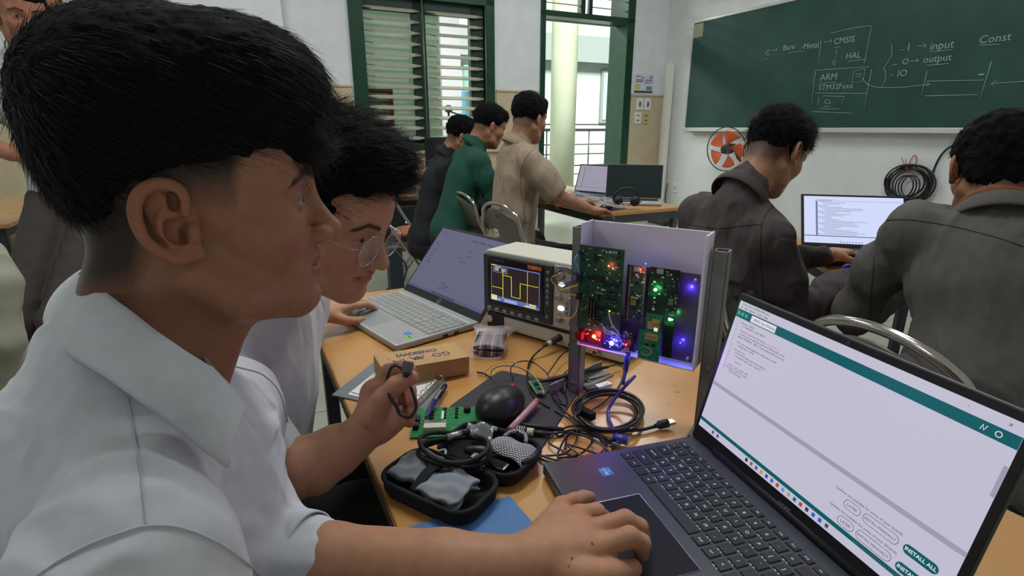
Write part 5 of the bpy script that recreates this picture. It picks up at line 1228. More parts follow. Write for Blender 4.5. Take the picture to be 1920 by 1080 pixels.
def head_cols(P, R, c, base=None, fade=0.0, brow=True, lips=True, blush=.10, seed=0, mouth=0.0):
    """real pigment: lips, brows, cropped hair on the scalp"""
    L = (P-np.array(c)) @ R; x, y, z = L.T; b = srgb(base or SKIN); C = np.tile(b, (len(P), 1)); ay = np.abs(y)
    def mix(w, col): 
        nonlocal C
        w = np.clip(w, 0, 1)[:, None]; C = C*(1-w)+srgb(col)*w if not isinstance(col, np.ndarray) else C*(1-w)+col*w
    red = b*np.array([1.02, .80, .76])
    mix(blush*4*np.exp(-((ay-.045)**2/.0006+(z+.02)**2/.0009+(x-.08)**2/.001)), red)
    ear = ((ay > .074) & (np.abs(x+.006) < .034) & (np.abs(z-.004) < .04)); mix(ear*.55, red)
    mix(.35*np.exp(-((y/.02)**2+((z+.02)/.018)**2+((x-.115)/.02)**2)), red)
    if lips:
        up = np.exp(-((z+.0465-.006*(ay/.026)**2*-1)**2/.000012)); lo = np.exp(-((z+.0600+mouth-.006*(ay/.026)**2)**2/.000016))
        mix((x > .083)*(ay < .027)*np.maximum(up, lo)*1.3, b*np.array([.90, .60, .58]))
    if lips:
        for y0 in (-1, 1):
            for t_ in np.linspace(0, 1, 14):
                q_ = np.array([.0985-.0075*t_**1.5, y0*(.019+.0265*t_), .0128+.0055*math.sin(math.pi*min(1, t_*.95+.05))-.0006]); mix(np.exp(-(np.linalg.norm(L-q_, axis=1)/.0013)**2)*.8, (30,22,20))
    if brow:
        arc = .033+.006*np.clip((ay-.012)/.02, 0, 1)-.010*np.clip((ay-.036)/.02, 0, 1); n = noise3(L, 900)*.3
        mix((x > .065)*(ay > .011)*(ay < .055)*np.exp(-((z-arc)/.0040)**2)*(1.15+n), (44,32,26))
    if fade > 0:
        n = noise3(L, 1500)*.10+noise3(L, 90)*.05
        line = np.interp(x, [-.1,-.045,-.022,.0,.040,.050,.060,.1], [-.085,-.070,-.018,.002,.004,.040,.062,.072])
        w = np.clip((z-line)/.040+n, 0, 1)*fade
        w = np.where(ear & (ay > .0800), 0, w)
        mix(w, (34,28,24))
    return C
def eyes(root, R, c, look=(1, 0, 0), closed=0.0):
    for y in (-1, 1):
        q = MB(); o = np.array([.0835, y*.031, .0122]); ctr = np.array(c)+R @ o; Rm = Matrix(R.tolist())
        q.ell(ctr, (.0128, .0128, .0128), 18, 0, Rm); d = np.array(look, float); d /= np.linalg.norm(d)
        v = R @ d; fr_ = Vector(ctr+v*.0117); u = Vector(v).orthogonal().normalized(); w = Vector(v).cross(u)
        pts = [fr_+(u*math.cos(k*.524)+w*math.sin(k*.524))*.0058 for k in range(12)]; q.add([fr_+Vector(v)*.0015]+pts, [(0, 1+k, 1+(k+1) % 12) for k in range(12)], 1, True)
        q.build('eye', [m_eyew, m_iris], root, world=True)
def hand(s, wrist, d, back, thumb, curl=.5, sc=1.0, rw=.026):
    """generic relaxed hand: d = direction of fingers, back = normal of the back of the hand, thumb = side vector towards the thumb"""
    w = np.array(wrist, float); d = np.array(d, float); d /= np.linalg.norm(d); b = np.array(back, float); b -= d*(b@d); b /= np.linalg.norm(b); t = np.cross(d, b); t = t if t@np.array(thumb) > 0 else -t
    k = .010*sc; mcp = []
    for i, (off, ln) in enumerate(((.028,.088),(.009,.092),(-.010,.087),(-.027,.078))):
        m = w+d*ln*sc+t*off*sc+b*.004*sc; mcp.append(m); s.cone(w+t*off*.45*sc, m, .015*sc, .0105*sc, .012*sc)
    for i, m in enumerate(mcp):
        L = [.042,.046,.042,.033][i]*sc; a = 0; p = m; r = [.0092,.0095,.0090,.0080][i]*sc
        for j, f in enumerate((1.0, .62, .52)):
            a += curl*(.75 if j == 0 else .9)*(1+.08*i); q = p+(d*math.cos(a)-b*math.sin(a)+t*.03*(1.5-i))*L*f; s.cone(p, q, r, r*.90, .003*sc); p = q; r *= .90
    p0 = w+t*.020*sc+d*.020*sc-b*.004*sc; p1 = p0+(t*.75+d*.55-b*.25)*.036*sc; p2 = p1+(d*.85+t*.25-b*.4*(1+curl)*.5)*.032*sc; p3 = p2+(d*.9-t*.05-b*.5*curl)*.026*sc
    s.cone(p0, p1, .0155*sc, .0115*sc, .010*sc); s.cone(p1, p2, .0112*sc, .0100*sc, .003*sc); s.cone(p2, p3, .0100*sc, .0085*sc, .003*sc)
def wrinkle(P, Q, amp, sc, seed=0, dirn=None):
    N_ = vnorm(P, Q); off = np.array([seed*3.7, seed*1.3, seed*2.1]); A = P+off
    if dirn is not None:
        d = np.array(dirn, float); d /= np.linalg.norm(d); A = A + np.outer(A@d, d)*(-.65)
    r = 1-np.abs(noise3(A, sc))*2; n = .65*r*np.abs(r)+.35*noise3(A, sc*2.6)
    return P+N_*(amp*n)[:, None]
def crease(P, Q, amp, sc, seed=0):
    """sharp narrow folds following the zero lines of a smooth field"""
    N_ = vnorm(P, Q); A = P+np.array([seed*1.7, seed*2.9, seed*.7]); f = noise3(A, sc)+.35*noise3(A, sc*2.1); g = noise3(A+5, sc*.8)
    return P-N_*(amp*np.exp(-(f/.055)**2)*np.clip(g*2.2, 0, 1))[:, None]
def on_surface(obj, px, lift=.0006):
    """points of a garment under the given picture directions"""
    from mathutils.bvhtree import BVHTree
    M4 = obj.matrix_basis if obj.parent is None else obj.parent.matrix_basis @ obj.matrix_basis
    t = BVHTree.FromPolygons([M4 @ v.co for v in obj.data.vertices], [tuple(p.vertices) for p in obj.data.polygons]); o = Vector((0, 0, CAMZ)); out = []
    for p in wire([(a, b, 0) for a, b in px], 8):
        d = (WD(p.x, p.y, 1)-o).normalized(); hit, n, i, ds = t.ray_cast(o, d)
        if hit is not None: out.append(hit+n*(lift if n.dot(d) < 0 else -lift))
    return out
def seam(root, px, mat, r=.0008, part=('shirt', 'jacket')):
    for o in root.children:
        if o.name.split('.')[0] in part:
            pts = on_surface(o, px)
            if len(pts) > 3:
                q = MB(); q.tube(pts, r, 5); q.build('seam', mat, o, world=True)
            return
def cloth(name, s, mat, root, amp=.004, sc=16, seed=0, it=2, dirn=None, **k):
    P, Q = s.mesh(); P = relax(P, Q, it); P = wrinkle(P, Q, amp, sc, seed, dirn)
    if amp > 0: P = wrinkle(P, Q, amp*.42, sc*2.4, seed+5, dirn); P = crease(P, Q, amp*.55, sc*.9, seed+9)
    P = relax(P, Q, 1, .3)
    return npmesh(name, P, Q, mat, root, **k)
def joinm(parts):
    Ps, Qs, Cs = [], [], []; o = 0
    for P, Q, C in parts: Ps.append(P); Qs.append(Q+o); Cs.append(C); o += len(P)
    return np.concatenate(Ps), np.concatenate(Qs), np.concatenate(Cs)
def hairdo(root, R, c, add, h, n, length, seed, comb=(.3,0,.2), lift=.5, rad=.00035, amp=.004, nsc=60, droop=.25, curl=.5, zmin=-9, mat=None, vol=None, seg=5):
    s = SDF(h); s.frame(R, c); add(s); s.frame(); P, Q = s.mesh(); P = relax(P, Q, 1); N_ = vnorm(P, Q)
    P = P+N_*(amp*(noise3(P, nsc)+.5*noise3(P, nsc*2.3)))[:, None]
    npmesh('hair', P, Q, mat or m_hair, root)
    if n:
        rg = np.random.default_rng(seed); L = (P-np.array(c)) @ R; ok = np.where(L[:, 2] > zmin)[0]; ii = rg.choice(ok, min(n, len(ok)), replace=len(ok) < n)
        N2 = N_[ii]; cb = R @ np.array(comb, float); T_ = cb-N2*(N2@cb)[:, None]; T_ /= (np.linalg.norm(T_, axis=1)[:, None]+1e-6)
        V, F_ = strands('hair', P[ii]-N2*.003, T_*(1-lift)+N2*lift, length, rad, None, None, droop, seg, curl, seed)
        npmesh('hair_strands', V, F_, m_strand, root, kind='stuff')
def glasses_on(root, R, c, label, grp=None):
    pass
# ================================================================== the young man nearest the camera
def npv(v): return np.array(v, float)
m_shirt = M('white_shirt_cotton', (196,198,206), .85, var=.03, vs=60, bump=.12, bs=1400, sheen=.2)
m_shirt2 = M('white_shirt_seam', (178,180,190), .9)
m_trs = M('black_trouser', (22,22,26), .85)
R1 = hframe(66, 0); ear = npv((-.268, .417, 1.140)); C1 = ear - R1 @ npv((-.006, -.082, .004))
near = thing('person', 'young man in a white shirt seen in profile, one hand on the dark laptop touchpad', 'person', (-.42, .42, 0)); near['pose'] = 'sitting'
s = SDF(.0015); add_head(s, R1, C1, open_mouth=.0035, ears=True, tilt=-4)
nb = npv((-.362, .452, .965)); ht = C1 + R1 @ npv((-.028, 0, -.035))
s.cone(ht, nb, .055, .060, .03); s.cone(C1+R1 @ npv((.02,0,-.07)), nb+npv((.03,.01,-.01)), .030, .045, .03); s.cone(nb, nb+npv((-.02,0,-.06)), .060, .06, .03)
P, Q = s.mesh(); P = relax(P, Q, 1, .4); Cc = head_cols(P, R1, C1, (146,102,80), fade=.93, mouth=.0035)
rgm = np.random.default_rng(4)
for lx, ly, lz in ((.055,-.06,-.035), (.02,-.06,-.06)):
    d_ = np.linalg.norm((P-C1) @ R1-np.array([lx, ly, lz]), axis=1); 
body = [(P, Q, Cc)]
s = SDF(.0021)
el = WZ(498,1062,.765); wr = WZ(985,1056,.797); el, wr = npv(el), npv(wr)
s.cone(npv((-.35,.56,.86)), el, .032, .036, .01); s.chain([el, el+(wr-el)*.25, el+(wr-el)*.7, wr], [.038,.041,.032,.025], .012)
def hz(px, py, Z): return npv(WZ(px, py, Z))
m_p, m_r, m_m, m_i = hz(1052,948,.802), hz(1085,966,.808), hz(1112,994,.812), hz(1122,1028,.808)
for m, r in ((m_p,.0105), (m_r,.0115), (m_m,.0120), (m_i,.0120)): s.cone(wr+(m-wr)*.12, m, .019, r, .014)
s.ell(hz(1062,1015,.800), (.030,.034,.014), .015)
s.chain([m_p, hz(1078,938,.806), hz(1094,932,.797), hz(1106,932,.788)], [.0095,.0086,.0078,.0072], .003)
s.chain([m_r, hz(1118,960,.812), hz(1132,972,.798), hz(1134,984,.782)], [.0108,.0096,.0088,.0076], .003)
s.chain([m_m, hz(1172,974,.818), hz(1199,988,.806), hz(1206,1008,.786)], [.0112,.0102,.0092,.0080], .003)
s.chain([m_i, hz(1180,1006,.818), hz(1203,1018,.806), hz(1203,1038,.786)], [.0116,.0104,.0094,.0082], .003)
s.chain([hz(1040,1062,.795), hz(1100,1078,.800), hz(1148,1074,.797), hz(1186,1066,.786)], [.019,.0130,.0115,.0098], .006)
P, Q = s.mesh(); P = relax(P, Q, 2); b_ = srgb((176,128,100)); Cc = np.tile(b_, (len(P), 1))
for m, w_ in ((m_p,.5), (m_r,.5), (m_m,.6), (m_i,.6)):
    g = np.exp(-np.sum((P-m-npv((0,0,.01)))**2, 1)/.00012)[:, None]*w_; Cc = Cc*(1-g)+b_*np.array([1,.86,.84])*g
for tip in (hz(1106,932,.788), hz(1186,1066,.786)):
    g = np.exp(-np.sum((P-tip)**2, 1)/.00010)[:, None]*.6; Cc = Cc*(1-g)+b_*np.array([1.02,.82,.80])*g
for px, py, r in ((1072,1047,.0016), (1110,1020,.0008), (1066,1062,.0009), (1092,1024,.0008)):
    g = (np.sum((P-hz(px,py,.815))**2, 1) < .012**2)
    dd = npv(WD(px,py,1))-npv((0,0,CAMZ)); dd /= np.linalg.norm(dd); v = P-npv((0,0,CAMZ)); perp = np.linalg.norm(v-np.outer(v@dd, dd), axis=1); Cc[(perp < r) & (P[:,2] > .80)] = srgb((80,46,36))
body.append((P, Q, Cc))
s = SDF(.008); s.ell((-.40,.43,.80), (.06,.10,.12), 0); s.cone((-.42,.42,.75), (-.52,.40,.52), .12, .13, .05); s.cone((-.27,.30,.90), (-.20,.19,.73), .032, .034, .02); s.cone((-.20,.19,.73), (-.02,.16,.72), .036, .028, .01)
P, Q = s.mesh(); body.append((P, Q, np.tile(srgb(SKIN), (len(P), 1))))
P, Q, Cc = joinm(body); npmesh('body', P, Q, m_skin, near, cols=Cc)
eyes(near, R1, C1, (1, .05, -.1))
# hair: a thick combed-forward crop above faded sides
def nh(s):
    s.ell((.000,0,.088), (.106,.088,.086), 0); s.ell((.056,0,.112), (.074,.076,.056), .03); s.ell((-.034,0,.100), (.068,.080,.066), .03)
    s.ell((-.053,0,.045), (.046,.070,.060), .03); s.ell((.097,0,.074), (.030,.056,.036), .02)
    s.ell((.115,0,.015), (.05,.10,.028), .012, 's')
    for y in (-1, 1): s.ell((.045,y*.105,.004), (.085,.045,.038), .02, 's'); s.ell((-.03,y*.105,-.01), (.06,.045,.04), .02, 's')
    s.ell((-.06,0,-.055), (.08,.12,.05), .02, 's')
hairdo(near, R1, C1, nh, .003, 17000, .026, 5, comb=(1,0,-.35), lift=.10, rad=.00036, amp=.0020, nsc=110, droop=.25, curl=.35, seg=6)
# fringe locks falling on the brow
rg = np.random.default_rng(8); n = 2200; yy = rg.uniform(-.047,.047,n); roots = np.stack([.094-.012*(yy/.05)**2+rg.normal(0,.007,n), yy, .088+rg.normal(0,.010,n)], 1)
V, F_ = strands('hair', roots @ R1.T+C1, (np.stack([rg.uniform(.15,.6,n), rg.normal(0,.22,n)-yy*2, -np.ones(n)*.9], 1)) @ R1.T, .040, .00042, None, None, .2, 6, .35, 3)
npmesh('fringe_strands', V, F_, m_strand, near, kind='stuff')
# shirt
s = SDF(.0042)
s.cone((-.345,.425,.968), (-.262,.302,.930), .056, .050, 0); s.cone((-.345,.455,.962), (-.352,.585,.880), .056, .054, .03)
s.ell((-.395,.43,.90), (.100,.150,.105), .04); s.ell((-.330,.45,.86), (.085,.140,.115), .04); s.chain([(-.37,.43,.80), (-.45,.41,.66), (-.52,.40,.52)], [.125,.135,.14], .05)
s.cone((-.262,.302,.925), (-.205,.195,.73), .064, .058, .02)
s.chain([npv((-.352,.585,.880)), npv((-.342,.545,.815)), el+npv((-.005,.0,.004)), el+(wr-el)*.13], [.060,.058,.056,.052], .02)
s.cone(nb+npv((-.01,0,-.02)), nb+npv((.002,.004,.03)), .074, .068, .02)
cloth('shirt', s, m_shirt, near, .0085, 13, 2, 2, dirn=(.5,.4,-.7))
q = MB(); ax_ = (wr-el)/np.linalg.norm(wr-el); u_ = np.cross(ax_, (0,0,1)); u_ /= np.linalg.norm(u_); w_ = np.cross(ax_, u_); c0 = el+(wr-el)*.12
def cuff(u, v):
    a_ = 2*math.pi*u; r_ = .0545+.003*math.sin(3*a_)+.0035*math.sin(v*math.pi); return Vector(c0+ax_*(.050*(v-.6)+.005*math.sin(2*a_))+(u_*math.cos(a_)+w_*math.sin(a_))*r_)
q.grid(cuff, 40, 8, 0, .002); q.build('rolled_cuff', m_shirt, near, world=True)
# collar leaf laid out over the neck
def leaf(rows):
    n_ = len(rows)-1
    def f(u, v):
        t = u*n_; i = min(int(t), n_-1); ft = t-i; a_, b_ = rows[i], rows[i+1]
        top = Vector(WD(*a_[0])).lerp(Vector(WD(*b_[0])), ft); out = Vector(WD(*a_[1])).lerp(Vector(WD(*b_[1])), ft)
        p = top.lerp(out, v); n2 = Vector((.15,-.75,.5)).normalized(); return p+n2*.010*math.sin(v*math.pi*.9)
    return f
rows = [((146,514,.500),(90,600,.490)), ((160,522,.475),(96,640,.462)), ((190,542,.448),(140,668,.432)), ((240,580,.428),(205,706,.412)), ((300,628,.418),(275,756,.400)), ((352,664,.418),(340,806,.400)), ((400,694,.425),(392,850,.404)), ((440,735,.432),(425,876,.412)), ((462,764,.438),(428,870,.415))]
q = MB(); q.grid(leaf(rows), 40, 10, 0, .0022); q.build('collar', m_shirt, near, world=True)
rows2 = [((146,514,.500),(90,600,.490)), ((170,500,.54),(120,590,.56)), ((260,520,.56),(230,640,.60)), ((360,640,.53),(420,720,.58)), ((402,700,.45),(440,740,.52))]
q = MB(); q.grid(leaf(rows2), 24, 6, 0, -.0022); q.build('collar', m_shirt, near, world=True)
seam(near, [(238,745),(248,790),(258,850),(268,920),(274,984)], m_shirt2, .0007)
seam(near, [(70,1079),(110,1052),(170,1020),(230,998),(276,986),(340,990),(410,1018),(455,1050),(486,1078)], m_shirt2, .0009)
seam(near, [(418,682),(450,690),(490,702),(520,730),(534,768),(540,800)], m_shirt2, .0009)
# trousers
s = SDF(.01); s.cone((-.50,.42,.52), (-.20,.52,.56), .11, .085, 0); s.cone((-.50,.34,.52), (-.20,.30,.56), .11, .085, .03); s.cone((-.20,.52,.56), (-.18,.52,.12), .075, .055, .02); s.cone((-.20,.30,.56), (-.18,.30,.12), .075, .055, .02); s.ell((-.50,.38,.52), (.14,.18,.12), .04)
cloth('trousers', s, m_trs, near, .006, 12, 3)
for y in (.52,.30):
    s = SDF(.006); s.cone((-.20,y,.06), (-.04,y,.04), .048, .038, 0, flat=((0,0,1),.8)); s.ell((-.1,y,-.06), (.3,.2,.065), .005, 's'); cloth('shoe', s, M('black_shoe', (24,22,22), .4), near, 0, 10)
# ================================================================== everyone else
m_glass = M('spectacle_lens', (230,232,240), .03, alpha=.14, spec=1.0)
m_frame = M('thin_silver_wire', (190,188,190), .25, .9)
V3 = lambda *a: np.array(a, float)
def WDn(px, py, d): return V3(*WD(px, py, d))
def person(label, C, yaw, pitch, nb, sL, sR, eL, eR, wL, wR, pel, kL, kR, aL, aR, shirt, trs, h=.006, sleeve='short', hair=None, detail=False, roll=0, hands=True, shirt_amp=.007, seed=0, tor=1.0,
           handL=None, handR=None, skin=None, fade=.8, chest=None, n_hair=1500, hlen=.022, lift=.35, comb=(1,0,-.2), skirt=None, ears=True, hh=None, wide=1.0, mouth=0.0, collar=True, ct=None, pose='sitting', shoes=True, hrad=.0006, cr=.061, hb=.028, fall=.03):
    R = hframe(yaw, pitch, roll); C = V3(*C); nb, sL, sR, eL, eR, wL, wR, pel = [None if v is None else V3(*v) for v in (nb, sL, sR, eL, eR, wL, wR, pel)]
    base = (float(pel[0]), float(pel[1]), 0)
    root = thing('person', label, 'person', base); root['pose'] = pose
    sk = skin or SKIN; bd = []
    s = SDF(hh or h*.6); add_head(s, R, C, detail=detail, ears=ears, wide=wide, open_mouth=mouth)
    ht = C+R @ V3(-.030, 0, -.03); s.cone(ht, nb, .052, .058, .03); s.cone(C+R @ V3(.02,0,-.065), nb+V3(0,0,.0), .03, .04, .03); s.cone(nb, nb+V3(0,0,-.05), .055, .055, .02)
    P, Q = s.mesh(); P = relax(P, Q, 1); bd.append((P, Q, head_cols(P, R, C, sk, fade=fade)))
    s = SDF(max(h*.8, .0024))
    mid = (sL+sR)/2; s.ell(mid*.5+pel*.5, (.05, .05, .12), 0); s.cone(sL*.9+sR*.1, sR*.9+sL*.1, .028, .028, .02); s.cone(mid+V3(0,0,-.05), pel, .045, .06, .05)
    for S_, E_, W_, Hd, side in ((sL, eL, wL, handL, 1), (sR, eR, wR, handR, -1)):
        if E_ is None: continue
        s.cone(S_+(E_-S_)*.22+V3(0,0,-.01), E_, .036, .036, .01); s.chain([E_, E_+(W_-E_)*.3, E_+(W_-E_)*.75, W_], [.037,.038,.030,.024], .012)
        if Hd is not None: hand(s, W_, Hd[0], Hd[1], Hd[2], Hd[3] if len(Hd) > 3 else .5)
    P, Q = s.mesh(); P = relax(P, Q, 1); bd.append((P, Q, np.tile(srgb(sk), (len(P), 1))))
    P, Q, Cc = joinm(bd); npmesh('body', P, Q, m_skin, root, cols=Cc)
    if detail or True:
        eyes(root, R, C)
    s = SDF(h); lo_ = V3(0,0,-.012)
    s.cone(nb+V3(0,0,-.03), nb+(sL-nb)*.80+lo_, .066*tor, .052*tor, 0); s.cone(nb+V3(0,0,-.03), nb+(sR-nb)*.80+lo_, .066*tor, .052*tor, .04)
    fdir = np.cross(sR-sL, V3(0,0,1)); fdir /= np.linalg.norm(fdir); fdir = -fdir if fdir@R[:, 0] < -.2 else fdir
    ax = (sL-sR)/np.linalg.norm(sL-sR); up = nb-pel; up /= np.linalg.norm(up); fw = np.cross(ax, up); Rt = np.stack([fw, ax, up], 1)
    half = np.linalg.norm(sL-sR)/2
    s.ell(mid*.78+pel*.22, (.108*tor, half*.90, .15), .06, R=Rt); s.ell(mid*.4+pel*.6, (.116*tor, half*.84, .19), .06, R=Rt); s.ell(pel+V3(0,0,.05), (.128*tor, half*.90, .13), .05, R=Rt)
    for S_, E_, W_ in ((sL, eL, wL), (sR, eR, wR)):
        if E_ is None: continue
        S2 = S_+(nb-S_)*.10+V3(0,0,-.018)
        if sleeve == 'long': s.chain([S2, S_+(E_-S_)*.5, E_, E_+(W_-E_)*.5, E_+(W_-E_)*.93], [.054,.053,.050,.045,.036], .05)
        else:
            en = S_+(E_-S_)*.84; s.chain([S2, S_+(E_-S_)*.45, en], [.054,.058,.066], .05)
            dd = (E_-S_)/np.linalg.norm(E_-S_); s.cone(en+dd*.090, en+dd*.16, .085, .085, .004, 's')
    s.cone(nb+V3(0,0,-.02), nb+(ht-nb)*.32, .070, .062, .02)
    cloth('jacket' if sleeve == 'long' and ct == 'jacket' else 'shirt', s, shirt, root, shirt_amp, 11, seed, 3, dirn=pel-nb+V3(.1,0,0))
    if collar:
        axn = (ht-nb)/np.linalg.norm(ht-nb); u_ = R[:, 0]-axn*(R[:, 0]@axn); u_ /= np.linalg.norm(u_); w_ = np.cross(axn, u_)
        def cf(u, v):
            a_ = math.radians(20)+u*math.radians(320); r_ = cr+.006+(.020*v+.006*math.sin(v*3.1)); hgt = hb-.042*v - (fall if abs(u-.5) > .38 else 0)*(abs(u-.5)-.38)*6*v-.020*math.cos(a_)*1.0
            return Vector(nb+axn*(hgt+.012)+(u_*math.cos(a_)*1.0+w_*math.sin(a_))*r_)
        q = MB(); q.grid(cf, 40, 6, 0, .003); q.build('collar', collar if not isinstance(collar, bool) else shirt, root, world=True)
    if kL is not None:
        s = SDF(max(h*1.3, .008)); s.ell(pel+V3(0,0,.0), (.135, .15, .11), 0)
        for sd, k_, a_ in ((1, kL, aL), (-1, kR, aR)):
            k_, a_ = V3(*k_), V3(*a_); hp = pel+ax*.09*sd+V3(0,0,-.01); s.cone(hp, k_, .088, .066, .03); s.cone(k_, a_, .064, .048, .02)
        cloth('trousers', s, trs, root, .006, 10, seed+3)
        if shoes:
            for a_ in (aL, aR):
                s = SDF(.008); a_ = V3(*a_); s.cone(a_+V3(0,0,-.03), a_+fw*V3(1,1,0)*.13+V3(0,0,-.045), .045, .036, 0); s.ell((a_[0], a_[1], -.06), (.4,.4,.062), .004, 's'); cloth('shoe', s, M('black_shoe', (24,22,22), .4), root, 0, 10)
    def hd(s_):
        if hair: hair(s_); return
        s_.ell((-.004,0,.058), (.108,.086,.092), 0); s_.ell((.055,0,.100), (.055,.066,.036), .02)
        s_.ell((.105,0,-.012), (.085,.12,.075), .015, 's')
        for y in (-1, 1): s_.ell((.02,y*.10,-.008), (.050,.042,.040), .012, 's')
        s_.ell((-.05,0,-.085), (.10,.12,.05), .015, 's')
    hairdo(root, R, C, hd, max(h*.8, .004), n_hair, hlen, seed+11, comb, lift, hrad, .005, 60, .2, .6, seg=4)
    return root, R, C
m_ws = m_shirt; Kroot = []
# ---------------------------------------------------------------- young man with glasses
C2 = WDn(612, 462, .955)
R2 = hframe(107, 22); C2 = WDn(676, 450, .775)-R2 @ V3(.092, -.031, .012)
def hair2(s):
    s.ell((-.006,0,.060), (.106,.086,.092), 0); s.ell((.055,0,.112), (.062,.070,.050), .02); s.ell((.074,.005,.126), (.040,.056,.034), .02); s.ell((.0,0,.125), (.075,.070,.050), .02)
    s.ell((.120,0,.022), (.060,.12,.072), .010, 's')
    for y in (-1, 1): s.ell((.035,y*.105,-.006), (.055,.045,.045), .012, 's')
    s.ell((-.05,0,-.085), (.10,.12,.05), .015, 's')
nb2 = C2+V3(-.135, .02, -.115)
wl2 = V3(*WZ(594, 590, .800))
p2, R2, C2 = person('young man in thin silver glasses and a white shirt holding a black cable', C2, 107, 22, nb2,
    nb2+V3(.01,.165,-.05), nb2+V3(-.03,-.165,-.065), WDn(520,640,1.02), WDn(500,905,.70), wl2, WDn(672,820,.735), (-.53,.86,.50),
    (-.26,.99,.55), (-.27,.78,.55), (-.22,.99,.10), (-.24,.78,.10), m_ws, m_trs, h=.0042, detail=True, hh=.0021, hair=hair2, fade=.85, seed=4,
    handL=(tuple(V3(*WZ(704,548,.800))-wl2), (.1,-.1,1), (.3,-1,0), .30), handR=None, n_hair=7000, hlen=.026, lift=.42, comb=(.9,.1,.5), collar=False, hrad=.0004, skin=(178,130,104), shirt_amp=.006, mouth=.0)
# rolled cuff and the hand around the cable
q = MB(); 
s = SDF(.0021); w0 = WDn(668,822,.735)
def h3(px, py, d): return WDn(px, py, d)
s.chain([WDn(590,880,.715), WDn(635,846,.725), w0], [.034,.031,.025], .01)
pal = h3(712,748,.735); s.cone(w0, h3(704,790,.735), .026, .026, .012); s.cone(h3(704,790,.735), h3(712,742,.745), .027, .028, .015, flat=((0,1,.2),.75)); s.cone(h3(715,800,.735), h3(742,790,.74), .020, .014, .012)
# thumb on the near side, pointing right
s.chain([h3(702,778,.718), h3(718,748,.705), h3(742,722,.700), h3(771,708,.700)], [.020,.0135,.0115,.0100], .006)
# four fingers curling round from behind
s.chain([h3(716,716,.755), h3(728,696,.748), h3(750,690,.740), h3(770,694,.735)], [.0125,.0105,.0095,.0085], .003)
s.chain([h3(722,735,.760), h3(748,722,.762), h3(768,732,.752), h3(771,752,.742)], [.0125,.0105,.0095,.0085], .003)
s.chain([h3(724,752,.758), h3(752,746,.760), h3(774,758,.752), h3(772,775,.740)], [.0120,.0100,.0092,.0082], .003)
s.chain([h3(722,772,.752), h3(746,770,.754), h3(765,780,.748), h3(768,792,.738)], [.0110,.0092,.0084,.0076], .003)
P, Q = s.mesh(); P = relax(P, Q, 2); b_ = srgb((178,128,104)); Cc = np.tile(b_, (len(P), 1))
for tip in (h3(771,708,.700), h3(771,752,.742), h3(772,775,.740), h3(768,792,.738), h3(730,800,.74)):
    g = np.exp(-np.sum((P-tip)**2, 1)/.00016)[:, None]*.6; Cc = Cc*(1-g)+b_*np.array([1.04,.80,.78])*g
for o in p2.children:
    if o.name.startswith('body'):
        me = o.data; n0 = len(me.vertices); co = np.zeros(n0*3, np.float32); me.vertices.foreach_get('co', co); co = co.reshape(-1, 3)+np.array(p2.location)
        ql = np.zeros(len(me.loops), np.int32); me.loops.foreach_get('vertex_index', ql); cc_ = np.zeros(n0*4, np.float32); me.color_attributes['Col'].data.foreach_get('color', cc_)
        P_, Q_, C_ = joinm([(co.astype(float), ql.reshape(-1, 4), cc_.reshape(-1, 4)[:, :3]), (P, Q, Cc)]); bpy.data.objects.remove(o); npmesh('body', P_, Q_, m_skin, p2, cols=C_); break
# glasses
gl = thing('eyeglasses', 'thin silver wire glasses worn by the young man leaning over the table', 'glasses', tuple(C2+R2 @ V3(.11,0,0)))
def G(x, y, z): return Vector(C2+R2 @ V3(x, y, z))
for y in (-1, 1):
    pts = [G(.1125-.10*max(0, abs(.034+.0255*math.cos(k*.314))-.03)**1.0*.55, y*(.0335+.0255*math.cos(k*.314)), .004+.0235*math.sin(k*.314)*(1.0 if math.sin(k*.314) > 0 else 1.05)) for k in range(20)]
    q = MB(); q.tube(pts, .0009, 6, closed=True); rim = q.build('rim', m_frame, gl, world=True)
    q = MB(); ctr = sum(pts, Vector())/20; q.add([ctr+Vector(R2[:, 0])*.0025]+pts, [(0, 1+k, 1+(k+1) % 20) for k in range(20)], 0, True); q.build('lens', m_glass, gl, world=True)
    q = MB(); q.tube(wire([G(.108, y*.0595, .010), G(.100, y*.068, .011), G(.05, y*.077, .010), G(.0, y*.0795, .010), G(-.018, y*.079, -.004)], 5), .0010, 6); q.build('temple_arm', m_frame, gl, world=True)
    q = MB(); q.ell(G(.111, y*.0085, -.002), (.0022,.0022,.004), 8); q.build('nose_pad', m_glass, gl, world=True)
q = MB(); q.tube(wire([G(.113,-.0085,.006), G(.1155,0,.009), G(.113,.0085,.006)], 5), .0009, 6); q.build('bridge', m_frame, gl, world=True)
# watch
wa = thing('wristwatch', 'black wristwatch on the wrist resting beside the silver laptop', 'watch', tuple(wl2))
e2 = WDn(520,640,1.02); ax_ = (wl2-e2)/np.linalg.norm(wl2-e2); u_ = np.cross(ax_, (0,0,1)); u_ /= np.linalg.norm(u_); w_ = np.cross(ax_, u_)
q = MB(); q.grid(lambda u, v: Vector(wl2-ax_*.004+ax_*(.022*(v-.5))+(u_*math.cos(2*math.pi*u)+w_*math.sin(2*math.pi*u))*.0275), 24, 3, 0, .003); q.build('strap', M('black_plastic'), wa, world=True)
q = MB(); c_w = wl2-ax_*.004-w_*.030*(1 if w_[2] < 0 else -1); q.ell(c_w, (.017,.017,.006), 16); q.build('watch_face', M('glossy_black'), wa, world=True)
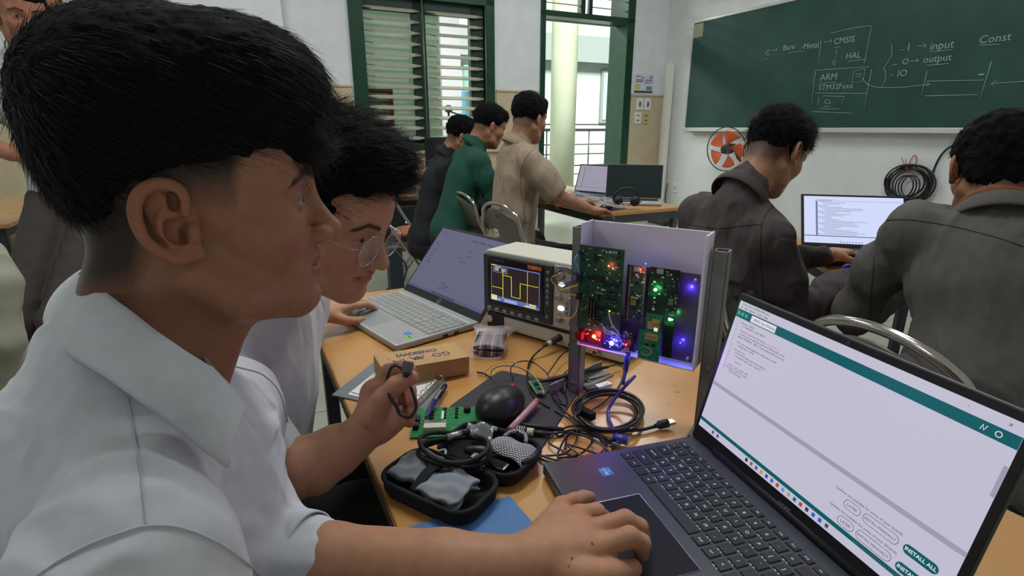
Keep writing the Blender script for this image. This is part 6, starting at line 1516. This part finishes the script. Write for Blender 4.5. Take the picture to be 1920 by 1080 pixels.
# cable held in the hand
lp = [h3(752,716,.690), h3(746,690,.690), h3(730,684,.695), h3(724,712,.692), h3(728,748,.690), h3(736,778,.690), h3(755,788,.688), h3(778,776,.686), h3(776,744,.690), h3(768,722,.693), h3(760,712,.694)]
lp = [h3(760,706,.692), h3(750,688,.695), h3(735,688,.700), h3(726,712,.700), h3(730,742,.690), h3(742,760,.690), h3(750,776,.690), h3(768,782,.690), h3(780,764,.692), h3(776,742,.694), h3(770,726,.698)]
c = cable('short_usb_cable', 'short black USB cable held as a loop in the hand of the man with glasses', [Vector(p) for p in lp], .0022, m_cab)
pa, pb = Vector(h3(762,704,.692)), Vector(h3(766,678,.690)); q = MB(); q.tube([pa-(pb-pa)*.1, pa+(pb-pa)*.25], [.003,.0052], 10); q.build('plug_grip', m_cab, c, world=True)
q = MB(); q.bar(pa+(pb-pa)*.2, pb, .0135, .0055, 0, (0,1,0)); q.build('plug_shell', M('grey_metal', (110,106,106), .4, .7), c, world=True)
pa, pb = Vector(h3(746,760,.745)), Vector(h3(744,782,.742)); q = MB(); q.bar(pa, pb, .013, .005, 0, (0,1,0)); q.build('plug_shell', M('white_print'), c, world=True)
# ---------------------------------------------------------------- three at the far desk
m_tan = M('tan_uniform_shirt', (150,132,112), .85, bump=.05, bs=900); m_grn = M('green_shirt', (20,72,56), .85); m_drk = M('black_jacket_cloth', (22,24,30), .85)
Bc = WDn(990, 226, 2.85)
person('man in a short-sleeved tan shirt at the far desk, arm stretched to a mouse', Bc, 40, 12, Bc+V3(-.06,-.02,-.135), Bc+V3(-.115,.165,-.19), Bc+V3(.02,-.20,-.19), Bc+V3(.05,.28,-.42), Bc+V3(.155,-.20,-.375), Bc+V3(.28,.3,-.47), (.44,2.955,.775), Bc+V3(-.10,-.04,-.70),
       (.38,2.98,.50), (.36,2.78,.50), (.42,3.0,.10), (.40,2.8,.10), m_tan, m_trs, h=.007, seed=7, handR=((.8,.45,-.1), (0,0,1), (-.4,.8,0), .35), handL=((.8,.4,0), (0,0,1), (.4,-.8,0), .4), n_hair=2500, hlen=.016, hrad=.0007, skin=(176,128,104), shirt_amp=.014, fade=.6)
Gc = Bc+V3(-.235,.47,-.035)
person('man in a dark green shirt hunched at the far desk beside the man in tan', Gc, 62, 22, Gc+V3(-.09,-.02,-.12), Gc+V3(-.19,.16,-.19), Gc+V3(-.04,-.20,-.19), Gc+V3(.0,.24,-.42), Gc+V3(.05,-.20,-.42), Gc+V3(.28,.2,-.44), Gc+V3(.30,-.1,-.44), Gc+V3(-.24,-.08,-.68),
       (.15,3.45,.50), (.12,3.25,.50), (.2,3.5,.10), (.18,3.3,.10), m_grn, m_trs, h=.009, sleeve='long', seed=8, n_hair=1500, hlen=.018, hrad=.0009, handL=((.9,.3,0), (0,0,1), (.4,-.8,0)), handR=((.9,.3,0), (0,0,1), (-.4,.8,0)), fade=.6)
Dc = WDn(862, 258, 3.62)
person('man in a black jacket at the far end of the far desk', Dc, 70, 18, Dc+V3(-.10,-.02,-.13), Dc+V3(-.20,.16,-.20), Dc+V3(-.08,-.20,-.20), Dc+V3(.0,.24,-.44), Dc+V3(.02,-.22,-.44), Dc+V3(.28,.2,-.46), Dc+V3(.28,-.1,-.46), Dc+V3(-.24,-.10,-.72),
       (-.05,4.0,.50), (-.1,3.8,.50), (0,4.0,.10), (-.05,3.8,.10), m_drk, m_trs, h=.009, sleeve='long', seed=9, n_hair=1500, hlen=.022, hrad=.0009, handL=((.9,.3,0), (0,0,1), (.4,-.8,0)), handR=((.9,.3,0), (0,0,1), (-.4,.8,0)), fade=.6)
# ---------------------------------------------------------------- two in dark jackets on the other side
m_brn = M('brown_grey_shirt', (70,62,62), .9, var=.06, vs=40, bump=.1, bs=700); m_gry = M('grey_work_jacket', (88,84,82), .9, var=.05, vs=40, bump=.1, bs=700)
Nc = WDn(1448, 290, 1.66)
def hair3(s):
    s.ell((-.006,0,.060), (.106,.086,.092), 0); s.ell((.05,0,.115), (.06,.066,.040), .02); s.ell((.09,0,.085), (.030,.055,.030), .02)
    s.ell((.112,0,-.005), (.075,.12,.062), .012, 's')
    for y in (-1, 1): s.ell((.025,y*.105,-.004), (.052,.045,.042), .012, 's')
    s.ell((-.05,0,-.085), (.10,.12,.05), .015, 's')
person('man in a dark brown shirt bent over a laptop with a bright page', Nc, 58, 30, Nc+V3(-.12,-.07,-.13), Nc+V3(-.19,.10,-.195), Nc+V3(-.045,-.20,-.225), Nc+V3(-.05,.25,-.42), Nc+V3(.05,-.16,-.47), (1.1,1.80,.79), (1.14,1.60,.79), Nc+V3(-.20,-.12,-.66),
       (.98,1.72,.50), (.95,1.50,.50), (1.0,1.75,.10), (.98,1.5,.10), m_brn, m_trs, h=.0055, sleeve='long', ct='jacket', seed=12, hair=hair3, n_hair=5000, hlen=.022, lift=.4, comb=(.8,0,.4), hrad=.0005, handL=((.6,.5,0), (0,0,1), (.8,-.2,0)), handR=((.7,.6,0), (0,0,1), (-.6,.6,0)), hh=.0034, detail=True, shirt_amp=.016, skin=(170,122,96))
Kc = WDn(1866, 326, 1.27)
def hair4(s):
    s.ell((-.004,0,.058), (.108,.087,.092), 0); s.ell((.055,0,.100), (.055,.066,.036), .02); s.ell((-.050,0,-.005), (.046,.064,.062), .03)
    s.ell((.105,0,-.012), (.085,.12,.075), .015, 's')
    for y in (-1, 1): s.ell((.026,y*.10,-.012), (.048,.042,.044), .012, 's')
person('man in a grey work jacket with a rust lining seen from behind', Kc, 28, 22, Kc+V3(-.045,-.085,-.125), Kc+V3(-.170,.02,-.120), Kc+V3(.12,-.19,-.125), Kc+V3(-.165,.15,-.40), Kc+V3(.22,.02,-.42), (1.16,1.52,.80), (1.45,1.45,.80), Kc+V3(-.12,-.24,-.66),
       (1.18,1.42,.50), (1.34,1.32,.50), (1.2,1.45,.10), (1.36,1.35,.10), m_gry, m_trs, h=.0055, sleeve='long', ct='jacket', seed=14, n_hair=5000, hlen=.014, lift=.3, comb=(.8,0,.2), hrad=.0005, handL=((.1,.9,0), (0,0,1), (.8,.2,0)), handR=((0,1,0), (0,0,1), (-.9,0,0)), hh=.0034, detail=True, shirt_amp=.011, tor=1.12, collar=True, skin=(150,104,80), hair=hair4, cr=.062, hb=.045)
_kr = bpy.data.objects[[o.name for o in bpy.data.objects if o.get('label', '').startswith('man in a grey work jacket')][0]]
_nb = Kc+V3(-.045,-.085,-.125); _R = hframe(28, 22); _ht = Kc+_R @ V3(-.030,0,-.03); _ax = (_ht-_nb)/np.linalg.norm(_ht-_nb); _u = _R[:,0]-_ax*(_R[:,0]@_ax); _u /= np.linalg.norm(_u); _w = np.cross(_ax, _u)
q = MB(); q.tube([Vector(_nb+_ax*(.045+.014-.020*math.cos(a))+(_u*math.cos(a)+_w*math.sin(a))*.066) for a in [math.radians(20+10*k) for k in range(33)]], .0075, 8); q.build('rust_lining', M('rust_collar_lining', (120,70,40), .9), _kr, world=True)
# ---------------------------------------------------------------- standing at the side
m_tee = M('pale_grey_tee', (176,180,180), .85); m_btr = M('dark_brown_trouser', (66,58,56), .85)
Sc = WDn(40, 36, 2.10)
person('man standing in a pale grey shirt and dark brown trousers beside an orange desk', Sc, 128, 10, Sc+V3(-.02,.02,-.145), Sc+V3(.14,.13,-.20), Sc+V3(-.17,-.06,-.20), Sc+V3(.22,.08,-.45), Sc+V3(-.18,-.16,-.45), Sc+V3(.10,-.08,-.52), Sc+V3(.0,-.14,-.52), Sc+V3(.06,.02,-.68),
       (-1.80,2.0,.48), (-1.95,1.98,.48), (-1.78,2.02,.08), (-1.97,2.0,.08), m_tee, m_btr, h=.007, seed=16, n_hair=1200, hlen=.02, handL=((-.6,-.4,.2), (.3,-.8,.4), (0,0,1), .5), handR=((.6,.1,0), (0,-.9,.4), (0,0,1), .5), detail=True, hh=.0045, pose='standing', skin=(168,116,90), shirt_amp=.008)
Fc = WDn(72, 2, 2.62)
person('person looking on from behind the standing man, mostly hidden', Fc, 150, 12, Fc+V3(0,.03,-.145), Fc+V3(.16,.05,-.20), Fc+V3(-.16,-.0,-.20), Fc+V3(.19,.05,-.45), Fc+V3(-.19,.0,-.45), Fc+V3(.16,-.1,-.62), Fc+V3(-.16,-.1,-.62), Fc+V3(.0,.04,-.68),
       (-2.15,2.55,.48), (-2.3,2.5,.48), (-2.15,2.55,.08), (-2.3,2.5,.08), M('dark_green_shirt', (16,60,44), .85), m_trs, h=.01, seed=18, n_hair=800, hlen=.02, detail=True, hh=.006, pose='standing', skin=(168,116,90), handL=((0,-.2,-1), (.5,-.5,0), (0,-1,0), .4), handR=((0,-.2,-1), (-.5,-.5,0), (0,-1,0), .4))
def by_label(t): return [o for o in bpy.data.objects if o.get('label', '').startswith(t)][0]
m_sg = M('grey_jacket_seam', (58,56,55), .9); m_sb = M('brown_shirt_seam', (44,38,38), .9); m_st = M('tan_seam', (118,102,84), .9)
_k = by_label('man in a grey work jacket'); seam(_k, [(1634,428),(1662,414),(1700,412),(1750,418),(1810,430),(1870,446),(1918,462)], m_sg, .0012); seam(_k, [(1640,480),(1634,540),(1630,600),(1626,660)], m_sg, .0012)
_k = by_label('man in a dark brown'); seam(_k, [(1432,560),(1428,500),(1426,450),(1432,410),(1452,385),(1478,372)], m_sb, .0012); seam(_k, [(1290,420),(1340,428),(1390,424),(1428,420)], m_sb, .0010)
_k = by_label('man in a short-sleeved tan'); seam(_k, [(985,420),(978,370),(976,330),(984,300),(1000,280)], m_st, .0016)
_k = by_label('man in a dark green'); seam(_k, [(905,400),(898,360),(896,330),(905,305)], M('green_seam', (12,50,38), .9), .0016)
# ================================================================== chairs, desks, and what is on them
m_chr = M('chrome_tube', (190,186,180), .16, .95); m_bp = M('brushed_steel_pan', (122,116,106), .30, .75); m_seat = M('orange_vinyl_seat', (170,96,48), .5)
def chair(label, loc, yaw, grp='folding chairs with chrome tubes', back=m_bp, num=True):
    t = thing('folding_chair', label, 'chair', loc, math.radians(90-yaw), grp)
    q = MB(); arc = [(-.235-.02*math.sin(math.pi*k/12), .165*math.cos(math.pi*k/12), .76+.075*math.sin(math.pi*k/12)) for k in range(13)]
    q.tube(wire([(.22,.20,.012), (-.10,.195,.46), (-.215,.19,.66)]+arc+[(-.215,-.19,.66), (-.10,-.195,.46), (.22,-.20,.012)], 4), .0115, 10); q.build('back_frame', m_chr, t)
    q = MB(); q.tube(wire([(-.20,.175,.012), (.10,.175,.42), (.17,.165,.435), (.17,-.165,.435), (.10,-.175,.42), (-.20,-.175,.012)], 4), .0115, 10); q.build('seat_frame', m_chr, t)
    for y in (-.19, .19):
        q = MB(); q.tube([(-.19,y*.93,.03), (-.205,y*.93,0)], .014, 8); q.tube([(.21,y*1.05,.03), (.225,y*1.05,0)], .014, 8); q.build('rubber_foot', m_black, t)
    q = MB(); q.tube([(.12,-.19,.14), (.12,.19,.14)], .008, 8); q.tube([(-.12,-.175,.12), (-.12,.175,.12)], .008, 8); q.build('stretcher', m_chr, t)
    q = MB(); q.grid(lambda u, v: Vector((-.185-.035*math.sin(u*math.pi)*1-.055*v, (u-.5)*.345*(1-.25*v**3), .63+.185*v*(.75+.25*math.sin(u*math.pi)))), 18, 10, 0, .003); bk = q.build('backrest', back, t)
    q = MB(); q.tube([(-.262,-.02,.775), (-.268,-.02,.775)], .010, 12); q.build('stamped_hole', m_bez, bk)
    if num:
        Rb = basis((0,-1,0), (-.29,0,.957), (-.957,0,-.29)); q = MB(); q.box((-.238,.03,.675), (.042,.042,.0016), Rb); lb = q.build('label_sticker', M('white_print'), bk)
        q = MB(); text_into(q, 'E309', .014, Vector((-.238,.03,.675))+Rb @ Vector((0,0,.0012)), Rb); q.build('sticker_lettering', M('dark_print'), lb)
    o = rr_pts(.36, .36, .10, 6); q = MB(); q.prism([(x-.17, y-.18) for x, y in o], .440, .462, 0); q.build('seat', m_seat, t, bevel=.006)
    return t
fd = desk('far_desk', 'orange-topped desk by the doorway carrying two open laptops', (.50, 3.00, 0), RZ, .62, 1.75, legmat=M('grey_steel_leg', (96,104,106), .5, .3))
chair('folding chair with chrome back under the man in tan, white number label', (.13,2.93,0), 55)
chair('folding chair with chrome back under the man in green, white number label', (-.10,3.40,0), 58)
chair('empty folding chair with an orange seat turned sideways near the window desk', (-.74,4.08,0), 95, num=False)
chair('folding chair under the man in the brown shirt, its chrome arc beside the steel post', (.74,1.62,0), 71, num=False)
chair('large chrome folding chair back just beyond the dark laptop', (.96,1.06,0), 71, num=False)
chair('folding chair under the man in the black jacket, hidden behind the others', (-.40,3.92,0), 62, num=False)
chair('folding chair under the young man in profile', (-.56,.38,0), 75, num=False)
chair('folding chair under the young man with glasses', (-.72,.80,0), 72, num=False)
def lid_local(t): return t
m_lap = M('dark_laptop_shell', (44,46,52), .45, .2)
def simple_laptop(label, loc, yaw_deg, W_, D_, deg, scrmat, lines, bodymat=m_lap):
    t, lid, org, lh = laptop('laptop', label, loc, math.radians(yaw_deg), W_, D_, .018, deg, (bodymat, bodymat, bodymat, m_bz), sw=W_-.02, sh=(W_-.02)*.565, chin=.018)
    lid.rotation_euler = (math.radians(deg), 0, 0)
    q = MB(); q.b2((0,0,0), (W_-.02, (W_-.02)*.565, .0004)); so = q.build('screen', scrmat, lid); so.location = (.01, .018, .0013)
    q = MB(); q.b2((.02, .10, .018), (W_-.02, D_-.03, .0186)); q.build('keyboard', m_key, t)
    q = MB(); q.b2((W_*.33, .015, .018), (W_*.66, .085, .0183)); q.build('touchpad', M('black_touchpad'), t)
    if lines is not None:
        q = MB(); r2 = random.Random(4); w2, h2 = W_-.02, (W_-.02)*.565
        for i in range(lines):
            y = h2*(.92-.8*i/lines); x = w2*(.12+.03*(i % 4)); q.b2((x, y, .0005), (x+w2*(.1+.35*r2.random()), y+.0015, .0007))
        q.b2((0, h2*.14, .0005), (w2, h2*.16, .0007)); q.b2((w2*.12, h2*.16, .0005), (w2*.14, h2*.9, .0007)); q.b2((w2*.14, h2*.9, .0005), (w2, h2*.905, .0007))
        for i in range(8): q.b2((w2*(.36+.03*i), .004, .0005), (w2*(.375+.03*i), .008, .0007))
        q.build('page_lines', em('pale_lines', (140,150,190), .6), so)
    return t, lid
q3 = WZ(1503,460,.77); a3 = math.radians(-14); lp3 = (q3.x+math.sin(a3)*.246, q3.y-math.cos(a3)*.246, .75)
simple_laptop('laptop with a bright white page in front of the man in the brown shirt', lp3, -14, .37, .25, 58, em('bright_page', (214,222,255), .95), 26)
desk('side_desk', 'orange desk under the laptop with the bright page', (1.06, 1.60, 0), math.radians(-7), .62, .75)
p0 = WZ(1040,371,.75); simple_laptop('laptop with a pale page on the far desk before the man in tan', (p0.x-.0, p0.y+.02, .75), -42, .34, .23, 70, em('lilac_page', (176,170,190), .75), 10, M('silver_laptop_metal'))
p0 = WZ(1118,384,.75); t_, lid_ = simple_laptop('laptop with a dark reflective screen on the far desk near the blackboard wall', (p0.x+.04, p0.y+.02, .75), -14, .36, .24, 76, M('dark_screen', (30,44,46), .12), None, M('silver_laptop_metal'))
# mouse on the far desk, headset, tangle of leads
mp_ = WZ(1140,390,.757); ms2 = thing('computer_mouse', 'small black mouse on a dark pad at the edge of the far desk', 'mouse', (mp_.x, mp_.y, .75), .8)
q = MB(); q.b2((-.09,-.06,0), (.10,.08,.003)); q.build('pad', m_black, ms2); q = MB(); q.ell((.0,.01,.012), (.052,.03,.022), 14); q.build('mouse_shell', M('mouse_black'), ms2)
hp_ = WZ(1176,378,.80); hs = thing('headset', 'black headset lying against the dark laptop screen on the far desk', 'headset', (hp_.x, hp_.y, .77))
for k in (-1, 1): q = MB(); q.ell((.05*k,.02,.03), (.030,.022,.032), 12); q.build('ear_cup', m_black, hs)
q = MB(); q.tube([(.075*math.cos(a), .03, .035+.07*math.sin(a)) for a in [k*math.pi/10 for k in range(11)]], .007, 8); q.build('head_band', m_black, hs)
tangle = MB(); m_clear = M('clear_lead', (190,194,204), .25, alpha=.6); r2 = random.Random(2)
for i in range(7):
    cx_, cy_ = 1075+13*i, 362+3.5*i; pts = []
    for k in range(9):
        p_ = WZ(cx_+26*math.cos(k*1.3+i), cy_+7*math.sin(k*1.7+i), .775+.025*abs(math.sin(k*1.1+i))); pts.append(p_)
    tangle.tube(wire(pts, 8), .0024, 6)
_o = tangle.build('lead_tangle', m_clear, None); tag(_o, 'tangle of thin clear leads on the far desk between the two laptops', 'wires'); _o['kind'] = 'stuff'
# desks and monitors under the window
wd_ = desk('window_desk', 'two-tier orange computer desk under the window', (-1.35, 5.19, 0), RZ, 1.45, .55, shelf=True)
def monitor(label, loc, yaw, on):
    t = thing('monitor', label, 'monitor', loc, math.radians(yaw))
    q = MB(); q.b2((-.23,-.012,.08), (.23,.02,.37)); q.build('monitor_back', m_bz, t, bevel=.006); q = MB(); q.b2((-.215,-.0135,.095), (.215,-.012,.355)); q.build('screen', on, t)
    q = MB(); q.b2((-.02,0,.0), (.02,.03,.1)); q.build('neck', m_bz, t); q = MB(); q.b2((-.11,-.07,0), (.11,.08,.012)); q.build('stand_base', m_bz, t, bevel=.004)
p_ = WZ(748,318,.75); monitor('grey monitor on the window desk above the empty folding chair', (-1.20,5.36,.75), 42, M('grey_screen', (82,82,88), .2))
monitor('black monitor on the window desk behind the man in the black jacket', (-.66,5.62,.75), 26, M('glossy_black'))
q = MB(); q.b2((-.12,-.03,0), (.12,.03,.02)); o = q.build('red_pouch', M('red_cloth', (150,50,40), .8), None, bevel=.006); o.location = (-.90, 5.36, .75); o.rotation_euler = (0,0,RZ); tag(o, 'flat red pouch lying on the window desk', 'pouch')
t = thing('computer_tower', 'black computer tower under the window desk with a small green lamp', 'computer', (-1.02,5.37,.10), RZ); q = MB(); q.b2((-.2,0,0), (.2,.42,.36)); q.build('casing', m_black, t, bevel=.006)
q = MB(); q.ell((-.05,-.004,.2), (.010,.004,.010), 8); q.build('power_lamp', em('tower_lamp', (90,230,170), 1.5), t)
q = MB(); q.b2((-.2,0,-.10), (.2,.42,0)); q.build('plinth', m_edge, t)
# dark steel leg of another desk seen past the glasses, and its lead
ld = desk('side_table', 'orange desk at the edge of view beside the standing man', (-3.15, 2.35, 0), RZ, .70, 1.4, shelf=True)
t = thing('steel_stand', 'dark steel desk leg with a pale foot seen between the glasses and the silver laptop', 'stand', (-.53, 2.35, 0), RZ); q = MB(); q.b2((-.03,-.03,0), (.03,.03,.70)); q.build('post', m_steel, t); q = MB(); q.b2((-.22,-.03,.0), (-.03,.25,.30)); q.build('pale_box', M('khaki_plastic', (130,130,108), .7), t)
cable('floor_lead', 'thin black lead hanging beside the dark steel leg', [WDn(742,470,2.2), WDn(762,500,2.2), WDn(756,530,2.25), WDn(752,560,2.3)], .004, m_cab)
# khaki jacket over a chair back at the edge
s = SDF(.008); a_, b_ = WDn(-60,500,1.45), WDn(-20,540,1.45); s.cone(a_, b_, .08, .06, 0); s.cone(b_, WDn(-10,640,1.45), .05, .06, .05); s.cone(WDn(-110,540,1.45), WDn(-90,760,1.5), .14, .18, .06)
P, Q = s.mesh(); P = relax(P, Q, 2); P = wrinkle(P, Q, .012, 9, 5); kj = thing('khaki_jacket', 'pale khaki jacket hanging over a chair at the edge of the picture', 'jacket', (float(P[:,0].mean()), float(P[:,1].mean()), 0)); npmesh('cloth_body', P, Q, M('pale_khaki_cloth', (150,148,132), .9), kj)
# ---------------------------------------------------------------- fan and hanging cables by the board
fp = WR(1361, 280, .30)
D_ = (Vector((0,0,1.2))-fp); D_.z = 0; D_.normalize(); fz = Vector((-.80,-.58,-.08)).normalized(); fx = Vector((0,0,1)).cross(fz).normalized(); fy = fz.cross(fx)
FM = Matrix((fx, fy, fz)).transposed()
fan = thing('wall_fan', 'round wall fan with five orange blades under the blackboard', 'fan', tuple(fp)); fan.rotation_euler = FM.to_euler(); bpy.context.view_layer.update()
q = MB(); q.tube([(.235*math.cos(k*.157), .235*math.sin(k*.157), 0) for k in range(40)], .006, 6, closed=True); rim_ = q.build('guard_ring', M('dark_guard', (52,56,56), .5), fan)
q = MB()
for k in range(36):
    a_ = k*math.pi/18; q.tube([(.05*math.cos(a_), .05*math.sin(a_), .05), (.15*math.cos(a_), .15*math.sin(a_), .045), (.233*math.cos(a_), .233*math.sin(a_), .0)], .0010, 4)
    q.tube([(.05*math.cos(a_), .05*math.sin(a_), -.06), (.15*math.cos(a_), .15*math.sin(a_), -.055), (.233*math.cos(a_), .233*math.sin(a_), .0)], .0010, 4)
q.build('wire_guard', M('thin_guard', (150,152,150), .5), fan)
m_or = M('orange_blade', (216,88,36), .45)
for k in range(5):
    a0 = math.radians(80+72*k)
    def bl_(u, v):
        r_ = .03+.17*u; wd = (.22+.95*math.sin(min(1, u*1.15)*math.pi*.5)**1.1)*.80; a_ = a0+(v-.5)*wd-.25*u; return Vector((r_*math.cos(a_), r_*math.sin(a_), -.005+.035*(v-.5)))
    q = MB(); q.grid(bl_, 10, 8, 0, .002); q.build('blade', m_or, fan)
q = MB(); q.tube([(0,0,-.02), (0,0,.03), (0,0,.04)], [.048,.046,.03], 20); q.build('hub', M('brown_hub', (62,46,44), .5), fan)
q = MB(); q.tube([(0,0,-.03), (0,0,-.16)], [.06,.045], 16); q.build('motor', m_bz, fan)
q = MB(); q.tube([(0,0,-.15), (0,-.12,-.24), (0,-.16,-.30)], .014, 8); q.build('wall_arm', m_bz, fan)
hk = WR(1715, 292, .02)
cb_ = thing('cable_coil', 'black cable wound in rings and hung by red string on the blackboard wall', 'cable', tuple(WR(1700, 345, .03)))
q = MB()
for k in range(9):
    r_ = (.15+.012*(k % 4)); c0_ = WR(1700+(-3+1.5*k), 342+(k % 3)*3, .02+.006*k); q.tube([c0_+E2*(-r_*1.0*math.cos(a))+Vector((0,0,(r_*(.80+.05*(k % 3)))*math.sin(a))) for a in [j*.2618 for j in range(24)]], .007, 6, closed=True)
for k in range(3):
    c0_ = WR(1696+6*k, 345, .08); q.tube([c0_+E2*(-.07*math.cos(a))+Vector((0,0,.09*math.sin(a)-.02)) for a in [j*.2618 for j in range(24)]], .006, 6, closed=True)
q.build('cable_rings', m_cab, cb_, world=True)
q = MB(); q.tube(wire([WR(1701,319,.06), WR(1708,300,.04), WR(1715,291,.02), WR(1719,300,.04), WR(1714,318,.06)], 5), .004, 6); q.tube(wire([WR(1700,320,.06), WR(1693,302,.05), WR(1690,295,.05)], 4), .003, 5); q.tube(wire([WR(1702,320,.06), WR(1698,303,.05), WR(1699,298,.05)], 4), .003, 5); q.tube([WR(1696,322,.07), WR(1707,322,.07)], .006, 6); q.build('red_string', M('red_string', (150,60,44), .7), cb_, world=True)
cable('wall_cable', 'black cable running up the wall from the hung coil behind the grey jacket', [WR(1738,352,.03), WR(1745,335,.03), WR(1758,302,.03), WR(1775,280,.03), WR(1800,268,.03), WR(1840,262,.03)], .008, m_cab)
cable('blue_lead', 'blue plastic clip lead on the keyboard of the laptop with the bright page', [WZ(1580,503,.79), WZ(1590,498,.80), WZ(1602,503,.79)], .006, M('blue_clip', (40,60,170), .4))
